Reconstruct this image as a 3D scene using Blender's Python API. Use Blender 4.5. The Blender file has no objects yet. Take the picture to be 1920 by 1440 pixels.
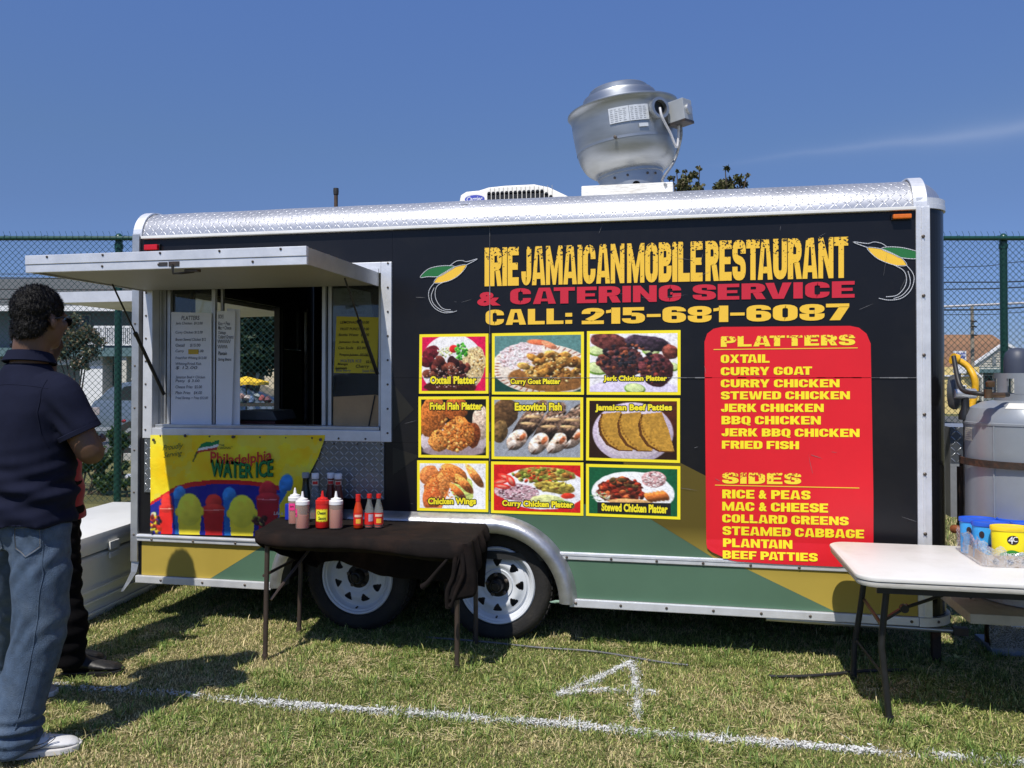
import bpy, bmesh, math, random
import numpy as np
from mathutils import Vector, Matrix
random.seed(7); RNG = np.random.default_rng(7)
R_ = math.radians
scene = bpy.context.scene
COL = scene.collection

# ------------------------------------------------------------------ camera, sky, sun
TH = R_(11.6); PITCH = R_(0.8); FPX = 1550.0; HOR = 708.0
CY0 = HOR - FPX * math.tan(PITCH)
CAM = np.array([0.0, -4.377, 1.43])
F0 = np.array([-math.sin(TH), math.cos(TH), 0.0]); RT = np.array([math.cos(TH), math.sin(TH), 0.0])
FW = F0 * math.cos(PITCH) + np.array([0, 0, math.sin(PITCH)]); UP = np.cross(RT, FW)
cd = bpy.data.cameras.new("camera"); cam = bpy.data.objects.new("camera", cd); COL.objects.link(cam)
cam.location = CAM; cam.rotation_euler = (math.pi / 2 + PITCH, 0, TH)
cd.sensor_fit = 'HORIZONTAL'; cd.sensor_width = 36; cd.lens = 36 * FPX / 1920
cd.shift_y = -(720 - CY0) / 1920.0
cd.clip_start = 0.05; cd.clip_end = 3000
scene.camera = cam

SUN_EL = R_(56.5); SUN_AZ = R_(12.3)      # light travels towards +Y, a little to the right
world = bpy.data.worlds.new("World"); scene.world = world; world.use_nodes = True
wn = world.node_tree; wn.nodes.clear()
wo = wn.nodes.new('ShaderNodeOutputWorld'); bg = wn.nodes.new('ShaderNodeBackground')
sky = wn.nodes.new('ShaderNodeTexSky'); sky.sky_type = 'NISHITA'; sky.sun_disc = False
sky.sun_elevation = SUN_EL; sky.sun_rotation = math.pi + SUN_AZ
sky.altitude = 0; sky.air_density = 1.0; sky.dust_density = 0.2; sky.ozone_density = 5.0
bg.inputs[1].default_value = 0.098
# thin contrail high on the right: soft bands in the sky's own direction space
tc = wn.nodes.new('ShaderNodeTexCoord')
def wmath(op, a, b=None, c=None):
    n = wn.nodes.new('ShaderNodeMath'); n.operation = op
    for i, v in enumerate((a, b, c)):
        if v is None: continue
        if isinstance(v, (int, float)): n.inputs[i].default_value = v
        else: wn.links.new(v, n.inputs[i])
    return n.outputs[0]
def wdot(vec):
    n = wn.nodes.new('ShaderNodeVectorMath'); n.operation = 'DOT_PRODUCT'
    wn.links.new(tc.outputs['Generated'], n.inputs[0]); n.inputs[1].default_value = vec
    return n.outputs['Value']
dF, dR, dU = wdot(tuple(F0)), wdot(tuple(RT)), wdot((0, 0, 1))
fx = wmath('MAXIMUM', dF, 0.001)
sx_ = wmath('DIVIDE', dR, fx); sy_ = wmath('DIVIDE', dU, fx)
wnz = wn.nodes.new('ShaderNodeTexNoise'); wnz.inputs['Scale'].default_value = 9; wnz.inputs['Detail'].default_value = 5
wn.links.new(tc.outputs['Generated'], wnz.inputs['Vector'])
nz = wmath('MULTIPLY', wmath('SUBTRACT', wnz.outputs['Fac'], 0.5), 0.02)
ln = wmath('ADD', wmath('SUBTRACT', sy_, wmath('MULTIPLY_ADD', sx_, 0.125, 0.228)), nz)     # line rising to the right
w1 = wmath('DIVIDE', ln, wmath('MULTIPLY_ADD', wmath('MAXIMUM', wmath('SUBTRACT', sx_, 0.25), 0), 0.016, 0.0025))
g1 = wmath('DIVIDE', 1.0, wmath('ADD', 1.0, wmath('MULTIPLY', w1, w1)))
ramp = wmath('MINIMUM', wmath('MAXIMUM', wmath('MULTIPLY', wmath('SUBTRACT', sx_, 0.22), 3.0), 0.0), 1.0)
strk = wmath('MULTIPLY', wmath('MULTIPLY', g1, ramp), wmath('MULTIPLY', wmath('GREATER_THAN', dF, 0.05), 0.26))
mx = wn.nodes.new('ShaderNodeMixRGB'); wn.links.new(strk, mx.inputs[0]); wn.links.new(sky.outputs[0], mx.inputs[1])
mx.inputs[2].default_value = (6.5, 7.2, 8.0, 1)
# clear seaside air: deeper blue overhead, less whitening at the horizon (same all the way round)
cr0 = wn.nodes.new('ShaderNodeValToRGB'); wn.links.new(dU, cr0.inputs[0]); cr0.color_ramp.interpolation = 'LINEAR'
els = cr0.color_ramp.elements; stops = [(0.0, (.42, .50, .83)), (.07, (.48, .56, .88)), (.19, (.65, .68, .88)), (.26, (.76, .80, .96)), (.42, (.96, 1.04, 1.33))]
els[0].position = 0.0; els[1].position = .42
for p_, c_ in stops[1:-1]: els.new(p_)
for e_, (p_, c_) in zip(els, stops): e_.position = p_; e_.color = (*[v*.7 for v in c_], 1)
tn = wn.nodes.new('ShaderNodeVectorMath'); tn.operation = 'MULTIPLY'; wn.links.new(mx.outputs[0], tn.inputs[0]); wn.links.new(cr0.outputs[0], tn.inputs[1])
tn2 = wn.nodes.new('ShaderNodeVectorMath'); tn2.operation = 'SCALE'; wn.links.new(tn.outputs[0], tn2.inputs[0]); tn2.inputs['Scale'].default_value = 1/.7
wn.links.new(tn2.outputs[0], bg.inputs[0]); wn.links.new(bg.outputs[0], wo.inputs[0])

sd = bpy.data.lights.new("sun", 'SUN'); sd.energy = 4.6; sd.angle = R_(0.53); sd.color = (1.0, 0.95, 0.86)
sun = bpy.data.objects.new("sun", sd); COL.objects.link(sun)
trav = Vector((math.sin(SUN_AZ) * math.cos(SUN_EL), math.cos(SUN_AZ) * math.cos(SUN_EL), -math.sin(SUN_EL)))
sun.rotation_euler = trav.to_track_quat('-Z', 'Y').to_euler(); sun.location = (-1, -6, 9)
vs = scene.view_settings; vs.view_transform = 'Standard'; vs.look = 'None'; vs.exposure = 0.0; vs.gamma = 1.0
vs.use_curve_mapping = False

# ------------------------------------------------------------------ surveying helpers (photo pixel -> place in the world)
def ray(x, y): return FW * FPX + RT * (x - 960) - UP * (y - CY0)
def PY(x, y, Y=0.0):
    r = ray(x, y); return CAM + r * ((Y - CAM[1]) / r[1])
def PZ(x, y, Z=0.0):
    r = ray(x, y); return CAM + r * ((Z - CAM[2]) / r[2])
def PD(x, y, d):
    r = ray(x, y); return CAM + r * (d / (r @ F0))
def LD(lat, d, z): return CAM * np.array([1, 1, 0]) + RT * lat + F0 * d + np.array([0, 0, z])
def T(x, y):
    p = PY(x, y, 0.0); return (float(p[0]), float(p[2]))

# ------------------------------------------------------------------ materials
def lin(r, g=None, b=None):
    if g is None: r, g, b = r
    f = lambda c: ((c / 255.0) / 12.92 if c / 255.0 <= 0.04045 else ((c / 255.0 + 0.055) / 1.055) ** 2.4)
    return (f(r), f(g), f(b))
MATS = {}
def nodes_of(name):
    m = bpy.data.materials.new(name); m.use_nodes = True; nt = m.node_tree; return m, nt, nt.nodes['Principled BSDF']
def mmath(nt, op, *a):
    n = nt.nodes.new('ShaderNodeMath'); n.operation = op
    for i, v in enumerate(a):
        if isinstance(v, (int, float)): n.inputs[i].default_value = v
        else: nt.links.new(v, n.inputs[i])
    return n.outputs[0]
def M(name, col, rough=0.6, metal=0.0, var=0.12, vscale=6.0, bump=0.0, bscale=60.0, spec=None, stretch=None, alt=None, altamt=0.5, altscale=3.0, sheen=0.0):
    if name in MATS: return MATS[name]
    m, nt, b = nodes_of(name)
    b.inputs['Roughness'].default_value = rough; b.inputs['Metallic'].default_value = metal
    if spec is not None: b.inputs['Specular IOR Level'].default_value = spec
    if sheen: b.inputs['Sheen Weight'].default_value = sheen
    tc = nt.nodes.new('ShaderNodeTexCoord'); mp = nt.nodes.new('ShaderNodeMapping')
    nt.links.new(tc.outputs['Object'], mp.inputs[0])
    if stretch: mp.inputs['Scale'].default_value = stretch
    nz = nt.nodes.new('ShaderNodeTexNoise'); nz.inputs['Scale'].default_value = vscale; nz.inputs['Detail'].default_value = 6
    nz.inputs['Roughness'].default_value = 0.65
    nt.links.new(mp.outputs[0], nz.inputs['Vector'])
    rp = nt.nodes.new('ShaderNodeValToRGB'); nt.links.new(nz.outputs['Fac'], rp.inputs[0])
    rp.color_ramp.elements[0].position = 0.3; rp.color_ramp.elements[1].position = 0.7
    c0 = [max(0, c * (1 - var)) for c in col]; c1 = [min(1, c * (1 + var)) for c in col]
    rp.color_ramp.elements[0].color = (*c0, 1); rp.color_ramp.elements[1].color = (*c1, 1)
    out = rp.outputs[0]
    if alt is not None:
        n2 = nt.nodes.new('ShaderNodeTexNoise'); n2.inputs['Scale'].default_value = altscale; n2.inputs['Detail'].default_value = 8
        n2.inputs['Roughness'].default_value = 0.7
        nt.links.new(mp.outputs[0], n2.inputs['Vector'])
        mr = nt.nodes.new('ShaderNodeMapRange'); nt.links.new(n2.outputs['Fac'], mr.inputs[0])
        mr.inputs[1].default_value = 0.5; mr.inputs[2].default_value = 0.72; mr.inputs[4].default_value = altamt
        mix = nt.nodes.new('ShaderNodeMixRGB'); nt.links.new(mr.outputs[0], mix.inputs[0]); nt.links.new(out, mix.inputs[1])
        mix.inputs[2].default_value = (*alt, 1); out = mix.outputs[0]
    nt.links.new(out, b.inputs['Base Color'])
    if metal > 0.3:
        mr = nt.nodes.new('ShaderNodeMapRange'); nt.links.new(nz.outputs['Fac'], mr.inputs[0])
        mr.inputs[3].default_value = max(0.02, rough - 0.08); mr.inputs[4].default_value = rough + 0.1
        nt.links.new(mr.outputs[0], b.inputs['Roughness'])
    if bump:
        n3 = nt.nodes.new('ShaderNodeTexNoise'); n3.inputs['Scale'].default_value = bscale; n3.inputs['Detail'].default_value = 4
        nt.links.new(mp.outputs[0], n3.inputs['Vector'])
        bp = nt.nodes.new('ShaderNodeBump'); bp.inputs['Strength'].default_value = bump; bp.inputs['Distance'].default_value = 0.01
        nt.links.new(n3.outputs['Fac'], bp.inputs['Height']); nt.links.new(bp.outputs[0], b.inputs['Normal'])
    MATS[name] = m; return m
def vcol_mat(name, rough=0.6, spec=0.3, trans=0.0, bump=0.0):
    if name in MATS: return MATS[name]
    m, nt, b = nodes_of(name)
    a = nt.nodes.new('ShaderNodeAttribute'); a.attribute_name = 'Col'
    nt.links.new(a.outputs['Color'], b.inputs['Base Color'])
    b.inputs['Roughness'].default_value = rough; b.inputs['Specular IOR Level'].default_value = spec
    if trans:
        tr = nt.nodes.new('ShaderNodeBsdfTranslucent'); nt.links.new(a.outputs['Color'], tr.inputs[0])
        mx = nt.nodes.new('ShaderNodeMixShader'); mx.inputs[0].default_value = trans
        nt.links.new(b.outputs[0], mx.inputs[1]); nt.links.new(tr.outputs[0], mx.inputs[2])
        nt.links.new(mx.outputs[0], nt.nodes['Material Output'].inputs['Surface'])
    if bump:
        n3 = nt.nodes.new('ShaderNodeTexNoise'); n3.inputs['Scale'].default_value = 14
        bp = nt.nodes.new('ShaderNodeBump'); bp.inputs['Strength'].default_value = bump; bp.inputs['Distance'].default_value = 0.01
        nt.links.new(n3.outputs['Fac'], bp.inputs['Height']); nt.links.new(bp.outputs[0], b.inputs['Normal'])
    MATS[name] = m; return m
def glass_mat(name, tint, refl=1.0, opac=0.12):
    m, nt, b = nodes_of(name)
    nt.nodes.remove(b); out = nt.nodes['Material Output']
    t = nt.nodes.new('ShaderNodeBsdfTransparent'); t.inputs[0].default_value = (*tint, 1)
    g = nt.nodes.new('ShaderNodeBsdfGlossy'); g.inputs['Roughness'].default_value = 0.03
    fr = nt.nodes.new('ShaderNodeFresnel'); fr.inputs[0].default_value = 1.5
    df = nt.nodes.new('ShaderNodeBsdfDiffuse'); df.inputs[0].default_value = (0.4, 0.42, 0.45, 1)
    m1 = nt.nodes.new('ShaderNodeMixShader'); m1.inputs[0].default_value = opac
    nt.links.new(t.outputs[0], m1.inputs[1]); nt.links.new(df.outputs[0], m1.inputs[2])
    nzn = nt.nodes.new('ShaderNodeTexNoise'); nzn.inputs['Scale'].default_value = 5
    k = mmath(nt, 'MULTIPLY', nzn.outputs['Fac'], opac * 2); nt.links.new(k, m1.inputs[0])
    m2 = nt.nodes.new('ShaderNodeMixShader'); f = mmath(nt, 'MULTIPLY', fr.outputs[0], refl)
    nt.links.new(f, m2.inputs[0]); nt.links.new(m1.outputs[0], m2.inputs[1]); nt.links.new(g.outputs[0], m2.inputs[2])
    nt.links.new(m2.outputs[0], out.inputs['Surface']); MATS[name] = m; return m
def diamond_mat(name, col, rough, metal, cell=0.021, strength=0.6):
    m, nt, b = nodes_of(name)
    uv = nt.nodes.new('ShaderNodeUVMap'); uv.uv_map = 'UVMap'
    sp = nt.nodes.new('ShaderNodeSeparateXYZ'); nt.links.new(uv.outputs[0], sp.inputs[0])
    u = mmath(nt, 'MULTIPLY', sp.outputs[0], 1 / cell); v = mmath(nt, 'MULTIPLY', sp.outputs[1], 1 / cell)
    par = mmath(nt, 'MODULO', mmath(nt, 'ABSOLUTE', mmath(nt, 'ADD', mmath(nt, 'FLOOR', u), mmath(nt, 'FLOOR', v))), 2.0)
    fu = mmath(nt, 'SUBTRACT', mmath(nt, 'FRACT', u), 0.5); fv = mmath(nt, 'SUBTRACT', mmath(nt, 'FRACT', v), 0.5)
    sgn = mmath(nt, 'SUBTRACT', mmath(nt, 'MULTIPLY', mmath(nt, 'GREATER_THAN', par, 0.5), 2.0), 1.0)
    fvs = mmath(nt, 'MULTIPLY', fv, sgn)
    a = mmath(nt, 'ADD', fu, fvs); c = mmath(nt, 'MULTIPLY', mmath(nt, 'SUBTRACT', fu, fvs), 4.0)
    d = mmath(nt, 'SQRT', mmath(nt, 'ADD', mmath(nt, 'MULTIPLY', a, a), mmath(nt, 'MULTIPLY', c, c)))
    mr = nt.nodes.new('ShaderNodeMapRange'); nt.links.new(d, mr.inputs[0]); mr.interpolation_type = 'SMOOTHSTEP'
    mr.inputs[1].default_value = 0.35; mr.inputs[2].default_value = 0.85; mr.inputs[3].default_value = 1; mr.inputs[4].default_value = 0
    bp = nt.nodes.new('ShaderNodeBump'); bp.inputs['Strength'].default_value = strength; bp.inputs['Distance'].default_value = 0.003
    nt.links.new(mr.outputs[0], bp.inputs['Height']); nt.links.new(bp.outputs[0], b.inputs['Normal'])
    nz = nt.nodes.new('ShaderNodeTexNoise'); nz.inputs['Scale'].default_value = 3; nz.inputs['Detail'].default_value = 6
    tco = nt.nodes.new('ShaderNodeTexCoord'); nt.links.new(tco.outputs['Object'], nz.inputs['Vector'])
    rp = nt.nodes.new('ShaderNodeValToRGB'); nt.links.new(nz.outputs['Fac'], rp.inputs[0])
    rp.color_ramp.elements[0].position = .3; rp.color_ramp.elements[1].position = .7
    rp.color_ramp.elements[0].color = (*[x * .8 for x in col], 1); rp.color_ramp.elements[1].color = (*[min(1, x * 1.1) for x in col], 1)
    mxl = nt.nodes.new('ShaderNodeMixRGB'); k = mmath(nt, 'MULTIPLY', mr.outputs[0], .45); nt.links.new(k, mxl.inputs[0]); nt.links.new(rp.outputs[0], mxl.inputs[1]); mxl.inputs[2].default_value = (.92, .93, .95, 1)
    nt.links.new(mxl.outputs[0], b.inputs['Base Color'])
    b.inputs['Metallic'].default_value = metal; b.inputs['Roughness'].default_value = rough
    MATS[name] = m; return m

# ------------------------------------------------------------------ object helpers
def tag(o, label=None, cat=None, group=None, kind=None):
    if label: o['label'] = label
    if cat: o['category'] = cat
    if group: o['group'] = group
    if kind: o['kind'] = kind
    return o
ROOTM = {}
def thing(name, label, cat, loc=(0, 0, 0), group=None, rotz=0.0):
    o = bpy.data.objects.new(name, None); COL.objects.link(o); o.empty_display_size = 0.2
    o.location = [float(v) for v in loc]; o.rotation_euler = (0, 0, rotz)
    ROOTM[o.name] = Matrix.Translation(Vector([float(v) for v in loc])) @ Matrix.Rotation(rotz, 4, 'Z')
    return tag(o, label, cat, group)
def link(name, me, mat, parent=None, smooth=None):
    if mat is not None and len(me.materials) == 0: me.materials.append(mat)
    if smooth is not None:
        me.polygons.foreach_set('use_smooth', [True] * len(me.polygons))
        if smooth < 179: me.set_sharp_from_angle(angle=R_(smooth))
    o = bpy.data.objects.new(name, me); COL.objects.link(o)
    if parent is not None:
        o.parent = parent
        if parent.name in ROOTM: o.matrix_parent_inverse = ROOTM[parent.name].inverted()
    return o
def dup(root, loc, rotz=0.0, label=None, name=None):
    r = root.copy(); COL.objects.link(r); r.location = [float(v) for v in loc]; r.rotation_euler = (0, 0, rotz)
    if label: r['label'] = label
    for ch in list(root.children):
        c = ch.copy(); COL.objects.link(c); c.parent = r
        for g in list(ch.children):
            d = g.copy(); COL.objects.link(d); d.parent = c
    return r
class MB:
    def __init__(s): s.v = []; s.f = []; s.uv = None
    def add(s, vs, fs):
        n = len(s.v); s.v += [tuple(float(c) for c in p) for p in vs]; s.f += [tuple(i + n for i in f) for f in fs]; return s
    def box(s, a, b):
        x0, y0, z0 = a; x1, y1, z1 = b
        return s.add([(x0,y0,z0),(x1,y0,z0),(x1,y1,z0),(x0,y1,z0),(x0,y0,z1),(x1,y0,z1),(x1,y1,z1),(x0,y1,z1)],
                     [(0,3,2,1),(4,5,6,7),(0,1,5,4),(1,2,6,5),(2,3,7,6),(3,0,4,7)])
    def obox(s, o, ax, ay, az):          # box from corner o with edge vectors
        o, ax, ay, az = map(np.array, (o, ax, ay, az))
        return s.add([o, o+ax, o+ax+ay, o+ay, o+az, o+ax+az, o+ax+ay+az, o+ay+az],
                     [(0,3,2,1),(4,5,6,7),(0,1,5,4),(1,2,6,5),(2,3,7,6),(3,0,4,7)])
    def poly(s, pts): return s.add(pts, [tuple(range(len(pts)))])
    def prism(s, pts, d):                # extrude polygon by vector d
        n = len(pts); P = [np.array(p, float) for p in pts]; Q = [p + np.array(d) for p in P]
        return s.add(P + Q, [tuple(range(n)), tuple(range(2*n-1, n-1, -1))] + [(i, i+n, (i+1) % n + n, (i+1) % n) for i in range(n)])
    def tube(s, pts, r, n=8, closed=False, cap=True, ell=None):
        P = [np.array(p, float) for p in pts]; rs = r if isinstance(r, (list, tuple, np.ndarray)) else [r] * len(P)
        N = len(P); prev = None; rings = []
        for i in range(N):
            if closed: t = P[(i+1) % N] - P[i-1]
            else: t = P[min(i+1, N-1)] - P[max(i-1, 0)]
            t = t / (np.linalg.norm(t) + 1e-12)
            if prev is None:
                a = np.array([0, 0, 1.0]) if abs(t[2]) < .9 else np.array([1.0, 0, 0])
                u = np.cross(t, a); u /= np.linalg.norm(u)
            else:
                u = prev - t * (prev @ t); u /= (np.linalg.norm(u) + 1e-12)
            prev = u; w = np.cross(t, u)
            rings.append([P[i] + rs[i] * (u * math.cos(2*math.pi*k/n) + w * math.sin(2*math.pi*k/n)) for k in range(n)])
        vs = [p for r_ in rings for p in r_]; fs = []
        for i in range(N if closed else N-1):
            j = (i+1) % N
            for k in range(n):
                fs.append((i*n+k, i*n+(k+1) % n, j*n+(k+1) % n, j*n+k))
        if cap and not closed:
            fs.append(tuple(range(n-1, -1, -1))); fs.append(tuple((N-1)*n+k for k in range(n)))
        return s.add(vs, fs)
    def lathe(s, prof, c=(0,0,0), axis=(0,0,1), n=24, cap=True, a0=0, a1=2*math.pi):
        ax = np.array(axis, float); ax /= np.linalg.norm(ax); c = np.array(c, float)
        a = np.array([1.0,0,0]) if abs(ax[0]) < .9 else np.array([0,1.0,0])
        u = np.cross(ax, a); u /= np.linalg.norm(u); w = np.cross(ax, u)
        full = abs(a1-a0-2*math.pi) < 1e-6; m = n if full else n+1
        vs = [c + ax*h + r*(u*math.cos(a0+(a1-a0)*k/n) + w*math.sin(a0+(a1-a0)*k/n)) for r, h in prof for k in range(m)]
        fs = []
        for i in range(len(prof)-1):
            for k in range(n):
                k2 = (k+1) % m if full else k+1
                fs.append((i*m+k, i*m+k2, (i+1)*m+k2, (i+1)*m+k))
        if cap and full:
            if prof[0][0] > 1e-6: fs.append(tuple(range(m-1, -1, -1)))
            if prof[-1][0] > 1e-6: fs.append(tuple((len(prof)-1)*m+k for k in range(m)))
        return s.add(vs, fs)
    def mesh(s, name):
        me = bpy.data.meshes.new(name); me.from_pydata(s.v, [], s.f); me.update(); return me
    def build(s, name, mat, parent=None, smooth=None, bevel=0.0):
        me = s.mesh(name)
        if bevel or len(s.f) < 20000:
            bm = bmesh.new(); bm.from_mesh(me)
            bmesh.ops.recalc_face_normals(bm, faces=bm.faces)
            if bevel:
                ed = [e for e in bm.edges if len(e.link_faces) == 2 and e.calc_face_angle(0) > 0.6]
                bmesh.ops.bevel(bm, geom=ed, offset=bevel, segments=2, affect='EDGES', profile=0.6)
            bm.to_mesh(me); bm.free()
        return link(name, me, mat, parent, smooth)
def sheet(name, P, mat, parent=None, col=None, uv=None, smooth=None):
    """grid mesh, P: (ny, nx, 3); col (ny,nx,3) linear; uv (ny,nx,2)"""
    ny, nx = P.shape[:2]; me = bpy.data.meshes.new(name)
    idx = np.arange(ny*nx).reshape(ny, nx)
    q = np.stack([idx[:-1,:-1], idx[:-1,1:], idx[1:,1:], idx[1:,:-1]], -1).reshape(-1, 4)
    me.vertices.add(ny*nx); me.vertices.foreach_set('co', P.reshape(-1).astype(np.float32))
    me.loops.add(q.size); me.loops.foreach_set('vertex_index', q.reshape(-1).astype(np.int32))
    me.polygons.add(len(q)); me.polygons.foreach_set('loop_start', np.arange(0, q.size, 4, dtype=np.int32))
    me.polygons.foreach_set('loop_total', np.full(len(q), 4, np.int32))
    me.update(calc_edges=True)
    if col is not None:
        a = me.color_attributes.new('Col', 'FLOAT_COLOR', 'POINT')
        a.data.foreach_set('color', np.concatenate([col.reshape(-1, 3), np.ones((ny*nx, 1))], 1).reshape(-1).astype(np.float32))
    if uv is not None:
        l = me.uv_layers.new(name='UVMap'); l.data.foreach_set('uv', uv.reshape(-1, 2)[q.reshape(-1)].reshape(-1).astype(np.float32))
    me.validate()
    return link(name, me, mat, parent, smooth)
def tris_mesh(name, V, F, mat, parent=None, col=None, smooth=None):
    me = bpy.data.meshes.new(name); k = F.shape[1]
    me.vertices.add(len(V)); me.vertices.foreach_set('co', V.reshape(-1).astype(np.float32))
    me.loops.add(F.size); me.loops.foreach_set('vertex_index', F.reshape(-1).astype(np.int32))
    me.polygons.add(len(F)); me.polygons.foreach_set('loop_start', np.arange(0, F.size, k, dtype=np.int32))
    me.polygons.foreach_set('loop_total', np.full(len(F), k, np.int32)); me.update(calc_edges=True)
    if col is not None:
        a = me.color_attributes.new('Col', 'FLOAT_COLOR', 'POINT')
        a.data.foreach_set('color', np.concatenate([col, np.ones((len(V), 1))], 1).reshape(-1).astype(np.float32))
    return link(name, me, mat, parent, smooth)

# ------------------------------------------------------------------ numpy painting for flat print
def vnoise(h, w, cells, seed, octv=3):
    r = np.random.default_rng(seed); out = np.zeros((h, w)); amp = 1; tot = 0
    for o in range(octv):
        cy = max(2, int(cells * h / max(h, w))) * 2**o + 1; cx = max(2, int(cells * w / max(h, w))) * 2**o + 1
        g = r.random((cy + 1, cx + 1)); y = np.linspace(0, cy - 1e-6, h); x = np.linspace(0, cx - 1e-6, w)
        yi = y.astype(int); xi = x.astype(int); fy = y - yi; fx_ = x - xi
        fy = fy*fy*(3-2*fy); fx_ = fx_*fx_*(3-2*fx_)
        a = g[yi][:, xi]; b = g[yi][:, xi+1]; c = g[yi+1][:, xi]; d = g[yi+1][:, xi+1]
        out += amp * ((a*(1-fx_) + b*fx_)*(1-fy)[:, None] + (c*(1-fx_) + d*fx_)*fy[:, None]); tot += amp; amp *= .55
    return out / tot
class Paint:
    def __init__(s, w, h, bg, nx=150, ny=110):
        s.w, s.h = w, h; s.nx, s.ny = nx, ny; s.c = np.ones((ny, nx, 3)) * np.array(bg, float)
        s.X, s.Y = np.meshgrid(np.linspace(0, w, nx), np.linspace(0, h, ny)); s.seed = 1
    def mask_e(s, cx, cy, rx, ry, rot=0, wob=0.0):
        s.seed += 1; c, n = math.cos(R_(rot)), math.sin(R_(rot)); dx, dy = s.X - cx, s.Y - cy
        d = np.sqrt(((dx*c + dy*n)/rx)**2 + ((-dx*n + dy*c)/ry)**2)
        if wob: d = d + wob * (vnoise(s.ny, s.nx, 9, s.seed) - .5)
        return d
    def fill(s, m, col, soft=0.0):
        col = np.array(col, float); a = np.clip(m, 0, 1)[..., None]; s.c = s.c*(1-a) + col*a
    def e(s, cx, cy, rx, ry, col, rot=0, wob=0.0, shade=0.25, tex=0.15, tscale=30):
        d = s.mask_e(cx, cy, rx, ry, rot, wob); m = np.clip((1 - d) * min(rx, ry) / (s.w / s.nx) / 1.5 + .5, 0, 1)
        t = 1 + tex * (vnoise(s.ny, s.nx, tscale, s.seed + 77, 2) - .5) * 2
        gx = ((s.X - cx)/rx * -.5 + (s.Y - cy)/ry * -.8)
        sh = 1 + shade * np.clip(gx, -1, 1)
        col = np.array(col, float)[None, None] * (t * sh)[..., None]
        a = m[..., None]; s.c = s.c*(1-a) + np.clip(col, 0, 255)*a
    def poly(s, pts, col, tex=0.0, tscale=20):
        m = np.zeros_like(s.X, bool); n = len(pts)
        for i in range(n):
            x0, y0 = pts[i]; x1, y1 = pts[(i+1) % n]
            if y0 == y1: continue
            cond = ((y0 <= s.Y) & (s.Y < y1)) | ((y1 <= s.Y) & (s.Y < y0))
            m ^= cond & (s.X < (x1-x0)*(s.Y-y0)/(y1-y0) + x0)
        s.seed += 1; t = 1 + tex * (vnoise(s.ny, s.nx, tscale, s.seed, 3) - .5) * 2
        s.c = np.where(m[..., None], np.clip(np.array(col, float) * t[..., None], 0, 255), s.c)
    def blobs(s, cx, cy, rx, ry, n, size, cols, seed=0, shade=.5, asp=.7, tex=.3):
        r = random.Random(seed)
        for i in range(n):
            a = r.random()*6.28; q = math.sqrt(r.random()); k = size * r.uniform(.6, 1.3)
            s.e(cx + rx*q*math.cos(a), cy + ry*q*math.sin(a), k, k*asp*r.uniform(.7, 1.2), r.choice(cols), r.uniform(0, 180), .35, shade, tex, 40)
    def out(s, grain=.0):
        if grain: s.c = s.c * (1 + grain*2*(vnoise(s.ny, s.nx, 60, 901, 2) - .5) + grain*.8*(vnoise(s.ny, s.nx, 22, 902, 2) - .5))[..., None]
        x = np.clip(s.c, 0, 255) / 255.0
        return np.where(x <= 0.04045, x/12.92, ((x+0.055)/1.055)**2.4)

# ------------------------------------------------------------------ lettering: heavy block glyphs and the built-in font
VW, HW = .385, .215
def rnd(path, r=(.30, .20), seg=4, closed=False):
    P = [np.array(p, float) for p in path]; n = len(P); out = []; r = np.array(r)
    for i in range(n):
        if not closed and i in (0, n-1): out.append(P[i]); continue
        a, b, c = P[i-1], P[i], P[(i+1) % n]
        def cut(q):
            d = q - b; L = np.linalg.norm(d); k = np.array([abs(d[0]), abs(d[1])]) / (L+1e-9)
            rr = k[0]*r[0] + k[1]*r[1]; return b + d * min(.5 if not (q is P[0] or q is P[-1]) or closed else .95, rr / (L+1e-9))
        p0, p1 = cut(a), cut(c)
        for t in np.linspace(0, 1, seg+1): out.append((1-t)**2*p0 + 2*t*(1-t)*b + t*t*p1)
    return out
def strip(path, closed=False):
    P = list(path); n = len(P); L = []; Rr = []
    for i in range(n):
        if closed: t = P[(i+1) % n] - P[i-1]
        else: t = P[min(i+1, n-1)] - P[max(i-1, 0)]
        t = t / (np.linalg.norm(t)+1e-9); nx, ny = -t[1], t[0]
        q = math.sqrt((nx*VW/2)**2 + (ny*HW/2)**2)
        off = np.array([nx*(VW/2)**2, ny*(HW/2)**2]) / (q+1e-9)
        L.append(P[i] + off); Rr.append(P[i] - off)
    polys = []
    for i in range(n if closed else n-1):
        j = (i+1) % n; polys.append([L[i], L[j], Rr[j], Rr[i]])
    return polys
def rc(x0, y0, x1, y1): return [(x0,y0),(x1,y0),(x1,y1),(x0,y1)]
l, r_, b_, t_ = VW/2, 1-VW/2, HW/2, 1-HW/2; s_ = VW
def mir(p, W): return [(W-x, y) for x, y in p][::-1]
def ring(): return strip(rnd([(l,b_),(r_,b_),(r_,t_),(l,t_)], closed=True), True)
GL = {}
def G(ch, w, polys): GL[ch] = (w, polys)
G('I', s_, [rc(0,0,s_,1)]); G('L', .9, [rc(0,0,s_,1), rc(s_,0,.9,HW)])
G('E', .92, [rc(0,0,s_,1), rc(s_,0,.92,HW), rc(s_,1-HW,.92,1), rc(s_,.41,.84,.59)])
G('F', .9, [rc(0,0,s_,1), rc(s_,1-HW,.9,1), rc(s_,.39,.82,.57)])
G('T', 1.0, [rc(0,1-HW,1,1), rc(.5-s_/2,0,.5+s_/2,1-HW)])
G('H', 1.04, [rc(0,0,s_,1), rc(1.04-s_,0,1.04,1), rc(s_,.41,1.04-s_,.59)])
aL = [(0,0),(.36,0),(.49,.78),(.55,.78),(.55,1),(.28,1)]
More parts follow.
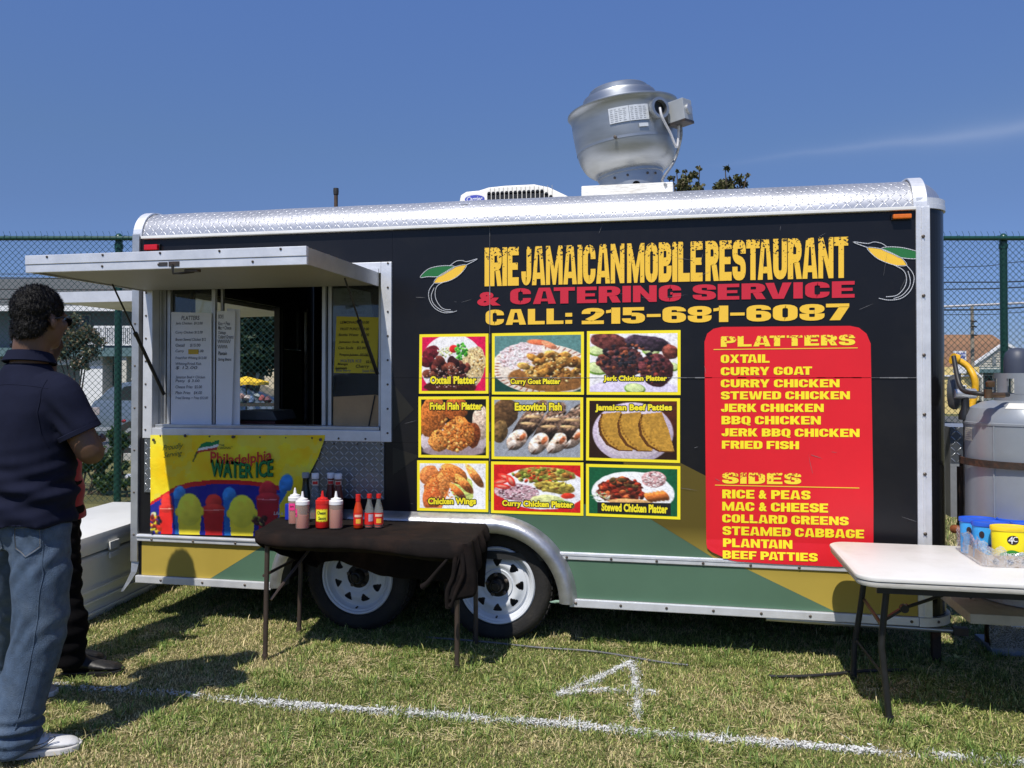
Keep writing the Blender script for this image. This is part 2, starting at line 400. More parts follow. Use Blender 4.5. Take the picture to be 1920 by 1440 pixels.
G('A', 1.1, [aL, mir(aL, 1.1), [(.39,.16),(.71,.16),(.685,.32),(.415,.32)]])
mL = [(.33,1),(.68,.40),(.68,0),(.56,0),(.33,.58)]
G('M', 1.36, [rc(0,0,.33,1), rc(1.03,0,1.36,1), mL, mir(mL, 1.36)])
G('N', 1.08, [rc(0,0,.34,1), rc(.74,0,1.08,1), [(.34,1),(.74,.45),(.74,0),(.34,.55)]])
vL = [(0,1),(.37,1),(.55,.26),(.55,0),(.32,0)]
G('V', 1.1, [vL, mir(vL, 1.1)])
w1 = [(0,1),(.34,1),(.46,.30),(.46,0),(.20,0)]; w2 = [(.46,.30),(.62,1),(.75,1),(.75,.62),(.64,0),(.46,0)]
G('W', 1.5, [w1, w2, mir(w2, 1.5), mir(w1, 1.5)])
yL = [(0,1),(.37,1),(.54,.64),(.54,.36),(.355,.36)]
G('Y', 1.08, [yL, mir(yL, 1.08), rc(.355,0,.725,.36)])
G('K', 1.08, [rc(0,0,s_,1), [(s_,.58),(.66,1),(1.05,1),(.70,.54),(1.08,0),(.68,0),(s_,.36)]])
G('X', 1.1, [[(0,0),(.38,0),(.55,.30),(.72,0),(1.1,0),(.75,.52),(1.08,1),(.71,1),(.55,.72),(.39,1),(.02,1),(.35,.52)]])
G('O', 1.0, ring()); G('0', 1.0, ring())
G('Q', 1.0, ring() + [[(.52,0),(.95,.02),(1.02,-.12),(.70,-.12)]])
G('C', 1.0, strip(rnd([(r_,.63),(r_,t_),(l,t_),(l,b_),(r_,b_),(r_,.38)])))
G('G', 1.0, strip(rnd([(r_,.66),(r_,t_),(l,t_),(l,b_),(r_,b_),(r_,.5)])) + [rc(.52,.42,.63,.56)])
G('D', 1.0, [rc(0,0,s_,1)] + strip(rnd([(s_,t_),(r_,t_),(r_,b_),(s_,b_)])))
G('P', .98, [rc(0,0,s_,1)] + strip(rnd([(s_,t_),(r_,t_),(r_,.46),(s_,.46)], (.25,.17))))
G('R', 1.0, [rc(0,0,s_,1)] + strip(rnd([(s_,t_),(r_,t_),(r_,.5),(s_,.5)], (.25,.17))) + [[(.46,.405),(.84,.405),(1.02,0),(.63,0)]])
G('B', 1.0, [rc(0,0,s_,1)] + strip(rnd([(s_,t_),(r_-.02,t_),(r_-.02,.51),(s_,.51)], (.25,.15))) + strip(rnd([(r_,.41),(r_,b_),(s_,b_)], (.25,.17))))
G('S', .98, strip(rnd([(r_,.66),(r_,t_),(l,t_),(l,.54),(r_,.46),(r_,b_),(l,b_),(l,.34)], (.24,.14))))
G('J', .82, strip(rnd([(.82-l,1),(.82-l,b_),(l,b_),(l,.36)], (.22,.2))))
G('U', 1.02, strip(rnd([(l,1),(l,b_),(1.02-l,b_),(1.02-l,1)])))
G('1', .62, [rc(.62-s_,0,.62,1), [(0,.66),(.25,.70),(.25,.92),(.15,.86),(0,.84)]])
G('2', 1.0, strip(rnd([(l,.64),(l,t_),(r_,t_),(r_,.58),(.30,.24)], (.26,.17))) + [rc(0,0,.98,HW)])
G('5', 1.0, [rc(.04,.80,.96,1), rc(.04,.52,.04+s_,.80)] + strip(rnd([(.42,.56),(r_,.56),(r_,b_),(l,b_),(l,.32)], (.26,.17))))
G('6', 1.0, strip(rnd([(r_,.70),(r_,t_),(l,t_),(l,b_),(r_,b_),(r_,.54),(s_,.54)], (.26,.17))))
G('8', 1.0, strip(rnd([(l,.52),(r_,.52),(r_,t_),(l,t_)], (.26,.17), closed=True), True) + strip(rnd([(l,.42),(l,b_),(r_,b_),(r_,.42)], (.26,.17))))
G('7', .92, [rc(0,1-HW,.92,1), [(.52,.81),(.92,.81),(.56,0),(.14,0)]])
G('4', 1.0, [rc(.55,0,.85,1)])
G('-', .6, [rc(0,.38,.6,.56)]); G(':', .36, [rc(0,0,.36,.24), rc(0,.46,.36,.70)])
def quadmap(Q, u, v):      # Q: TL, TR, BR, BL ; v up
    TL, TR, BR, BL = [np.array(q, float) for q in Q]
    return (BL*(1-u) + BR*u)*(1-v) + (TL*(1-u) + TR*u)*v
KERN = {'TA': -.20, 'AT': -.20, 'RV': -.10, 'VI': -.02, 'AU': -.02, 'LA': .0, 'LT': -.12, 'AC': -.03, 'KE': 0, 'FA': -.1, 'PA': -.12, 'CA': 0, 'RY': -.06, 'LY': -.1, '87': -.02}
def block_polys(s, gap=.10, space=.42):
    x = 0; out = []
    for ci, ch in enumerate(s):
        x += KERN.get(s[max(ci-1, 0):ci+1] if ci else '', 0)
        if ch == ' ': x += space; continue
        if ch == '&':
            x += .9 + gap; continue
        w, ps = GL[ch]
        for p in ps: out.append([(x+q[0], q[1]) for q in p])
        x += w + gap
    return out, x - gap
def font_geo(s, bold=0.0, shear=0.0, track=1.0, align='LEFT', line=1.0):
    c = bpy.data.curves.new('t', 'FONT'); c.body = s; c.offset = bold; c.shear = shear; c.space_character = track
    c.resolution_u = 3; c.align_x = align; c.space_line = line
    o = bpy.data.objects.new('t', c); COL.objects.link(o); dg = bpy.context.evaluated_depsgraph_get()
    me = bpy.data.meshes.new_from_object(o.evaluated_get(dg)); bpy.data.objects.remove(o)
    V = np.zeros(len(me.vertices)*3); me.vertices.foreach_get('co', V); V = V.reshape(-1, 3)[:, :2]
    F = [tuple(p.vertices) for p in me.polygons]; bpy.data.meshes.remove(me); bpy.data.curves.remove(c)
    return V, F
def wallq(q, Y):      # px quad -> world quad on plane Y (surveyed on the wall plane)
    return [(T(*p)[0], Y, T(*p)[1]) for p in q]
def lettering(s, Q, mat, parent, gap=.10, space=.42, name='lettering', label=None):
    _, W = block_polys(s, gap, space); o = None; x0_ = 0
    for wd in s.split(' '):
        if wd != '&':
            mb = MB(); polys, w_ = block_polys(wd, gap, space)
            for p in polys: mb.poly([quadmap(Q, (x0_+x)/W, y) for x, y in p])
            o = mb.build(name, mat, parent)
        x0_ += block_polys(wd, gap, space)[1] + gap + space
    if '&' in s:
        mb = MB()
        V, F = font_geo('&', .05); mn, mxx = V.min(0), V.max(0)
        x = 0
        for ch in s:
            if ch == '&': break
            x += space if ch == ' ' else GL[ch][0] + gap
        mb.add([quadmap(Q, (x + (p[0]-mn[0])/(mxx[0]-mn[0])*.9)/W, (p[1]-mn[1])/(mxx[1]-mn[1])) for p in V], F)
        o = mb.build(name, mat, parent)
    return o
def outline_copy(o, mat, parent, d, y0, n=10):
    """black border of a caption: the caption's own outlines shifted a hair to every side, behind it"""
    V = np.array([v.co for v in o.data.vertices]); F = [tuple(p.vertices) for p in o.data.polygons]; mb = MB()
    for k in range(n):
        a = 2*math.pi*k/n; W = V + np.array([d*math.cos(a), 0, d*math.sin(a)]); W[:, 1] = y0 + k*.00004; mb.add(W, F)
    return mb.build('lettering_border', mat, parent)
def fontlet(s, Q, mat, parent, bold=0.02, shear=0.0, track=1.0, name='lettering', grow=0.0, align='LEFT', line=1.0, fn=None, ref=None):
    V, F = font_geo(s, bold, shear, track, align, line)
    if ref is not None: mn, mxx = ref
    else: mn, mxx = V.min(0), V.max(0)
    mb = MB()
    pts = []
    for p in V:
        u, v = (p[0]-mn[0])/(mxx[0]-mn[0]), (p[1]-mn[1])/(mxx[1]-mn[1])
        if fn: u, v = fn(u, v)
        pts.append(quadmap(Q, u, v))
    mb.add(pts, F); o = mb.build(name, mat, parent)
    return o, (mn, mxx)

# ------------------------------------------------------------------ materials used in many places
def graded_vinyl(name, col, z0, z1, k):
    # wrap vinyl whose base colour gets darker towards the top
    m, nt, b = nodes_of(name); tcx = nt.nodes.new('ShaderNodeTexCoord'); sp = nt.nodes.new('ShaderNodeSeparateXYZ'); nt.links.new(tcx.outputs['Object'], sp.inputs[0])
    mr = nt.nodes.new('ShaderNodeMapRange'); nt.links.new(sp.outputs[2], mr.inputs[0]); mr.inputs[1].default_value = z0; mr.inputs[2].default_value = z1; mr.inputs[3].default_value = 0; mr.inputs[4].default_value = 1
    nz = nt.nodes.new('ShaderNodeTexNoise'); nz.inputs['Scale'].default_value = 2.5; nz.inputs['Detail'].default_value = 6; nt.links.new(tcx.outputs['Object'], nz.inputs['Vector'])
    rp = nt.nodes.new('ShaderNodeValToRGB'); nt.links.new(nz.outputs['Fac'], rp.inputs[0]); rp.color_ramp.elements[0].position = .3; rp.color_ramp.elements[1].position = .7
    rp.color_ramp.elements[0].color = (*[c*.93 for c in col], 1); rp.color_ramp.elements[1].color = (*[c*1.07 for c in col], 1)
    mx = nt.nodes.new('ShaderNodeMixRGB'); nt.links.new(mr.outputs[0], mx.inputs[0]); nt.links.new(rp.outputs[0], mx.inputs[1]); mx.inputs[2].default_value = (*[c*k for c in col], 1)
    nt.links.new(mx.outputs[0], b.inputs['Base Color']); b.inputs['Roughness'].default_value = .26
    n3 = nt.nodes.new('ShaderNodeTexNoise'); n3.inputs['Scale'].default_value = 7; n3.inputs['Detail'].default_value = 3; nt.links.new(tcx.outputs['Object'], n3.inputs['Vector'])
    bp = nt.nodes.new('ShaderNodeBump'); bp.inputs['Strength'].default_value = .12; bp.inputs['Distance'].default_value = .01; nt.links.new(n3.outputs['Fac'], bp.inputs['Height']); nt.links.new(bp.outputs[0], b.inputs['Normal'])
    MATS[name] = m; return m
ALU = M('aluminium_trim', (0.76, 0.77, 0.80), .42, .45, .10, 9, .05, 80)
ALU2 = M('weathered_aluminium', (0.55, 0.56, 0.57), .42, .8, .14, 6, .08, 60)
WHT = M('white_paint', (0.78, 0.78, 0.76), .45, 0, .06, 5, .05, 40, alt=(.45, .42, .36), altamt=.35)
BLK = M('black_vinyl', (0.0075, 0.0075, 0.0100), .30, 0, .15, 2, .10, 5, spec=.38, alt=(.022, .020, .018), altamt=.45, altscale=2.2)
NOSE = M('black_nose_vinyl', (0.0085, 0.0085, 0.010), .22, 0, .15, 2, .02, 25)
GRN = graded_vinyl('green_vinyl', lin(84, 114, 94), .42, 1.15, .40)
GLD = graded_vinyl('gold_vinyl', lin(178, 155, 70), .42, .66, .24)
OLV = M('dark_olive_vinyl', (0.016, 0.0145, 0.011), .36, 0, .1, 3)
RED = M('red_vinyl', lin(222, 30, 42), .38, 0, .05, 3, .02, 30)
YEL = M('yellow_print', lin(252, 232, 40), .42, 0, .03, 5)
AMB = M('gold_print', lin(246, 198, 62), .42, 0, .04, 5)
CRM = M('crimson_print', lin(205, 38, 58), .42, 0, .04, 5)
BLKP = M('black_print', (0.012, 0.012, 0.012), .4, 0, .1, 5)
WHP = M('white_print', (0.62, 0.64, 0.68), .4, 0, .05, 5)
DGP = M('green_print', lin(38, 112, 58), .4, 0, .05, 5)
RUB = M('tyre_rubber', (0.016, 0.015, 0.0145), .8, 0, .25, 14, .3, 90, alt=(.06, .05, .038), altamt=.35, altscale=5)
RIMW = M('white_wheel_paint', (0.66, 0.69, 0.74), .35, 0, .06, 12, .04, 60)
DARK = M('dark_interior', (0.020, 0.021, 0.024), .6, 0, .2, 4)
STL = M('dark_steel', (0.05, 0.047, 0.045), .5, .4, .2, 14, .15, 60, alt=(.16, .07, .03), altamt=.5, altscale=8)
SCR = M('screw_metal', (0.12, 0.10, 0.085), .5, .7, .3, 30)
DIA = diamond_mat('diamond_plate_roof', (0.50, 0.51, 0.54), .40, .60, .029, .75)
DIA2 = diamond_mat('diamond_plate_wall', (0.25, 0.27, 0.30), .30, .75, .030, 1.0)
GLS = glass_mat('window_glass', (.86, .90, .90), 1.0, .06)
BLUEP = M('blue_print', lin(35, 60, 160), .4, 0, .05, 5)

# title lettering: gold print with black speckle that thickens towards the top of the letters
def speckle(name, z0, z1, base, spk, bias=0.0):
    m, nt, b = nodes_of(name)
    tcx = nt.nodes.new('ShaderNodeTexCoord'); sp = nt.nodes.new('ShaderNodeSeparateXYZ'); nt.links.new(tcx.outputs['Object'], sp.inputs[0])
    n = nt.nodes.new('ShaderNodeTexNoise'); n.inputs['Scale'].default_value = 95; n.inputs['Detail'].default_value = 1.5
    n.inputs['Distortion'].default_value = .4
    nt.links.new(tcx.outputs['Object'], n.inputs['Vector'])
    x = sp.outputs[0]; zc = mmath(nt, 'SUBTRACT', sp.outputs[2], 0)
    mr = nt.nodes.new('ShaderNodeMapRange'); nt.links.new(zc, mr.inputs[0]); mr.inputs[1].default_value = z0; mr.inputs[2].default_value = z1
    mr.inputs[3].default_value = .26 + bias; mr.inputs[4].default_value = .545 + bias
    k = mmath(nt, 'LESS_THAN', n.outputs['Fac'], mr.outputs[0])
    mix = nt.nodes.new('ShaderNodeMixRGB'); nt.links.new(k, mix.inputs[0]); mix.inputs[1].default_value = (*base, 1); mix.inputs[2].default_value = (*spk, 1)
    nt.links.new(mix.outputs[0], b.inputs['Base Color']); b.inputs['Roughness'].default_value = .42; return m

# ================================================================== FOOD TRAILER
X0, X1, ZB, ZR, ZT = -3.16, 1.13, 0.24, 0.485, 2.265
TR = thing('food_trailer', 'long black food trailer with yellow and red menu graphics, silver roof and open serving hatch', 'food trailer', (-1.0, 1.1, 0))
def arc(cx, cz, rx, rz, a0, a1, n=14): return [(cx + rx*math.cos(R_(a0+(a1-a0)*i/n)), cz + rz*math.sin(R_(a0+(a1-a0)*i/n))) for i in range(n+1)]
ARR = arc(-1.0, .24, .42, .415, 90, 0); ARL = arc(-1.86, .24, .42, .415, 180, 90)
def wallpoly(pts, name, mat, y0=0.0, y1=0.028, parent=TR): return MB().prism([(x, y0, z) for x, z in pts], (0, y1-y0, 0)).build(name, mat, parent)
def flat(pts, name, mat, y, parent=TR, th=.0009): return MB().prism([(x, y, z) for x, z in pts], (0, th, 0)).build(name, mat, parent)
wallpoly([(X0, ZB), (-2.28, ZB)] + ARL[1:] + [(-1.425, .655), (-1.425, 1.069), (X0, 1.069)], 'side_panel', BLK)
wallpoly([(-1.424, .655)] + ARR + [(X1, ZB), (X1, 1.4285), (-1.424, 1.4285)], 'side_panel', BLK)
wallpoly([(-1.58, 1.07), (-1.4255, 1.07), (-1.4255, 1.4285), (-1.58, 1.4285)], 'side_panel', BLK)
wallpoly([(-1.58, 1.43), (-1.021, 1.43), (-1.021, ZT), (-1.58, ZT)], 'side_panel', BLK)
wallpoly([(-1.020, 1.43), (X1, 1.43), (X1, ZT), (-1.020, ZT)], 'side_panel', BLK)
wallpoly([(X0, 2.075), (-1.581, 2.075), (-1.581, ZT), (X0, ZT)], 'side_panel', BLK)
# torn seams between the vinyl sheets
sm = MB()
random.seed(3)
for (xa, za, xb, zb, n, rag) in ((-1.42, 1.4295, X1, 1.4295, 60, .0022), (-1.0205, .66, -1.0205, 2.25, 30, .002)):
    for i in range(n):
        t0, t1 = i/n, (i+1)/n; w = random.random()**3 * rag + .0006
        p0 = (xa+(xb-xa)*t0, za+(zb-za)*t0); p1 = (xa+(xb-xa)*t1, za+(zb-za)*t1)
        d = (0, w) if zb == za else (w, 0)
        sm.prism([(p0[0]-d[0], -.0062, p0[1]-d[1]), (p1[0]-d[0], -.0062, p1[1]-d[1]), (p1[0]+d[0], -.0062, p1[1]+d[1]), (p0[0]+d[0], -.0062, p0[1]+d[1])], (0, .005, 0))
sm.build('vinyl_seam', M('peeled_vinyl_edge', (.20, .20, .21), .5, 0, .3, 30), TR)
# wrap graphics
def lz(p, q, x): return p[1] + (q[1]-p[1])*(x-p[0])/(q[0]-p[0])
g1a, g1b = T(1280, 870), T(1325, 893); g2a, g2b = T(1215, 970), T(1325, 1038); g3a, g3b = T(1398, 1066), T(1568, 1148)
xr1 = g1a[0] + (ZR - g1a[1])*(g1b[0]-g1a[0])/(g1b[1]-g1a[1]); xr2 = g2a[0] + (ZR - g2a[1])*(g2b[0]-g2a[0])/(g2b[1]-g2a[1])
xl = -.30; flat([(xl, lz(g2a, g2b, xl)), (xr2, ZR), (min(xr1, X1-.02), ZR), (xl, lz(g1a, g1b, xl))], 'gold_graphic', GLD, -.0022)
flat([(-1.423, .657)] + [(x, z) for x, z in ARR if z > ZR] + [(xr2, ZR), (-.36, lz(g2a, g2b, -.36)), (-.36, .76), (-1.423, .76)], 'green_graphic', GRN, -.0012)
zb = .262; zs = ZR - .022
def sx3(z): return g3a[0] + (z - g3a[1])*(g3b[0]-g3a[0])/(g3b[1]-g3a[1])
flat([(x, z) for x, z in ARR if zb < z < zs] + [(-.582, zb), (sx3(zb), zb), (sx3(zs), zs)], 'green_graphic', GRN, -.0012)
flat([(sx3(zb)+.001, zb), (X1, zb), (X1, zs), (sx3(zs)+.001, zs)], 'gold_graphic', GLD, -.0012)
ql = T(395, 1087); qr = T(560, 1040)
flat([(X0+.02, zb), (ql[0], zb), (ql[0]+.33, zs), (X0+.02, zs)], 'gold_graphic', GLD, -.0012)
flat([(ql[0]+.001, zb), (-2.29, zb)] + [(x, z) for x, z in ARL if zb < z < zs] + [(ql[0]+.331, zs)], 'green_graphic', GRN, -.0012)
a1, a2, a3, a4 = T(735, 805), T(783, 768), T(735, 720), T(735, 880)
flat([(-1.575, a3[1]), (a2[0]-.02, a2[1]), (-1.575, a1[1])], 'olive_graphic', OLV, -.0012)
flat([(-1.575, a4[1]-.03), (-1.43, a4[1]+.07), (-1.43, 1.0), (-1.575, 1.04)], 'olive_graphic', OLV, -.0012)
# bubbled, torn vinyl along the foot of the green panel
pv = M('torn_pale_green_vinyl', lin(150, 180, 160), .35, 0, .2, 40, .3, 60); rt = random.Random(12)
for px, py, w, h in ((1045, 1128, 30, 5), (1068, 1124, 16, 4), (1120, 1131, 6, 3), (1134, 1130, 9, 4), (1152, 1129, 8, 4), (1168, 1131, 12, 4), (1300, 1139, 14, 3), (1440, 1146, 12, 3)):
    pts = [T(px + w/2*math.cos(a)*rt.uniform(.7, 1.2), py + h/2*math.sin(a)*rt.uniform(.6, 1.3)) for a in np.linspace(0, 6.28, 11)[:-1]]
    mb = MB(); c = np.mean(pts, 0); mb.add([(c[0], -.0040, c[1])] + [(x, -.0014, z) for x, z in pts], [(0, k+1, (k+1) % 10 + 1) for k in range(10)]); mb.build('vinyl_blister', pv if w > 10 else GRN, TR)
# ---- trims
def bar(name, a, b, mat=ALU, bev=.004, parent=TR): return MB().box(a, b).build(name, mat, parent, None, bev)
bar('rub_rail', (X0, -.022, ZR-.020), (-2.21, -.0005, ZR+.020)); bar('rub_rail', (-.655, -.010, ZR-.020), (X1-.002, -.0005, ZR+.020))
bar('rub_rail', (X0, -.030, ZR+.004), (-2.215, -.0225, ZR+.016)); bar('rub_rail', (-.65, -.0135, ZR+.004), (X1-.004, -.0102, ZR+.016))
bar('bottom_rail', (X0-.01, -.020, ZB-.022), (-2.30, .03, ZB+.020)); bar('bottom_rail', (-.585, -.020, ZB-.022), (X1, .03, ZB+.020))
# bottom rail running round the nose
pr = [(X1 + .002 + .02*0, 0)]
cr = MB(); pts = [(X1 + .162*math.sin(a), .16 - .162*math.cos(a)) for a in np.linspace(0, math.pi/2, 14)] + [(X1+.162, 2.2)]
def ribbon(mb, pts, off, z0, z1):
    P = np.array(pts); n = len(P); Q = []
    for i in range(n):
        t = P[min(i+1, n-1)] - P[max(i-1, 0)]; t /= np.linalg.norm(t); Q.append(P[i] + np.array([t[1], -t[0]]) * off)
    for i in range(n-1):
        a, b, c, d = P[i], P[i+1], Q[i+1], Q[i]
        mb.add([(a[0],a[1],z0),(b[0],b[1],z0),(c[0],c[1],z0),(d[0],d[1],z0),(a[0],a[1],z1),(b[0],b[1],z1),(c[0],c[1],z1),(d[0],d[1],z1)],
               [(0,1,2,3),(7,6,5,4),(0,4,5,1),(3,2,6,7)] + ([(0,3,7,4)] if i == 0 else []) + ([(1,5,6,2)] if i == n-2 else []))
ribbon(cr, pts, .022, ZB-.022, ZB+.020); cr.build('bottom_rail', ALU, TR, 40)
cw = MB(); ribbon(cw, pts, .004, ZB+.021, ZT-.004); cw.build('nose_panel', NOSE, TR, 60)
ct = MB(); ribbon(ct, pts, .014, ZT-.003, ZT+.018); ct.build('roof_edge_trim', ALU, TR, 40)
ct = MB(); ribbon(ct, pts, .012, ZT+.019, ZT+.05); ct.build('roof_edge_trim', ALU, TR, 40)
bar('corner_trim', (X1-.002, -.016, ZB+.021), (X1+.062, .0, ZT+.006), ALU, .003)
bar('corner_trim', (X1+.022, -.023, ZB+.03), (X1+.034, -.0165, ZT), ALU, .002)
bar('corner_trim', (X0-.045, -.018, ZB+.10), (X0+.002, .02, ZT+.02), ALU2, .003)
# bent lower end of the left corner trim
kb = MB(); pth = [(X0-.02, -.006, ZB+.10), (X0-.022, -.016, ZB+.04), (X0-.05, -.03, ZB-.02), (X0-.075, -.05, ZB-.07)]
for i in range(3):
    a, b = np.array(pth[i]), np.array(pth[i+1]); wv0 = np.array([.022*(1-.25*i), .004, 0]); wv1 = np.array([.022*(1-.25*(i+1)), .004, 0]); n = np.array([0, .006, 0])
    kb.add([a-wv0, a+wv0, b+wv1, b-wv1, a-wv0+n, a+wv0+n, b+wv1+n, b-wv1+n], [(0,1,2,3),(7,6,5,4),(0,4,5,1),(1,5,6,2),(2,6,7,3),(3,7,4,0)])
kb.build('bent_trim', ALU2, TR)
bar('drip_rail', (X0+.02, -.030, ZT-.012), (X1-.004, .0, ZT+.004), WHT, .003)
# ---- roof cove in diamond plate
na, nx = 14, 60
A = np.linspace(0, math.pi/2, na); xs = np.linspace(X0, X1-.001, nx)
P = np.zeros((na, nx, 3)); UV = np.zeros((na, nx, 2))
dent = vnoise(na, nx, 14, 5) - .5
for i, a in enumerate(A):
    rr = .16 + dent[i]*.006
    P[i, :, 0] = xs; P[i, :, 1] = .16 - rr*math.cos(a); P[i, :, 2] = ZT + .005 + rr*math.sin(a); UV[i, :, 0] = xs; UV[i, :, 1] = .16*a
sheet('roof_cove', P, DIA, TR, uv=UV, smooth=60)
def ball(cx, cy, cz, r, a0, a1, name, mat, n=12):
    P = np.zeros((n, n, 3)); UV = np.zeros((n, n, 2))
    for i, b in enumerate(np.linspace(0, math.pi/2, n)):
        for j, a in enumerate(np.linspace(a0, a1, n)):
            P[i, j] = (cx + r*math.sin(a)*math.cos(b), cy - r*math.cos(a)*math.cos(b), cz + r*math.sin(b)); UV[i, j] = (a*r, b*r)
    return sheet(name, P, mat, TR, uv=UV, smooth=180)
ball(X1, .16, ZT+.005, .163, 0, math.pi/2, 'corner_cap', M('bare_alloy', (.62, .64, .67), .36, .85, .08, 6))
P = np.zeros((na, 2, 3))
for i, a in enumerate(A):
    for j, y in enumerate((.16, 2.2)): P[i, j] = (X1 + .16*math.cos(a), y, ZT+.005+.16*math.sin(a))
sheet('roof_cove', P, DIA, TR, uv=np.zeros((na, 2, 2)), smooth=60)
P = np.zeros((na, 2, 3))
for i, a in enumerate(A):
    for j, x in enumerate((X0, X1+.16)): P[i, j] = (x, 2.2 + .16*math.cos(a), ZT+.005+.16*math.sin(a))
sheet('roof_cove', P, DIA, TR, uv=np.zeros((na, 2, 2)), smooth=60)
bar('roof_sheet', (X0, .159, ZT+.155), (X1+.001, 2.201, ZT+.166), WHT, 0)
# hoops over the cove at both ends
def hoop(x0, x1, r, name='roof_hoop', mat=ALU):
    mb = MB(); n = 12
    for i in range(n):
        a, b = math.pi/2*i/n, math.pi/2*(i+1)/n
        for rr in ((r, r+.008),):
            v = [(x, .16 - q*math.cos(t), ZT+.005+q*math.sin(t)) for x in (x0, x1) for t in (a, b) for q in rr]
            mb.add(v, [(0,1,3,2),(4,6,7,5),(1,5,7,3),(0,2,6,4)] + ([(0,4,5,1)] if i == 0 else []))
    mb.box((x0, .16, ZT+.005+r), (x1, 2.2, ZT+.005+r+.008)); return mb.build(name, mat, TR, 30)
hoop(X0-.045, X0+.012, .163); hoop(X1-.012, X1+.05, .168)
# screws along the trims
sc_ = MB()
def screw(x, y, z, ax=(0, -1, 0), r=.0075): sc_.lathe([(r, 0), (r, .003), (r*.5, .006)], (x, y, z), ax, 7)
for x in np.arange(X0+.1, -2.3, .27): screw(x, -.022, ZR-.008); screw(x+.06, -.020, ZB)
for x in np.arange(-.6, X1, .235): screw(x, -.010, ZR-.008); screw(x+.05, -.020, ZB)
for z in np.arange(.38, 2.2, .29): screw(X1+.028, -.0235, z, r=.009)
for z in np.arange(.5, 2.25, .25): screw(X0-.022, -.018, z, r=.006)
for a in (30, 70): screw(X1 + .184*math.sin(R_(a)), .16-.184*math.cos(R_(a)), ZB, (math.sin(R_(a)), -math.cos(R_(a)), 0))
# ---- other walls
def WX(x0, x1, y0, y1, z0, z1, name='end_panel', mat=BLK): return MB().box((x0, y0, z0), (x1, y1, z1)).build(name, mat, TR)
EX0, EX1 = X0-.02, X0+.012
EW = (0.52, 2.16, 1.06, 1.99)      # end window y0,y1,z0,z1
WX(EX0, EX1, .03, EW[0], ZB+.0, ZT); WX(EX0, EX1, EW[1], 2.36, ZB, ZT); WX(EX0, EX1, EW[0]+.001, EW[1]-.001, ZB, EW[2]); WX(EX0, EX1, EW[0]+.001, EW[1]-.001, EW[3], ZT)
WX(X0+.02, X1+.1, 2.33, 2.36, ZB, ZT, 'back_panel')
MB().prism([(EX1-.001, .16-.155*math.cos(a), ZT+.002+.155*math.sin(a)) for a in np.linspace(.15, math.pi/2, 10)] + [(EX1-.001, 2.2+.155*math.sin(a), ZT+.002+.155*math.cos(a)) for a in np.linspace(0, math.pi/2-.02, 10)], (-.03, 0, 0)).build('end_panel', BLK, TR)
bar('floor_deck', (X0+.02, .035, .44), (X1+.1, 2.32, .48), DARK, 0)
bar('inner_wall', (-1.2, .05, .49), (-1.16, 2.3, 2.39), DARK, 0)
bar('counter_top', (-2.9, .10, 1.02), (-1.3, .52, 1.05), M('steel_counter', (.16, .17, .18), .35, .8, .1, 5), 0)
# end window frame, posts and its board
bar('window_frame', (EX0-.01, EW[0]-.03, EW[2]-.03), (EX1+.02, EW[0], EW[3]+.03), DARK, 0); bar('window_frame', (EX0-.01, EW[1], EW[2]-.03), (EX1+.02, EW[1]+.03, EW[3]+.03), ALU2, 0)
bar('window_frame', (EX0-.01, EW[0]+.001, EW[2]-.03), (EX1+.02, EW[1]-.001, EW[2]), DARK, 0); bar('window_frame', (EX0-.01, EW[0]+.001, EW[3]), (EX1+.02, EW[1]-.001, EW[3]+.03), DARK, 0)
for yy in (1.69, 1.745): bar('window_mullion', (EX0, yy, EW[2]+.001), (EX1+.015, yy+.03, EW[3]-.001), DARK, 0)
bar('window_board', (EX0, 1.777, EW[2]+.001), (EX0+.012, 2.158, 1.66), M('olive_board', (.05, .055, .025), .7), 0)
bar('window_pane', (EX0+.002, 1.777, 1.662), (EX0+.006, 2.158, EW[3]-.001), GLS, 0)
# awning over the end window
MB().prism([(EX0-.01, EW[0], EW[3]+.02), (EX0-1.03, EW[0], EW[3]+.0), (EX0-1.03, EW[0], EW[3]-.045), (EX0-.01, EW[0], EW[3]-.03)], (0, EW[1]-EW[0], 0)).build('end_hatch', WHT, TR)
bar('end_hatch_edge', (EX0-1.036, EW[0]-.006, EW[3]-.05), (EX0-.02, EW[0]-.0005, EW[3]+.022), ALU, 0)
# ---- front serving window
WX0, WX1, WZ0, WZ1 = -3.13, -1.58, 1.072, 2.075
fr = 0.062
for a, b in (((WX0, -.016, WZ0), (WX0+fr, .05, WZ1)), ((WX1-fr, -.016, WZ0), (WX1, .05, WZ1)), ((WX0+fr+.0005, -.015, WZ0), (WX1-fr-.0005, .05, WZ0+fr)), ((WX0+fr+.0005, -.015, WZ1-fr), (WX1-fr-.0005, .05, WZ1))):
    bar('window_frame', a, b, ALU, .003)
for z in np.arange(WZ0+.05, WZ1, .135): screw(WX0+.02, -.0165, z, r=.006); screw(WX1-.02, -.0165, z, r=.006)
for x in np.arange(WX0+.12, WX1, .16): screw(x, -.0155, WZ0+.016, r=.006)
IX0, IX1, IZ0, IZ1 = WX0+fr, WX1-fr, WZ0+fr, WZ1-fr
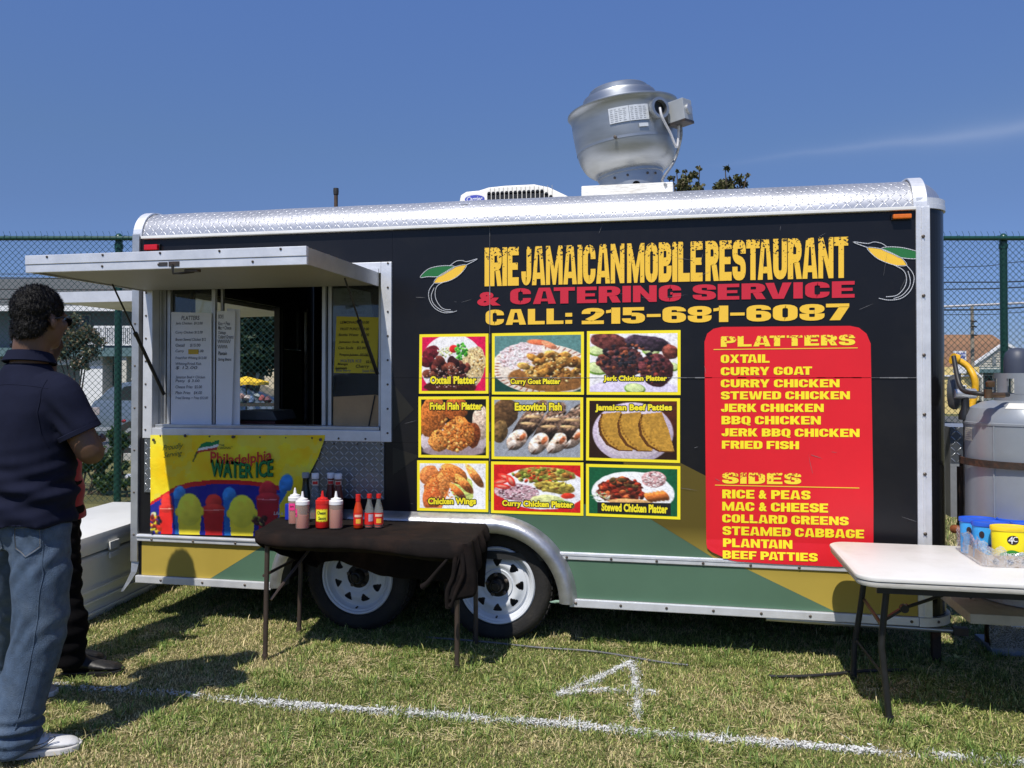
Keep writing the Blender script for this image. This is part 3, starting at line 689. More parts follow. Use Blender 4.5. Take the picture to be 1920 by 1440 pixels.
# jambs of the recessed window
bar('window_jamb', (IX0+.001, .0505, IZ0), (IX0+.012, .14, IZ1), ALU2, 0); bar('window_jamb', (IX1-.012, .0505, IZ0), (IX1-.001, .14, IZ1), ALU2, 0)
bar('window_sill', (IX0+.013, -.004, IZ0-.001+.002), (IX1-.013, .14, IZ0+.02), ALU2, .003)
YW = .085
def xat(px, Y, py=700): return float(PY(px, py, Y)[0])
for px0, px1, y in ((292, 300, YW-.02), (308, 313, YW), (315, 321, YW-.01), (398, 405, YW-.008), (605, 611, YW-.012), (616, 623, YW+.012), (711, 715, YW), (717, 721, YW-.02)):
    bar('window_mullion', (xat(px0, y), y-.012, IZ0+.021), (xat(px1, y), y+.012, IZ1-.001), ALU2, .002)
bar('window_mullion', (xat(415, YW+.03), YW+.02, 1.30), (xat(419, YW+.03), YW+.04, IZ1-.001), ALU2, 0)
bar('window_track', (IX0+.013, YW-.03, IZ1-.02), (IX1-.013, YW+.03, IZ1-.0015), ALU2, 0)
bar('window_pane', (xat(321, YW)+.002, YW+.001, IZ0+.021), (xat(398, YW)-.003, YW+.005, IZ1-.021), GLS, 0)
bar('window_pane', (xat(623, YW)+.002, YW+.001, IZ0+.021), (xat(711, YW)-.003, YW+.005, IZ1-.021), GLS, 0)
# ---- serving hatch
HX0, HX1, HY, HZ0, HZ1 = -3.115, -1.655, -.92, 1.945, 2.022
hin = 1.965
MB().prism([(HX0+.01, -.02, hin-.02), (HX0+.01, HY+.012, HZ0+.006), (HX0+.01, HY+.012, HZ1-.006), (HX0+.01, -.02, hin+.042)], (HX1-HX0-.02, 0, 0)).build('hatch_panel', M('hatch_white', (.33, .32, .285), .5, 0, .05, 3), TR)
bar('hatch_edge', (HX0-.004, HY-.012, HZ0-.003+.032+.004), (HX1+.004, HY+.0115, HZ1+.0), ALU, .002)
bar('hatch_edge', (HX0-.004, HY-.008, HZ0-.006), (HX1+.004, HY+.0115, HZ0+.032), ALU, .002)
for xx, w in ((HX0-.003, .012), (HX1-.009, .012)):
    MB().prism([(xx, -.018, hin-.026), (xx, HY+.0125, HZ0-.004), (xx, HY+.0125, HZ1-.003), (xx, -.018, hin+.05)], (w, 0, 0)).build('hatch_edge', ALU2, TR)
for i, x in enumerate(np.linspace(HX0+.12, HX1-.12, 5)): screw(x, HY-.012, HZ1-.01, r=.006)
for x in (HX0+.42, HX0+.72, HX0+1.2): screw(x, HY-.008, HZ0+.014, r=.006)
hx = float(PY(300, 500, HY)[0]); hx2 = float(PY(315, 500, HY)[0])
bar('latch_plate', (hx-.0, HY-.011, HZ0+.006), (hx+.045, HY-.0082, HZ0+.024), STL, 0); bar('latch_plate', (hx2+.01, HY-.011, HZ0+.004), (hx2+.065, HY-.0082, HZ0+.026), STL, 0)
MB().tube([(hx2+.03, HY-.014, HZ0+.012), (hx2+.035, HY-.012, HZ0-.03), (hx2+.06, HY+.02, HZ0-.026), (hx2+.11, HY+.04, HZ0-.018)], .006, 8).build('latch_handle', STL, TR, 60)
bar('latch_body', (hx2+.07, HY+.02, HZ0-.020), (hx2+.14, HY+.05, HZ0-.006), SCR, .003)
# piano hinge above the hatch and gas struts
bar('hatch_hinge', (HX0, -.022, hin+.043), (HX1, -.0155, hin+.075), ALU, 0)
for (ax_, ay_, az_, bx_, by_, bz_) in ((HX0+.04, -.36, 1.945, HX0+.095, .03, 1.33), (HX1-.055, -.36, 1.945, HX1-.02, .02, 1.45)):
    a, b = np.array([ax_, ay_, az_]), np.array([bx_, by_, bz_]); m = a + (b-a)*.42
    MB().tube([a, m], .005, 8).tube([m, b], .0105, 10).tube([m, m+(b-a)*.03], .013, 10).build('gas_strut', M('strut_black', (.012, .012, .013), .35), TR, 50)
    MB().box(tuple(a-[.018, .02, -.005]), tuple(a+[.018, .02, .012])).build('strut_bracket', STL, TR)
# marker lights
def marker(px0, px1, py0, py1, name, lens):
    xa, za = T(px0, py1); xb, zb_ = T(px1, py0)
    b = bar(name, (xa, -.012, za), (xb, -.0015, zb_), BLKP, .002)
    return MB().box((xa+.004, -.034, za+.004), (xb-.004, -.0125, zb_-.004)).build('lens', lens, b, None, .005)
marker(275, 302, 458, 472, 'marker_lamp', M('red_lens', (.55, .012, .02), .18, 0, .1, 60))
marker(1670, 1708, 401, 414, 'marker_lamp', M('amber_lens', (.70, .16, .015), .18, 0, .1, 60))
# diamond plate under the window, behind the banner
xa, xb = WX0+.01, -1.625; za, zb_ = .752, 1.070
P = np.array([[(xa, -.010, za), (xb, -.010, za)], [(xa, -.010, zb_), (xb, -.010, zb_)]]); UV = np.array([[(xa, za), (xb, za)], [(xa, zb_), (xb, zb_)]])
bar('plate_backing', (xa, -.0095, za), (xb, -.0012, zb_), ALU2, 0); sheet('diamond_plate', P, DIA2, TR, uv=UV)
for z in np.arange(za+.03, zb_, .12): screw(xb-.015, -.0105, z, r=.005)
for x in np.arange(-2.2, xb, .14): screw(x, -.0105, zb_-.012, r=.005)
# ---- tandem fender
fd = MB(); out_ = arc(-1.86, .24, .455, .45, 180, 90, 16) + arc(-1.0, .24, .455, .45, 90, 0, 18); inn = arc(-1.86, .24, .365, .355, 180, 90, 16) + arc(-1.0, .24, .365, .355, 90, 0, 18)
prof = [(0, -.002), (.12, -.020), (.3, -.055), (.55, -.062), (.8, -.058), (1, -.045), (1.0, .06)]
P = np.zeros((len(prof), len(out_), 3)); P2 = []
for i, (t, y) in enumerate(prof):
    for j in range(len(out_)):
        P[i, j] = (out_[j][0]*(1-t)+inn[j][0]*t, y, out_[j][1]*(1-t)+inn[j][1]*t)
sheet('fender', P, M('fender_alloy', (.47, .47, .48), .36, .8, .22, 9, .25, 26, alt=(.25, .23, .21), altamt=.5, altscale=5), TR, smooth=50)
# wheel well liner and underbody
ul = MB(); W0 = arc(-1.86, .24, .41, .40, 180, 90, 12) + arc(-1.0, .24, .41, .40, 90, 0, 12)
for i in range(len(W0)-1):
    a, b = W0[i], W0[i+1]; ul.add([(a[0], .03, a[1]), (b[0], .03, b[1]), (b[0], .36, b[1]), (a[0], .36, a[1])], [(0,1,2,3)])
ul.poly([(x, .36, z) for x, z in W0]); ul.build('wheel_well', DARK, TR)
bar('chassis_beam', (X0+.05, .40, .32), (X1+.1, .46, .43), STL, 0); bar('chassis_beam', (X0+.05, 1.88, .32), (X1+.1, 1.94, .43), STL, 0)
for x in (-1.80, -.99): MB().tube([(x, .1, .29), (x, 2.2, .29)], .035, 10).build('axle', STL, TR, 60)
MB().tube([(.42, .06, .195), (1.36, .06, .185)], .014, 8).build('stabiliser_bar', ALU2, TR, 60)
bar('stabiliser_end', (1.30, .04, .165), (1.37, .08, .205), STL, .004)
# ---- wheels
def wheel(cx, cz, rot):
    y0 = .03
    t = MB().lathe([(.205, .030), (.222, .006), (.262, -.004), (.288, .008), (.302, .030), (.307, .06), (.307, .17), (.296, .20), (.26, .21), (.2, .19)], (cx, y0, cz), (0, 1, 0), 56, False).build('tyre', RUB, TR, 40)
    bl = MB()
    for k in range(56):
        for row, (dy, dd) in enumerate(((.026, 0), (.058, .5))):
            a = 2*math.pi*(k+dd)/56; r0 = .300 if row == 0 else .307; u = np.array([math.cos(a), 0, math.sin(a)]); w = np.array([-math.sin(a), 0, math.cos(a)])
            c = np.array([cx, y0+dy, cz]) + u*r0
            bl.obox(c - w*.011, w*.022, (0, .026, 0), u*.006)
    o = bl.build('tread_blocks', RUB, t); o['kind'] = 'stuff'
    rim = MB().lathe([(.208, .050), (.212, .016), (.206, .008), (.198, .010), (.194, .022), (.186, .026), (.180, .050), (.172, .056), (.160, .050)], (cx, y0, cz), (0, 1, 0), 72, False).build('rim', RIMW, TR, 40)
    # disc with eight vents cut out: polar grid
    rr = np.linspace(.066, .161, 30); na_ = 208; V = []; 
    for r in rr:
        h = .046 - .022*np.clip(math.exp(-((r-.115)/.03)**2), 0, 1) + (.0 if r > .085 else -.010)
        for k in range(na_):
            a = 2*math.pi*k/na_; V.append((cx + r*math.cos(a), y0 + h, cz + r*math.sin(a)))
    F = []
    for i in range(len(rr)-1):
        for k in range(na_):
            r = (rr[i]+rr[i+1])/2; a = 2*math.pi*(k+.5)/na_ + rot; q = (a % (math.pi/4)) - math.pi/8
            t_ = (r - .103)/.042                    # 0 inner .. 1 outer
            hw = .004 + .024*max(0, min(1, t_))**.75; rad = .0
            ins = 0 < t_ < 1 and abs(q*r) < hw - (.006 if t_ > .9 else 0) 
            if not ins: F.append((i*na_+k, i*na_+(k+1) % na_, (i+1)*na_+(k+1) % na_, (i+1)*na_+k))
    tris_mesh('rim_disc', np.array(V), np.array(F), RIMW, rim, smooth=50)
    MB().lathe([(0, .075), (.16, .075), (.16, .11)], (cx, y0, cz), (0, 1, 0), 32).build('brake_drum', STL, rim, 50)
    MB().lathe([(.068, .038), (.040, .036), (.036, .0), (.030, -.010), (.022, -.012), (.020, -.030), (.0, -.031)], (cx, y0, cz), (0, 1, 0), 28).build('hub', M('greasy_hub', (.02, .02, .021), .4, .5), TR, 40)
    for k in range(5):
        a = R_(90 + 72*k) + rot*.4
        MB().lathe([(.0115, .036), (.0115, .020), (.006, .016), (0, .016)], (cx+.056*math.cos(a), y0, cz+.056*math.sin(a)), (0, 1, 0), 6).build('lug_nut', SCR, rim)
    MB().lathe([(.005, .03), (.005, .008)], (cx-.002, y0, cz-.172), (0, 1, 0), 8).build('valve_stem', BLKP, rim)
wheel(-.992, .295, R_(22)); wheel(-1.803, .302, R_(4))
sc_o = sc_.build('trim_screws', SCR, TR); sc_o['kind'] = 'stuff'

# ---- printed signs on the side
def cropq(ox, oy, s, x0, x1, l0, l1, r0=None, r1=None):
    r0 = l0 if r0 is None else r0; r1 = l1 if r1 is None else r1
    return [(ox+x0/s, oy+l0/s), (ox+x1/s, oy+r0/s), (ox+x1/s, oy+r1/s), (ox+x0/s, oy+l1/s)]
lettering('IRIE JAMAICAN MOBILE RESTAURANT', wallq([(909, 465), (1590, 444), (1590, 521), (909, 537)], -.0045), speckle('speckled_gold_print', 2.01, 2.20, lin(246, 198, 62), (.009, .009, .010)), TR, gap=.06, space=.16, name='lettering')
lettering('&', wallq([(895, 548), (939, 547), (939, 573), (895, 574)], -.0045), CRM, TR)
lettering('CATERING', wallq([(957, 541), (1277, 534), (1277, 565), (957, 571)], -.0045), CRM, TR)
lettering('SERVICE', wallq([(1299, 534), (1602, 527), (1602, 558), (1299, 563)], -.0045), CRM, TR)
lettering('CALL:', wallq([(911, 581), (1073, 578), (1073, 607), (911, 610)], -.0045), AMB, TR)
lettering('215-681-6087', wallq([(1091, 578), (1592, 569), (1592, 600), (1091, 608)], -.0045), AMB, TR, gap=.08)
def birdpts(pts, s, ox): return [T(ox+x/s, 430+y/s) for x, y in pts]
def smoothp(pts, n=5, closed=False):
    P = [np.array(p, float) for p in pts]; out = []; N = len(P)
    for i in range(N if closed else N-1):
        p0 = P[i-1] if (closed or i > 0) else P[i]; p1 = P[i]; p2 = P[(i+1) % N]; p3 = P[(i+2) % N] if (closed or i+2 < N) else p2
        for k in range(n):
            t = k/n; out.append(.5*((2*p1) + (-p0+p2)*t + (2*p0-5*p1+4*p2-p3)*t*t + (-p0+3*p1-3*p2+p3)*t**3))
    if not closed: out.append(P[-1])
    return out
def line(pts, name, mat, y, w=.004, closed=False, parent=TR):
    P = [np.array(p) for p in smoothp(pts, 6, closed)]; mb = MB(); n = len(P)
    for i in range(n if closed else n-1):
        a, b = P[i], P[(i+1) % n]; t = b-a; L = np.linalg.norm(t)
        if L < 1e-6: continue
        t /= L; nn = np.array([-t[1], t[0]])*w/2; e = t*w*.2
        mb.prism([(a[0]-nn[0]-e[0], y, a[1]-nn[1]-e[1]), (b[0]-nn[0]+e[0], y, b[1]-nn[1]+e[1]), (b[0]+nn[0]+e[0], y, b[1]+nn[1]+e[1]), (a[0]+nn[0]-e[0], y, a[1]+nn[1]-e[1])], (0, .0006, 0))
    return mb.build(name, mat, parent)
birds = [(4.364, 780, dict(head=[(280,298),(330,262),(380,256),(420,265),(505,242),(415,292)], wing=[(38,395),(60,360),(110,322),(190,302),(280,298),(318,308),(280,335),(190,385),(100,388)],
          body=[(150,437),(180,390),(240,350),(318,308),(415,292),(370,360),(300,410),(220,435)], t1=[(150,440),(110,500),(110,570),(150,640),(220,680),(290,680),(335,668)], t2=[(235,430),(180,460),(160,510),(165,570),(200,630),(240,655),(285,658)], t3=[(150,480),(128,540),(140,600),(190,650),(250,672),(300,672)])),
         (3.556, 1200, dict(head=[(1645,118),(1610,95),(1560,85),(1515,95),(1420,85),(1515,122)], wing=[(1856,155),(1820,140),(1740,122),(1650,118),(1610,132),(1690,168),(1740,190),(1856,195)],
          body=[(1515,122),(1610,132),(1700,170),(1750,200),(1775,240),(1700,240),(1600,205),(1545,165)], t1=[(1775,240),(1815,290),(1825,340),(1800,410),(1740,460),(1660,472),(1592,460)], t2=[(1695,240),(1755,275),(1775,330),(1760,390),(1710,440),(1640,450)], t3=[(1785,280),(1800,340),(1790,390),(1745,440),(1690,462)]))]
for s, ox, d in birds:
    q = {k: birdpts(v, s, ox) for k, v in d.items()}
    bb = flat(q['body'], 'bird_emblem', AMB, -.0040)
    flat(q['wing'], 'wing_print', DGP, -.0038, bb); line(q['wing'], 'outline_print', WHP, -.0050, .0035, True, bb)
    line(q['head'], 'outline_print', WHP, -.0052, .0035, False, bb); line(q['body'], 'outline_print', WHP, -.0054, .003, True, bb)
    for k in ('t1', 't2', 't3'): line(q[k], 'outline_print', WHP, -.0056, .0035, False, bb)
# red menu board
o, s = (1280, 590), 2.94
rp = [(120,150),(135,105),(170,78),(215,68),(560,65),(920,62),(970,72),(1012,105),(1035,160),(1043,600),(1050,1000),(1050,1345),(1035,1378),(850,1386),(500,1370),(300,1357),(255,1348),(160,1305),(135,1285),(130,1260)]
RB = flat([T(o[0]+x/s, o[1]+y/s) for x, y in rp], 'menu_sign', RED, -.0062, TR, .0035)
zz = (T(1350, 650)[1], T(1350, 629)[1])
lettering('PLATTERS', wallq(cropq(*o, s, 210, 947, 120, 178, 110, 168), -.0080), speckle('speckled_menu_print', zz[0]+.01, zz[1]+.02, lin(252, 225, 60), lin(205, 90, 45), .03), RB, gap=.12)
zz = (T(1355, 906)[1], T(1355, 886)[1])
lettering('SIDES', wallq(cropq(*o, s, 218, 650, 869, 930, 873, 934), -.0080), speckle('speckled_sides_print', zz[0]+.01, zz[1]+.02, lin(252, 225, 60), lin(205, 90, 45), .03), RB, gap=.12)
for x0, x1, a, b, c, d in ((170, 963, 190, 195, 181, 186), (178, 972, 936, 941, 952, 957)):
    MB().poly([(T(o[0]+x/s, o[1]+y/s)[0], -.0080, T(o[0]+x/s, o[1]+y/s)[1]) for x, y in ((x0, b), (x1, d), (x1, c), (x0, a))]).build('underline', AMB, RB)
for txt, x0, x1, a, b, c, d in (('OXTAIL',210,478,221,267,219,265),('CURRY GOAT',210,712,290,335,286,331),('CURRY CHICKEN',210,863,357,401,356,400),('STEWED CHICKEN',211,920,423,467,422,466),
    ('JERK CHICKEN',211,776,491,536,491,536),('BBQ CHICKEN',214,760,558,604,559,605),('JERK BBQ CHICKEN',214,973,626,670,629,674),('FRIED FISH',216,640,694,738,697,741),
    ('RICE & PEAS',218,702,963,1011,969,1018),('MAC & CHEESE',218,800,1030,1078,1040,1090),('COLLARD GREENS',218,912,1098,1144,1113,1160),('STEAMED CABBAGE',220,998,1164,1212,1184,1232),
    ('PLANTAIN',222,603,1231,1277,1242,1289),('BEEF PATTIES',220,740,1296,1340,1312,1357)):
    lettering(txt, wallq(cropq(*o, s, x0, x1, a, b, c, d), -.0080), YEL, RB, gap=.10, space=.38)

# the sheet bulges out over the rub rail at its foot
bm = bmesh.new(); bm.from_mesh(RB.data)
bmesh.ops.bisect_plane(bm, geom=bm.verts[:] + bm.edges[:] + bm.faces[:], plane_co=(0, 0, .60), plane_no=(0, 0, 1))
bm.to_mesh(RB.data); bm.free()
for ob in [RB] + list(RB.children):
    for v in ob.data.vertices:
        if v.co.z < .60: v.co.y -= min((.60 - v.co.z) / .085, 1.0) * .0105
# hairline scratches and scuffs in the wrap
scr = MB(); rs0 = random.Random(31)
for k in range(46):
    x = rs0.uniform(-1.5, 1.1); z = rs0.uniform(.55, 2.2); a = rs0.uniform(-.5, .5) + (math.pi/2 if rs0.random() < .3 else 0); L = rs0.uniform(.02, .13)*rs0.random() + .01; w = rs0.uniform(.0003, .0009); y = -.0086 if .12 < x < .93 else -.0078
    dx, dz = math.cos(a)*L, math.sin(a)*L; bx, bz = -math.sin(a)*w, math.cos(a)*w
    if z + dz < .62 or z < .62: continue
    scr.add([(x-bx, y, z-bz), (x+dx*.5-bx*1.4, y, z+dz*.5-bz*1.4+.004*L), (x+dx, y, z+dz), (x+dx*.5+bx*1.4, y, z+dz*.5+bz*1.4+.004*L), (x+bx, y, z+bz)], [(0, 1, 2, 3, 4)])
o_ = scr.build('scratches', M('scratch_grey', (.16, .16, .165), .5, 0, .3, 30), TR); o_['kind'] = 'stuff'
# ---- nine food pictures
PRT = vcol_mat('printed_picture', .42, .35)
def food(i):
    p = Paint(100, 80, (245, 242, 245), 132, 106); B = p.blobs
    if i == 1:
        p.c[:] = (225, 25, 85); p.e(48, 42, 50, 46, (240, 238, 240), 0, 0, .05, .03)
        p.e(14, 24, 15, 10, (105, 30, 40), -30, .2, .5, .5); p.e(9, 36, 12, 9, (90, 22, 32), 0, .2, .5, .5)
        p.e(80, 45, 19, 30, (216, 190, 140), 10, .3, .1, .35, 45); B(80, 45, 17, 28, 60, 1.6, [(240,225,180),(190,150,90),(150,110,60)], 2)
        B(36, 22, 12, 8, 26, 2.2, [(235,232,190),(200,215,130)], 3); p.e(50, 18, 7, 6, (220, 40, 40), 0, .1, .5)
        B(62, 22, 9, 12, 46, 2.6, [(70,160,50),(110,200,60),(45,120,40)], 4); p.e(45, 75, 40, 12, (70, 30, 22), 0, .2, .2, .4)
        B(42, 50, 34, 17, 60, 7, [(62,28,26),(88,40,34),(40,18,18),(110,58,44)], 5, .7); B(42, 60, 34, 18, 80, 1.1, [(200,170,160),(160,110,95)], 6)
    elif i == 2:
        p.c[:] = (96, 140, 138); p.poly([(0,55),(100,75),(100,80),(0,80)], (30,70,62)); p.e(56, 48, 60, 36, (235, 222, 208), 6, 0, .1, .04)
        for k in range(46):
            a = k/46*6.283; p.e(56+54*math.cos(a), 48+31*math.sin(a), 2.6, .7, (150,70,45), math.degrees(math.atan2(31*math.sin(a), 54*math.cos(a))), 0, 0, 0)
        p.e(60, 62, 45, 17, (150, 100, 52), 6, .2, .1, .25); p.e(30, 28, 26, 17, (238, 218, 220), -25, .3, 0, .2, 40); B(28, 32, 24, 18, 130, 2.2, [(250,240,240),(225,200,205),(205,165,165),(250,245,245)], 7, .3)
        p.e(52, 10, 14, 4, (235, 120, 80), 8, .2); p.e(64, 14, 10, 4, (240, 150, 110), 30, .2); B(68, 44, 34, 18, 60, 7, [(168,118,52),(135,88,38),(190,146,76),(112,76,34)], 8, .6)
        B(68, 48, 34, 20, 60, 1.6, [(220,190,130),(90,55,25)], 9)
    elif i == 3:
        p.e(50, 90, 60, 30, (225, 215, 240), 0, 0, 0, .02)
        for (x, y, r) in ((8,24,11),(9,48,14),(52,76,12),(92,46,10),(36,16,9),(70,24,10)): p.e(x, y, r, r*.62, (120,165,60), 8); p.e(x, y-1.2, r*.88, r*.5, (215,230,165), 8, 0, .1, .1)
        p.e(24, 12, 26, 12, (92, 48, 44), 15, .3, .5, .5); p.e(66, 13, 28, 10, (60, 46, 58), 10, .3, .5, .5); p.e(38, 40, 25, 22, (78, 46, 46), 5, .35, .5, .6); p.e(76, 50, 19, 22, (84, 42, 44), -25, .35, .5, .6)
        p.e(92, 26, 9, 10, (120, 62, 50), -30, .3, .5, .5); B(44, 36, 36, 22, 90, 3.2, [(40,34,40),(96,50,42),(60,45,55),(140,76,50),(28,24,28)], 10, .6); B(74, 50, 14, 18, 44, 3, [(40,30,36),(120,50,42),(60,30,30)], 11, .6); B(40, 34, 12, 12, 30, 2.4, [(46,46,54),(30,30,36)], 12)
    elif i == 4:
        p.c[:] = (28, 24, 20); p.e(50, 60, 52, 26, (205, 190, 195), 0, 0, .2, .04); p.e(50, 74, 48, 8, (160, 140, 145), 0, 0, 0, 0)
        p.e(18, 26, 22, 30, (176, 98, 42), 10, .2, .4, .45, 50); p.e(54, 14, 18, 16, (170, 88, 38), 0, .25, .4, .4, 50); p.e(92, 34, 14, 24, (216, 190, 170), 0, .3, .3, .3, 40)
        p.e(80, 52, 12, 18, (120, 58, 28), 0, .3, .4, .4, 50); p.e(58, 50, 24, 26, (198, 118, 52), 10, .35, .45, .5, 55); p.e(28, 60, 16, 15, (205, 130, 62), -30, .3, .45, .5, 55); B(52, 50, 30, 24, 110, 2.4, [(214,140,70),(175,95,38),(230,165,95),(150,78,32)], 13, .5)
    elif i == 5:
        p.c[:] = (150, 155, 165); t = (np.sin(p.X*3.1+p.Y*1.3)*np.sin(p.Y*3.3-p.X*1.2)); p.c += (t*60)[..., None]
        p.e(12, 20, 16, 22, (92, 66, 42), 20, .2, .5, .4); p.e(6, 45, 10, 16, (110, 85, 52), 10, .2, .5, .4)
        for (x, y, r) in ((94,36,-58),(76,42,-60),(54,42,-64),(30,38,-60)):
            dx, dy = math.cos(R_(r)), math.sin(R_(r))
            p.e(x+9, y-3, 40, 11.5, (88, 68, 56), r, .12, .7, .7, 34)
            for k in range(26):
                t = (k*7 % 26)/26*46 - 14; q = ((k*5) % 9 - 4)*2.0; p.e(x+9+dx*t-dy*q, y-3+dy*t+dx*q, 3.4, 1.4, [(58,42,34),(150,118,94),(196,172,152),(40,30,26)][k % 4], r + 12, .3, .4, .4)
            for t in (2, 13): p.e(x+9+dx*t, y-3+dy*t, 9, 2.0, (222, 182, 130), r+62, .2, .3)
            hx, hy = x+9-dx*25, y-3-dy*25; p.e(hx, hy, 16, 10.5, (206, 178, 160), r, .18, .7, .45, 30)
            p.e(hx+dx*7-dy*4, hy+dy*7+dx*4, 6, 3, (170, 96, 60), r, .3, .4, .4); p.e(hx-dx*8+dy*2, hy-dy*8-dx*2, 7, 4.5, (232, 216, 204), r, .3, .3, .2); p.e(hx-dx*13, hy-dy*13, 4.5, 1.1, (80, 52, 40), r+12)
            p.e(hx+dx*1-dy*1, hy+dy*1, 2.1, 1.9, (120, 84, 52)); p.e(hx+dx*1-dy*1, hy+dy*1, .9, .8, (40, 30, 24))
    elif i == 6:
        p.c[:] = (46, 26, 16); p.e(90, 20, 26, 30, (84, 40, 22)); p.e(50, 44, 46, 42, (200, 184, 204), 0, 0, .15, .03); p.e(50, 44, 41, 36, (214, 200, 212), 0, 0, .1, .02)
        for (x, rr) in ((30, 21), (52, 23), (76, 26)):
            pts = [(x-18, 18), (x+8, 14)] + [(x+8 + (rr-14)*0 + t*(x*.18), 14 + 54*t) for t in (.3, .6, 1)]
            p.poly([(x-16,18),(x+6,16),(x+14,40),(x+20,70),(x+4,70),(x-10,62),(x-18,48),(x-20,32)], (96,58,22)); p.poly([(x-14,18),(x+7,15),(x+15,40),(x+21,68),(x+5,68),(x-7,60),(x-15,46),(x-17,32)], (190,142,56), .18, 26)
            for k in range(12): q = k/11; p.e(x-16.5+q*22*(q>.0)*q, 26+q*42, 1.1, 1.6, (150,104,36), 0, 0, .3)
    elif i == 7:
        p.c[:] = (240, 238, 238); p.e(70, 60, 40, 50, (250, 250, 252), 0, 0, 0, .02); p.e(66, 46, 16, 26, (205, 220, 120), 0, .3, .1, .2)
        p.e(14, 20, 14, 18, (222, 130, 70), 30, .25, .4, .3, 40); p.poly([(6,40),(18,22),(40,6),(50,14),(46,44),(34,80),(8,80)], (212, 122, 58), .30, 40); p.e(33, 38, 13, 34, (226, 140, 72), 24, .2, .5, .35, 45); p.e(17, 52, 11, 28, (206, 112, 54), 14, .2, .5, .35, 45); p.e(20, 62, 14, 18, (200, 100, 50), 0, .2, .4, .3, 45)
        p.e(52, 18, 24, 14, (214, 122, 58), 40, .25, .45, .35, 45); p.e(68, 36, 22, 7, (218, 128, 62), 52, .2, .5, .35, 45); p.e(84, 22, 24, 6.5, (222, 132, 68), 58, .2, .5, .35, 45); p.e(58, 50, 20, 6, (205, 108, 50), 50, .2, .5, .3, 45)
        B(36, 40, 24, 32, 70, 1.6, [(240,165,95),(190,95,42)], 21, .2)
    elif i == 8:
        p.c[:] = (212, 34, 34); p.e(56, 40, 52, 36, (245, 245, 250), 0, .06, .05, .01); p.e(60, 16, 34, 12, (150, 130, 60), 4, .3, .2, .4); B(56, 18, 34, 12, 90, 3.8, [(126,138,52),(90,100,36),(196,60,36),(180,165,80),(150,100,44)], 31, .5)
        p.e(70, 38, 24, 10, (170, 150, 66), 10, .3, .3, .4); B(70, 38, 22, 9, 36, 3.5, [(176,160,70),(140,120,50),(120,80,40)], 32); p.e(26, 48, 26, 15, (205, 168, 176), 6, .25, .15, .3, 40)
        B(28, 48, 24, 13, 120, 1.5, [(230,205,210),(170,125,135),(90,50,60)], 33); 
        for (x, y, r) in ((8,30,-20),(14,22,30),(20,28,70),(10,38,10)): p.e(x, y, 10, 4.5, (228, 60, 48), r, .15); p.e(x, y, 6, 2, (245, 140, 120), r)
        p.e(62, 60, 20, 9, (214, 218, 150), 0, .35, .2, .2); p.e(82, 66, 12, 6, (120, 150, 70), 20, .4); p.e(86, 52, 8, 5, (210, 60, 40), 0, .4)
    else:
        p.c[:] = (24, 92, 58); p.e(50, 42, 47, 36, (248, 248, 250), 0, .06, .05, .01); p.e(36, 40, 25, 24, (104, 40, 26), 0, .35, .2, .5); B(38, 40, 26, 22, 100, 4.2, [(96,36,26),(150,50,30),(60,28,22),(186,90,50),(90,70,40),(130,40,28)], 41, .6)
        p.e(74, 18, 14, 14, (205, 160, 160), 0, .2, .2, .4, 40); B(74, 19, 12, 13, 80, 1.6, [(228,190,188),(150,95,100),(240,215,215)], 42)
        for k in range(5): p.e(68+k*4.5, 50-k*1.2, 9, 4, (200, 110, 50), 65, .2, .5)
        B(14, 50, 10, 8, 26, 2.4, [(190,205,160),(120,150,90),(230,235,210)], 43, asp=.25); p.e(46, 58, 24, 5, (220, 170, 110), 0, .4)
    return p
PQ = {1: [(787,627),(916,625.4),(916,738),(786,738)], 2: [(922.7,625),(1095,622),(1095,740),(922.7,739.5)], 3: [(1100.8,621),(1276,619),(1276,740.6),(1100.3,740)],
      4: [(785,743.6),(916.8,743),(916.8,859),(785,857.5)], 5: [(922,744),(1093.6,745),(1093.6,863),(922,860.6)], 6: [(1099.8,745.7),(1275,746.7),(1275,868),(1099,863)],
      7: [(782.6,863),(916,864),(915.7,960),(782.6,957)], 8: [(921,865),(1094,867),(1094,967),(921,961.6)], 9: [(1099,869.6),(1275.6,874),(1275.6,974),(1099,967)]}
c6 = lambda *a: cropq(780, 610, 3.89, *a); c7 = lambda *a: cropq(1090, 610, 3.89, *a)
CAP = {1: ('Oxtail Platter', c6(105,443,370,428)), 2: ('Curry Goat Platter', c6(690,1055,388,440)), 3: ('Jerk Chicken Platter', c7(163,625,366,416)), 4: ('Fried Fish Platter', c6(103,487,562,616)),
       5: ('Escovitch Fish', c6(722,1065,564,622)), 6: ('Jamaican Beef Patties', c7(102,662,574,634)), 7: ('Chicken Wings', c6(90,440,1256,1318)), 8: ('Curry Chicken Platter', c6(630,1148,1272,1328,1284,1344)), 9: ('Stewed Chicken Platter', c7(148,630,1294,1352,1308,1372))}
YE = M('caption_yellow', lin(250, 228, 40), .42)
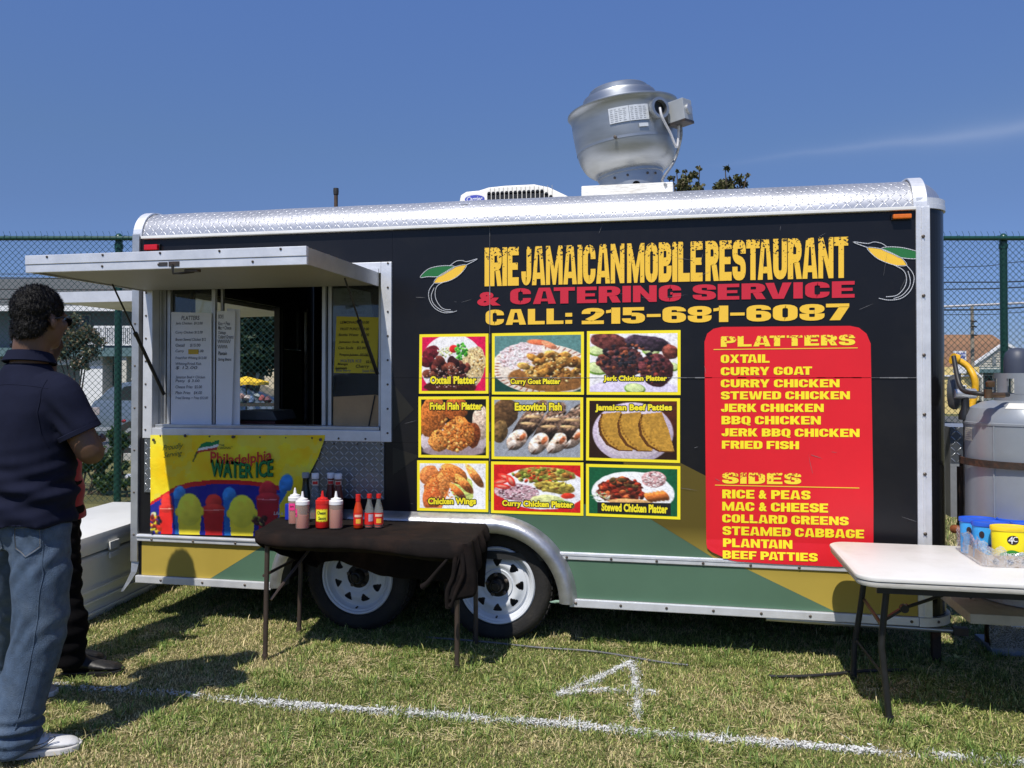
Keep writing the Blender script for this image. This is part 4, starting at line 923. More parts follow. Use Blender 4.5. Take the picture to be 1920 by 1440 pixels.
for i, Q in PQ.items():
    W4 = wallq(Q, -.0040)
    fm = MB().prism([W4[0], W4[1], W4[2], W4[3]], (0, .0012, 0)).build('picture_frame', YEL, TR)
    W5 = wallq(Q, -.0048); nx_, ny_ = 132, 106
    c = np.mean([np.array(w) for w in W5], 0); W5 = [np.array(w) for w in W5]
    bw = .0155
    ctr = c; ins = []
    for w in W5: ins.append(np.array([w[0] + (bw if w[0] < ctr[0] else -bw), w[1], w[2] + (bw if w[2] < ctr[2] else -bw)]))
    u = np.linspace(0, 1, nx_)[None, :, None]; v = np.linspace(0, 1, ny_)[:, None, None]
    P = (ins[0]*(1-u) + ins[1]*u)*(1-v) + (ins[3]*(1-u) + ins[2]*u)*v
    sheet('food_picture', P, PRT, fm, col=food(i).out(.13))
    if i == 9:
        MB().poly(wallq(c7(118, 652, 1288, 1368, 1296, 1386), -.0054)).build('caption_band', BLKP, fm)
    txt, q = CAP[i]
    oc, ref = fontlet(txt, wallq(q, -.0072), YE, fm, .048, track=1.03)
    outline_copy(oc, BLKP, fm, .0042, -.0062)

# ================================================================== ROOF GEAR (fixed to the trailer)
def onp(px, py, Y): p = PY(px, py, Y); return p
FAL = M('spun_aluminium', (.40, .42, .44), .40, .85, .10, 3, .0, 40, stretch=(1, 1, 6))
cy_ = .42
cL, cRt = onp(1090, 352, cy_), onp(1262, 337, cy_)
cz1 = float((cL[2] + cRt[2]) / 2); cx0, cx1 = float(cL[0]), float(cRt[0]); cxm = (cx0+cx1)/2
curb = MB().box((cx0, cy_, ZT+.166), (cx1, cy_+.62, cz1)).build('fan_curb', M('flaking_white_paint', (.80, .79, .75), .7, 0, .10, 8, .4, 30, alt=(.40, .34, .25), altamt=.6, altscale=6, stretch=(1, 1, 4)), TR, None, .006)
MB().box((cx0-.03, cy_-.02, ZT+.166), (cx1+.03, cy_-.001, ZT+.185)).build('flashing', WHT, curb)
fcx, fcy = cxm+.02, cy_+.31
tilt = R_(7.0); axv = np.array([-math.sin(tilt)*math.cos(TH), -math.sin(tilt)*math.sin(TH)*1.0, math.cos(tilt)]); axv /= np.linalg.norm(axv)
base = np.array([fcx, fcy, cz1-.02])
k_ = .635/.70
bowl = MB().lathe([(.215*k_, 0), (.215*k_, .13), (.222*k_, .132), (.222*k_, .15)], base, axv, 48, False).build('exhaust_fan', FAL, TR, 40)
BWL = [(p[0], p[1]) for p in smoothp([(.215*k_, .148), (.250*k_, .158), (.292*k_, .190), (.322*k_, .240), (.338*k_, .30), (.346*k_, .37), (.351*k_, .44)], 6)]
MB().lathe(BWL + [ (.352*k_, .50), (.366*k_, .527), (.374*k_, .536), (.372*k_, .545), (.356*k_, .543), (.346*k_, .52), (.34*k_, .30)], base, axv, 72, False).build('fan_bowl', FAL, bowl, 60)
MB().lathe([(.245*k_, .50), (.250*k_, .612), (.243*k_, .628), (.20*k_, .630), (.198*k_, .668), (.188*k_, .676), (0, .68)], base + np.array([-.01, 0, 0]), axv, 48).build('fan_cap', FAL, bowl, 40)
for dx, w in ((-.05, .13), (.10, .10)):
    MB().lathe([(.0, .625), (w, .63), (w*.9, .67), (w*.2, .68), (0, .68)], base + np.array([dx, .0, 0]), axv, 20).build('fan_cap_lug', FAL, bowl, 40)
toc = np.array([CAM[0]-fcx, CAM[1]-fcy, 0]); toc /= np.linalg.norm(toc); sid = np.cross(toc, [0, 0, 1]); sid = -sid   # sid: to the right seen from the camera
if sid @ RT < 0: sid = -sid
def fanpt(ang, h, r):       # angle measured from the camera-facing side towards the right
    a = R_(ang); rad = toc*math.cos(a) + sid*math.sin(a); rad = rad - axv*(rad @ axv); rad /= np.linalg.norm(rad)
    return base + axv*h + rad*r, rad
# data plates, curved to the bowl
for a0, a1, h0, h1, nm in ((-16, 5, .385, .475, 'data_plate'), (5.5, 26, .385, .475, 'data_plate'), (14, 24, .345, .365, 'data_plate')):
    n = 8; P = np.zeros((2, n, 3))
    for j, a in enumerate(np.linspace(a0, a1, n)):
        for i, h in enumerate((h0+.0, h1)): P[i, j] = fanpt(a, h, .3545*k_)[0]
    o_ = sheet(nm, P, M('pale_plate', (.62, .65, .68), .45, .2, .12, 40), bowl)
    lp = MB()
    if h1-h0 > .05:
        for q in range(7):
            hh = h1 - .012 - q*.011
            for w in range(4):
                aa = a0 + 1.5 + w*(a1-a0-3)/4; bb = aa + (a1-a0-3)/4*random.uniform(.4, .85)
                p0, _ = fanpt(aa, hh, .3555*k_); p1, _ = fanpt(bb, hh, .3555*k_); p2, _ = fanpt(bb, hh-.0035, .3555*k_); p3, _ = fanpt(aa, hh-.0035, .3555*k_)
                lp.add([p0, p1, p2, p3], [(0,1,2,3)])
        x_ = lp.build('plate_print', M('plate_grey', (.30, .32, .35), .5), o_); x_['kind'] = 'stuff'
# conduit collar, switch box, cables
p, n_ = fanpt(36, .44, .335*k_)
MB().lathe([(.052, 0), (.052, .045), (.062, .048), (.062, .058), (.045, .058), (.045, .02), (0, .02)], p, n_, 24, False).build('conduit_collar', FAL, bowl, 40)
MB().lathe([(.0, .0), (.044, .0), (.044, .022), (0, .022)], p + n_*.008, n_, 20).build('collar_opening', BLKP, bowl)
pb, nb = fanpt(57, .42, .385*k_); tb = np.cross(axv, nb)
o_ = MB().obox(pb - tb*.05 - axv*.075 - nb*.02, tb*.10, nb*.11, axv*.135).build('switch_box', M('grey_box_paint', (.42, .44, .45), .45, .3, .08, 10), bowl, None, .004)
MB().lathe([(.030, 0), (.030, .012), (.018, .016), (0, .016)], pb + tb*.0 - nb*.02 + nb*.1105 + axv*.0, nb, 16).build('switch_dial', ALU2, o_, 40)
MB().obox(pb - tb*.052 - axv*.078 - nb*.022, tb*.104, nb*.114, axv*.016).build('box_foot', STL, o_)
q0 = p + n_*.05; q1, _ = fanpt(46, .30, .385*k_); q2, _ = fanpt(54, .22, .385*k_); q3 = pb - axv*.07 + nb*.02
CABW = M('white_cable', (.6, .6, .62), .4)
MB().tube(smoothp([q0, q0 - axv*.06 + n_*.01, q1, q2, q3], 6), .0075, 8).build('cable', CABW, bowl, 80)
q4 = fanpt(60, .28, .40*k_)[0]; q5 = fanpt(64, .12, .36*k_)[0]; q6 = np.array([cx1-.06, cy_+.06, cz1+.03]); q7 = np.array([cx1-.04, cy_-.01, cz1-.02])
MB().tube(smoothp([q3 + tb*.02, q4, fanpt(62, .16, .33*k_)[0], q6, q7], 6), .0085, 8).build('cable', M('flexible_conduit', (.30, .31, .32), .4, .5, .5, 60), bowl, 80)
for a in (-30, -6, 30, 48): 
    p_, n2 = fanpt(a, .105, .215*k_); MB().lathe([(.008, 0), (.008, .004), (0, .006)], p_, n2, 8).build('rivet', SCR, bowl)
p_, n2 = fanpt(-12, .305, .352*k_); MB().lathe([(.010, 0), (.010, .012), (0, .014)], p_, n2, 8).build('rivet', SCR, bowl)
p_, n2 = fanpt(4, .02, .21*k_); MB().tube([p_ - n2*.02, p_ + n2*.10], .024, 14, cap=False).build('drain_spout', FAL, bowl, 60)
MB().lathe([(0, 0), (.0215, 0)], p_ + n2*.085, n2, 14).build('spout_opening', BLKP, bowl)
# air conditioner shroud
ay = .50; acL = onp(856, 381, ay); acT = onp(870, 349, ay); acR = onp(1082, 371, ay)
ax0, ax1 = float(acL[0]), float(acR[0]); azt = float(onp(1000, 345, ay)[2]); zrf = ZT+.167
prf = [(ax0, zrf), (ax0+.025, azt-.045), (ax0+.06, azt-.026), (ax0+.14, azt-.022), (ax0+.20, azt-.006), (ax0+.30, azt), (ax1-.26, azt), (ax1-.17, azt-.022), (ax1-.02, azt-.10), (ax1, azt-.12), (ax1, zrf)]
ac = MB().prism([(x, ay, z) for x, z in prf], (0, .75, 0)).build('air_conditioner', M('cream_plastic', (.78, .76, .70), .42, 0, .04, 4), TR, None, .012)
slots = np.linspace(ax0+.205, ax1-.13, 16)
for i, x in enumerate(slots):
    top = azt-.035 - (0 if i < 13 else (i-12)*.018); bot = azt-.135 if i < 14 else azt-.125
    if top - bot < .03: bot = top-.03
    MB().lathe([(0, 0), (.011, 0), (.011, .003), (0, .003)], (x, ay-.0005, top-.011), (0, -1, 0), 12).box((x-.011, ay-.0035, bot+.011), (x+.011, ay-.0005, top-.012)).lathe([(0, 0), (.011, 0), (.011, .003), (0, .003)], (x, ay-.0005, bot+.010), (0, -1, 0), 12).build('vent_slot', BLKP, ac)
    if i: MB().box((x-.021, ay-.0022, azt-.16), (x-.0185, ay-.0004, azt-.012)).build('vent_groove', M('cream_shadow_gap', (.30, .29, .26), .6), ac)
ex, ez = ax0+.115, azt-.075
e_ = MB().lathe([(0, 0), (1, 0), (1, .002), (0, .002)], (0, 0, 0), (0, -1, 0), 28)
e_.v = [(ex + v[0]*.062, ay-.0008+v[1], ez + v[2]*.024) for v in e_.v]; bd = e_.build('badge', M('badge_blue', lin(70, 80, 170), .4), ac)
fontlet('Carrier', [(ex-.05, ay-.0034, ez+.016), (ex+.05, ay-.0034, ez+.016), (ex+.05, ay-.0034, ez-.014), (ex-.05, ay-.0034, ez-.014)], WHP, bd, .02, .3)

# ================================================================== THINGS HUNG IN THE SERVING WINDOW
PAP = M('white_poster_board', (.84, .85, .90), .8, 0, .03, 4)
INK = M('faded_marker_ink', (.14, .15, .20), .8, 0, .4, 90); INKB = M('black_marker_ink', (.015, .015, .02), .8)
def board(name, label, px, Y, mat, cat='menu board', th=.003, curve=0.0, group=None):
    W4 = [PY(x, y, Y) for x, y in px]
    mb = MB().prism([tuple(w) for w in W4], (0, th, 0)); o = mb.build(name, mat); return tag(o, label, cat, group)
def hand(s, px, Y, mat, parent, bold=0.0, shear=.15, align='LEFT', line=1.0):
    return fontlet(s, [tuple(PY(x, y, Y)) for x, y in px], mat, parent, bold, shear, align=align, line=line, name='handwriting')[0]
yb = YW - .030
m1 = board('menu_board', 'tall white handwritten menu sheet at the left of the serving window, yellow sticker halfway down', [(321, 585), (396.5, 587), (396.5, 803), (320, 803)], yb, PAP)
hand('PLATTERS', [(340, 592), (374, 592), (374, 600), (340, 600)], yb-.002, INK, m1, .012)
rows = [(607, 'Jerk Chicken  $12.00'), (624, 'Curry Chicken $12.00'), (637, 'Brown Stewed Chicken $12'), (648, 'Oxtail     $15.00'), (659, 'Curry          $15.00'), (672, 'Fried Fish Whiting $12.00'), (683, 'Whiting/Fried Fish'), (690, '      $ 12.00'), (708, 'Jamaican Beef + Chicken'), (715, '   Patty  $ 3.00'), (726, 'Cheese Fries  $5.00'), (737, 'Plain Fries   $4.00'), (747, 'Fried Shrimp + Fries $12.00')]
for y, s in rows:
    w = 26 + len(s)*1.7; hand(s, [(329, y-3.5), (min(393, 329+w*.85), y-3.5), (min(393, 329+w*.85), y+3), (329, y+3)], yb-.002, INK, m1, .008)
MB().prism([tuple(PY(x, y, yb-.003)) for x, y in ((353, 655), (372, 655), (372, 664), (353, 664))], (0, .001, 0)).build('sticker', M('yellow_sticker', lin(205, 170, 60), .7), m1)
ys = YW - .035
m3 = board('menu_board', 'blank white poster board standing half behind the narrow menu sheet at the window opening', [(425, 578), (450, 580), (449.5, 801), (427, 803)], ys+.02, PAP)
m2 = board('menu_board', 'narrow white handwritten menu sheet at the edge of the window opening, two entries scribbled out', [(406.5, 583), (441, 583), (434, 806), (404.5, 804)], ys, PAP)
for y, s in ((594, 'SIDES'), (607, 'Rice + Peas'), (615, 'Mac + Cheese'), (625, 'Cabbage'), (632, 'Collard Greens'), (663, 'Plantain'), (675, 'String Beans')):
    hand(s, [(409, y-4), (409+len(s)*2.05, y-4), (409+len(s)*2.05, y+3), (409, y+3)], ys-.002, INKB if y > 655 else INK, m2, .01)
for y in (640, 650):
    zg = [(408 + i*2.0, y + (3.2 if i % 2 else -3.2)) for i in range(13 if y == 640 else 10)]
    pts = [PY(x, yy, ys-.0025) for x, yy in zg]; MB().tube(pts, .0016, 4).build('scribble', INKB, m2)
yk = YW + .004 + .012
m4 = board('menu_board', 'grey typed notice sheet behind the right window pane above the yellow drinks list', [(625, 541), (655, 540), (694, 548), (700, 600), (700, 640), (624, 640)], yk+.03, M('grey_paper', (.30, .32, .33), .8, 0, .08, 8), 'notice')
for y, s in ((550, 'NOTICE'), (563, 'SANDWICHES'), (574, 'all served with fries'), (585, 'ask for sauce')):
    hand(s, [(640, y-4), (684, y-4), (684, y+3), (640, y+3)], yk+.028, M('grey_ink', (.16, .17, .18), .8), m4, .0)
yp = YW - .004
m5 = board('drinks_list', 'yellow handwritten drinks price list taped inside the right window pane', [(631, 593), (710, 595), (707, 700), (626, 699)], yp, M('yellow_card', lin(200, 182, 50), .75, 0, .04, 4), 'price list')
for y, x0, x1, s, mt in ((605, 638, 692, 'LEMONADE  $3.00', INKB), (617.5, 638, 692, 'FRUIT PUNCH $3.00', INKB), (628.5, 635, 692, 'Bottle Water  $2.00', INKB), (642, 635, 692, 'Jamaican Soda  $3.00', INKB), (653, 634, 686, 'Can Soda   $2.00', INKB), (666, 636, 690, 'Tropic Juices  $3.00', INKB),
                     (677, 638, 678, 'WATER ICE', INK), (679, 686, 700, '$2.00', INKB), (683.5, 633, 652, 'Mango', INKB), (688, 667, 692, 'Cherry', INKB), (690.5, 629, 650, 'Lemon', INKB), (695.5, 630, 658, 'Blue Berry', INK), (695.5, 679, 704, 'Sweet Kiwi', INK)):
    hh = 4.4 if s == 'Cherry' else 3.2; hand(s, [(x0, y-hh), (x1, y-hh), (x1, y+hh*.8), (x0, y+hh*.8)], yp-.002, mt, m5, .01)
MB().tube([PY(636, 665, yp-.003), PY(692, 667.5, yp-.003)], .0012, 4).build('strike_line', INKB, m5)
MB().tube([PY(629, 690.5, yp-.003), PY(650, 690, yp-.003)], .0022, 4).build('strike_line', INKB, m5)
CBD = M('cardboard', (.42, .28, .15), .85, 0, .08, 12, .1, 60)
m6 = board('cardboard_sheet', 'brown cardboard leaning in the lower right corner of the serving window', [(625, 744), (704, 740), (711, 742), (710, 806), (625, 806)], YW-.003, CBD, 'cardboard')
MB().tube([PY(703, 741, YW-.01), PY(690, 806, YW-.01)], .004, 6).build('hanging_cord', BLKP, m6)
# things on the counter inside
t = thing('drinks_cooler', 'dark red cooler box with a grey lid on the counter inside the serving window', 'cooler', (-2.52, .34, 1.05))
MB().box((-2.66, .22, 1.052), (-2.40, .46, 1.17)).build('tub', M('dark_red_plastic', (.09, .012, .014), .5), t, None, .012)
MB().prism([(-2.68, .205, 1.171), (-2.38, .205, 1.171), (-2.41, .205, 1.23), (-2.66, .205, 1.23)], (0, .27, 0)).build('lid', M('grey_plastic_lid', (.07, .075, .08), .5), t, None, .008)
t = tag(MB().tube(smoothp([(-2.16, .3, 1.06), (-2.10, .26, 1.12), (-2.0, .28, 1.09), (-1.93, .3, 1.13), (-1.86, .32, 1.07)], 5), [.02+.02*math.sin(i*.5)**2 for i in range(21)], 8).build('kitchen_cloth', M('dark_cloth', (.03, .035, .05), .9), None, 60), 'crumpled dark cloth lying on the counter inside the serving window', 'cloth')

t = thing('cooking_pot', 'black cooking pot with a silver rim on the counter behind the serving window', 'pot', (-1.72, .34, 1.05))
MB().lathe([(0, 0), (.10, 0), (.11, .01), (.11, .10)], (-1.72, .34, 1.052), (0, 0, 1), 28).build('pot_body', BLKP, t, 40); MB().lathe([(.112, .10), (.116, .104), (.112, .108), (.06, .125), (0, .13)], (-1.72, .34, 1.052), (0, 0, 1), 28).build('pot_lid', M('dull_pot_lid', (.12, .12, .13), .4, .6, .1, 10), t, 40)
t = thing('hanging_apron', 'blue cloth hanging on the dark wall inside the serving window', 'cloth', (-1.45, .60, 1.3)); P = np.zeros((14, 10, 3))
for i in range(14):
    for j in range(10): P[i, j] = (-1.62 + .16*j/9, .95 + .02*math.sin(j*1.9) + .01*math.sin(i*.8), 1.10 + .34*i/13)
sheet('cloth_panel', P, M('blue_work_cloth', (.03, .05, .12), .9, 0, .2, 12), t, smooth=180)

# ================================================================== WATER ICE BANNER
bp = Paint(1920, 1207, (255, 222, 35), 260, 170)
t_ = vnoise(170, 260, 7, 5, 4); bp.c = bp.c + ((t_ - .5)[..., None] * np.array([-10, 60, 90])); t2 = vnoise(170, 260, 12, 9, 4); bp.c = np.where((t2 > .58)[..., None], bp.c*.6 + np.array([235, 225, 110])*.4, bp.c)
bp.c = np.where((bp.X < 60)[..., None], np.array([250, 220, 50.]), bp.c)
def poly(pts, col, tex=0.0): bp.poly(pts, col, tex)
arcp = [(65, 780), (200, 690), (330, 610), (500, 565), (700, 548), (900, 545), (1100, 555), (1300, 585), (1500, 640)]
poly(arcp + [(1500, 700), (1300, 630), (1100, 605), (900, 592), (700, 595), (500, 620), (350, 670), (65, 830)], (214, 40, 42), .05)
poly([(65, 812), (200, 725), (350, 650), (500, 618), (700, 592), (900, 588), (1100, 600), (1300, 628), (1500, 690), (1500, 1207), (65, 1207)], (38, 42, 150), .12)
def cup(cx, top, w, h, col, body, rim=True, heads=1):
    bp.e(cx, top+h*.17, w*.38, h*.18, col, 0, .06, .25, .12, 30)
    poly([(cx-w*.5, top+h*.30), (cx+w*.5, top+h*.30), (cx+w*.36, 1140), (cx-w*.36, 1140)], body, .08)
    bp.e(cx, top+h*.30, w*.5, h*.10, col, 0, .08, .2, .1, 30)
def lemon(cx, top, w):
    poly([(cx-w*.44, top+190), (cx+w*.44, top+190), (cx+w*.37, 1140), (cx-w*.37, 1140)], (250, 232, 66), .04)
    bp.e(cx-w*.44, top+190, w*.09, 42, (246, 226, 60), 0, .1, .1, .05); bp.e(cx+w*.44, top+185, w*.09, 46, (246, 226, 60), 0, .1, .1, .05)
    bp.e(cx, top+165, w*.45, 168, (252, 238, 76), 0, .03, .12, .05)
def bluec(cx, top, w, lean=0):
    bp.e(cx, top+75, w*.42, 90, (60, 140, 215), lean, .06, .3, .25, 30); poly([(cx-w*.36, top+120), (cx+w*.36, top+120), (cx+w*.28, 1140), (cx-w*.3, 1140)], (40, 110, 190), .15)
bluec(370, 622, 160); bluec(880, 635, 170); poly([(1330, 700), (1460, 660), (1420, 1140), (1250, 1140)], (40, 110, 190), .1); bp.e(1462, 590, 70, 105, (60, 140, 215), 15, .05, .3, .3, 25)
bp.e(1520, 790, 70, 60, (250, 232, 66), -50, .1); poly([(1400, 800), (1480, 660), (1600, 640), (1640, 1140), (1400, 1140)], (250, 226, 50), .05)
cup(232, 690, 150, 480, (236, 60, 52), (232, 44, 40)); cup(718, 695, 225, 490, (228, 64, 56), (200, 40, 44)); lemon(470, 688, 280); lemon(1010, 705, 300); cup(1275, 565, 240, 560, (196, 50, 60), (176, 34, 48))
poly([(165, 842), (300, 838), (300, 846), (165, 850)], (255, 170, 150)); poly([(610, 852), (826, 850), (826, 857), (610, 860)], (250, 150, 140)); poly([(1165, 740), (1368, 748), (1368, 756), (1165, 748)], (240, 140, 150))
bp.blobs(120, 990, 55, 95, 26, 26, [(245, 225, 60), (220, 60, 40), (120, 40, 40), (60, 110, 60), (30, 30, 40), (250, 245, 200)], 3, .3)
bp.blobs(1190, 960, 60, 55, 20, 26, [(60, 40, 44), (235, 225, 120), (80, 40, 40), (120, 130, 50)], 4, .3)
# flag
poly([(545, 240), (590, 178), (650, 150), (700, 158), (778, 134), (768, 178), (700, 198), (640, 205), (560, 228)], (20, 140, 80)); poly([(560, 228), (640, 205), (700, 198), (768, 178), (762, 205), (690, 225), (630, 232), (553, 250)], (245, 245, 240)); poly([(553, 250), (630, 232), (690, 225), (762, 205), (755, 236), (680, 250), (620, 256), (540, 276)], (190, 60, 50))
for k in range(14): bp.e(545-k*3.0, 262+k*7, 5, 6, (40, 60, 50), 0, 0, 0, 0)
# banner outline in crop pixels; right edge hangs loose and curls back
def bannerpt(cx, cy): return PY(270+cx/5.486, 800+cy/5.486, -.016)
def edge_r(y): 
    ks = [(88, 1862), (115, 1862), (300, 1800), (450, 1720), (600, 1650), (900, 1560), (1125, 1500)]
    return float(np.interp(y, [k[0] for k in ks], [k[1] for k in ks]))
ny_, nx_ = 170, 260; P = np.zeros((ny_, nx_, 3)); Cc = bp.out(); Csrc = np.zeros((ny_, nx_, 3))
wv = vnoise(ny_, nx_, 6, 21, 3)
for i in range(ny_):
    y = 86 + (1100-86)*i/(ny_-1); xe = edge_r(y)
    for j in range(nx_):
        x = 68 + (xe-68)*j/(nx_-1); yy = y + 26*(x-68)/1100*(i/(ny_-1))
        p = bannerpt(x, yy); P[i, j] = p; P[i, j, 1] = -.013 - .010*wv[i, j] - .012*max(0, (j/(nx_-1) - .9)/.1)**2 * (i/(ny_-1)+.2)
        Csrc[i, j] = Cc[min(ny_-1, int(yy/1207*(ny_-1)+.5)), min(nx_-1, int(x/1920*(nx_-1)+.5))]
bn = sheet('banner', P, vcol_mat('banner_print', .45, .35, bump=.2), None, col=Csrc, smooth=180)
tag(bn, 'yellow water ice banner with painted cups hung under the serving window', 'banner')
def bq(x0, x1, y0, y1, dy=0, dx=0): return [(float(q[0]), -.0285, float(q[2])) for q in (bannerpt(x0+dx, y0), bannerpt(x1+dx, y0+dy), bannerpt(x1, y1+dy), bannerpt(x0, y1))]
REDT = M('brick_red_print', lin(205, 60, 45), .45); GRNT = M('deep_green_print', lin(22, 130, 70), .45); REDD = M('dark_red_print', lin(110, 25, 25), .45); GRND = M('dark_green_print', lin(12, 70, 40), .45)
fontlet('Proudly', bq(205, 415, 190, 262, -28), GRND, bn, .0, .35); fontlet('Serving', bq(215, 405, 268, 335, -28), GRND, bn, .0, .35)
fontlet('"THE', bq(778, 840, 178, 200), GRND, bn, .01, .2); fontlet('ORIGINAL"', bq(775, 920, 206, 232, -6), GRND, bn, .01, .2)
wave = lambda u, v: (u, v*(1-.18*math.sin(u*3.14)) + .10*math.sin(u*3.14+.2)*-1 + .12*u)
_, rf = fontlet('Philadelphia', bq(695, 1325, 246, 405), REDT, bn, .020, fn=wave)
arch = lambda u, v: (u, v*(1+.25*abs(math.sin((u-.62)*3.6))) - .20*math.sin(u*3.1)*(1-v)*0 - .12*math.sin(u*3.14))
_, rf = fontlet('WATER ICE', bq(695, 1335, 362, 508), GRNT, bn, .026, fn=arch)
o_, _ = fontlet('WATER ICE', bq(700, 1340, 368, 514), GRND, bn, .030, fn=arch, ref=rf)
for v in o_.data.vertices: v.co.y += .003
fontlet('Life is sweet', bq(1345, 1560, 870, 905), WHP, bn, .01, .2)
for x, y in ((110, 135), (1825, 132), (925, 104), (435, 92), (90, 1080)):
    p = bannerpt(x, y); MB().lathe([(.009, 0), (.009, .004), (0, .006)], (p[0], -.026, p[2]), (0, -1, 0), 10).build('screw_washer', SCR, bn)

# ================================================================== TABLES
def table_black():
    t = thing('folding_table', 'small folding table with thin brown legs under a black cloth beside the trailer wheels', 'table', (-1.59, -.27, 0))
    LEG = M('brown_tube_steel', (.075, .055, .045), .45, .3, .15, 20)
    ZT_ = .635
    MB().box((-2.11, -.52, ZT_-.03), (-1.03, -.06, ZT_-.001)).build('tabletop', M('dark_board', (.05, .04, .035), .7), t, None, .006)
    for x, y, tx in ((-2.069, -.511, -.01), (-1.077, -.463, .0), (-2.107, -.055, -.015), (-1.088, -.045, .0)):
        MB().tube([(x, y, 0), (x-tx, y, ZT_-.032)], .0125, 10).lathe([(.015, 0), (.015, .03), (.013, .031)], (x, y, 0), (0, 0, 1), 10).build('leg', LEG, t, 60)
    MB().tube([(-2.05, -.49, .30), (-1.93, -.2, .56)], .008, 6).build('brace', LEG, t)
    MB().tube([(-2.09, -.49, .42), (-2.11, -.07, .42)], .008, 6).build('cross_bar', LEG, t); MB().tube([(-1.077, -.45, .42), (-1.088, -.06, .42)], .008, 6).build('cross_bar', LEG, t)
    return t
table_black()
# the cloth: a top sheet with drops on each side whose hems hang unevenly
def cloth():
    x0, x1, y0, y1, z = -2.235, -1.00, -.60, .0-.035, .645
    V = []; F = []; nx, ny, nd = 90, 40, 16
    nzz = vnoise(ny, nx, 8, 31, 3)
    def topz(u, v): return z + .006*(nzz[min(ny-1, int(v*(ny-1))), min(nx-1, int(u*(nx-1)))]-.5) - .004*math.sin(v*3.1)
    top = {}
    for j in range(ny):
        for i in range(nx):
            u, v = i/(nx-1), j/(ny-1)
            # rounded corners of the table seen through the cloth, slack left end
            xx = (-2.125*(1-v) - 2.225*v)*(1-u) + (-.985*(1-v) - 1.025*v)*u; yy = (-.535*(1-v) - .06*v)*(1-u) + (-.60*(1-v) - .035*v)*u
            cr = .05; dx = max(0, cr - u*1.15, cr - (1-u)*1.15); dy = max(0, cr-v*.5, cr-(1-v)*.5)
            if dx > 0 and dy > 0:
                d = math.hypot(dx, dy); 
                if d > cr: s = cr/d; xx += (dx - dx*s) * (1 if u < .5 else -1); yy += (dy - dy*s) * (1 if v < .5 else -1)
            top[(i, j)] = len(V); V.append((xx, yy, topz(u, v)))
    for j in range(ny-1):
        for i in range(nx-1): F.append((top[(i, j)], top[(i+1, j)], top[(i+1, j+1)], top[(i, j+1)]))
    loop = [(i, 0) for i in range(nx)] + [(nx-1, j) for j in range(1, ny)] + [(i, ny-1) for i in range(nx-2, -1, -1)] + [(0, j) for j in range(ny-2, 0, -1)]
    n = len(loop); prev = [top[k] for k in loop]
    rn = random.Random(4)
    for d in range(1, nd+1):
        q = d/nd; cur = []
        for k, (i, j) in enumerate(loop):
            b = V[top[(i, j)]]; u, v = i/(nx-1), j/(ny-1)
            if j == 0:                              # front: short hem, then pulled back underneath
                L = .048 + .008*math.sin(u*9) + .018*u
                if u > .96: L += (u-.96)/.04*.20
                z_ = b[2] - L*min(q*1.7, 1) - max(0, q-.6)*.10; y_ = b[1] - .016*math.sin(min(q*1.7, 1)*2.4) + max(0, q-.6)*.30 + .004*math.sin(u*60)*q; x_ = b[0]
                if u > .96: z_ = b[2] - L*q; y_ = b[1] - .012*math.sin(q*2) + .010*math.sin(u*300)*q; x_ = b[0] - (u-.96)/.04*.08*q
            elif j == ny-1:                         # back: long drop down behind
                L = float(np.interp(u, [0, .1, .3, .5, 1], [.27, .25, .235, .31, .34])); z_ = b[2] - L*q; y_ = b[1] + .008*q + .008*math.sin(u*50)*q; x_ = b[0] + .22*max(0, 1-u*4)*q
            elif i == 0: L = .05 + .22*v; z_ = b[2] - L*q; y_ = b[1] + .006*math.sin(v*25)*q; x_ = b[0] - .010*math.sin(q*3) + .22*v*q
            else: L = .21*(1-v)**2.5 + .055; z_ = b[2] - L*q; y_ = b[1] + .012*math.sin(v*22)*q; x_ = b[0] + .018*math.sin(q*2.5) + .02*math.sin(v*26)*q
            cur.append(len(V)); V.append((x_, y_, z_))
        for k in range(n):
            k2 = (k+1) % n; F.append((prev[k], cur[k], cur[k2], prev[k2]))
        prev = cur
    me = bpy.data.meshes.new('tablecloth'); me.from_pydata(V, [], F); me.update()
    bm = bmesh.new(); bm.from_mesh(me); bmesh.ops.recalc_face_normals(bm, faces=bm.faces); bm.to_mesh(me); bm.free()
    o = link('tablecloth', me, M('black_felt_cloth', (.013, .0105, .010), .95, 0, .3, 7, .25, 220, alt=(.060, .032, .022), altamt=.40, altscale=3.2, spec=.1), None, 80)
    so = o.modifiers.new('thickness', 'SOLIDIFY'); so.thickness = .003; so.offset = 1
    tag(o, 'black felt cloth draped over the small table, dusty on top, corner bunched at the right', 'tablecloth')
    # bunched corner: gathered folds hanging at the front right leg
    def fold(pts, rs, name='gathered_fold'):
        mb = MB(); P = smoothp(pts, 6); rr = np.interp(np.linspace(0, 1, len(P)), np.linspace(0, 1, len(rs)), rs)
        mb.tube(P, list(rr), 10); ob = mb.build(name, o.data.materials[0], o, 70)
        sc = ob
        return ob
    fold([(-1.08, -.60, .58), (-1.13, -.615, .52), (-1.18, -.61, .46), (-1.21, -.60, .435)], [.006, .009, .012, .016])
    fold([(-1.045, -.60, .60), (-1.055, -.61, .50), (-1.085, -.60, .42), (-1.088, -.58, .34)], [.014, .011, .013, .016])
    fold([(-1.02, -.59, .60), (-1.01, -.60, .51), (-1.04, -.60, .43), (-1.075, -.59, .35)], [.014, .010, .010, .014])
    fold([(-1.005, -.57, .60), (-.995, -.57, .52), (-1.02, -.575, .45), (-1.06, -.58, .38)], [.010, .013, .012, .010])
    return o
cloth()

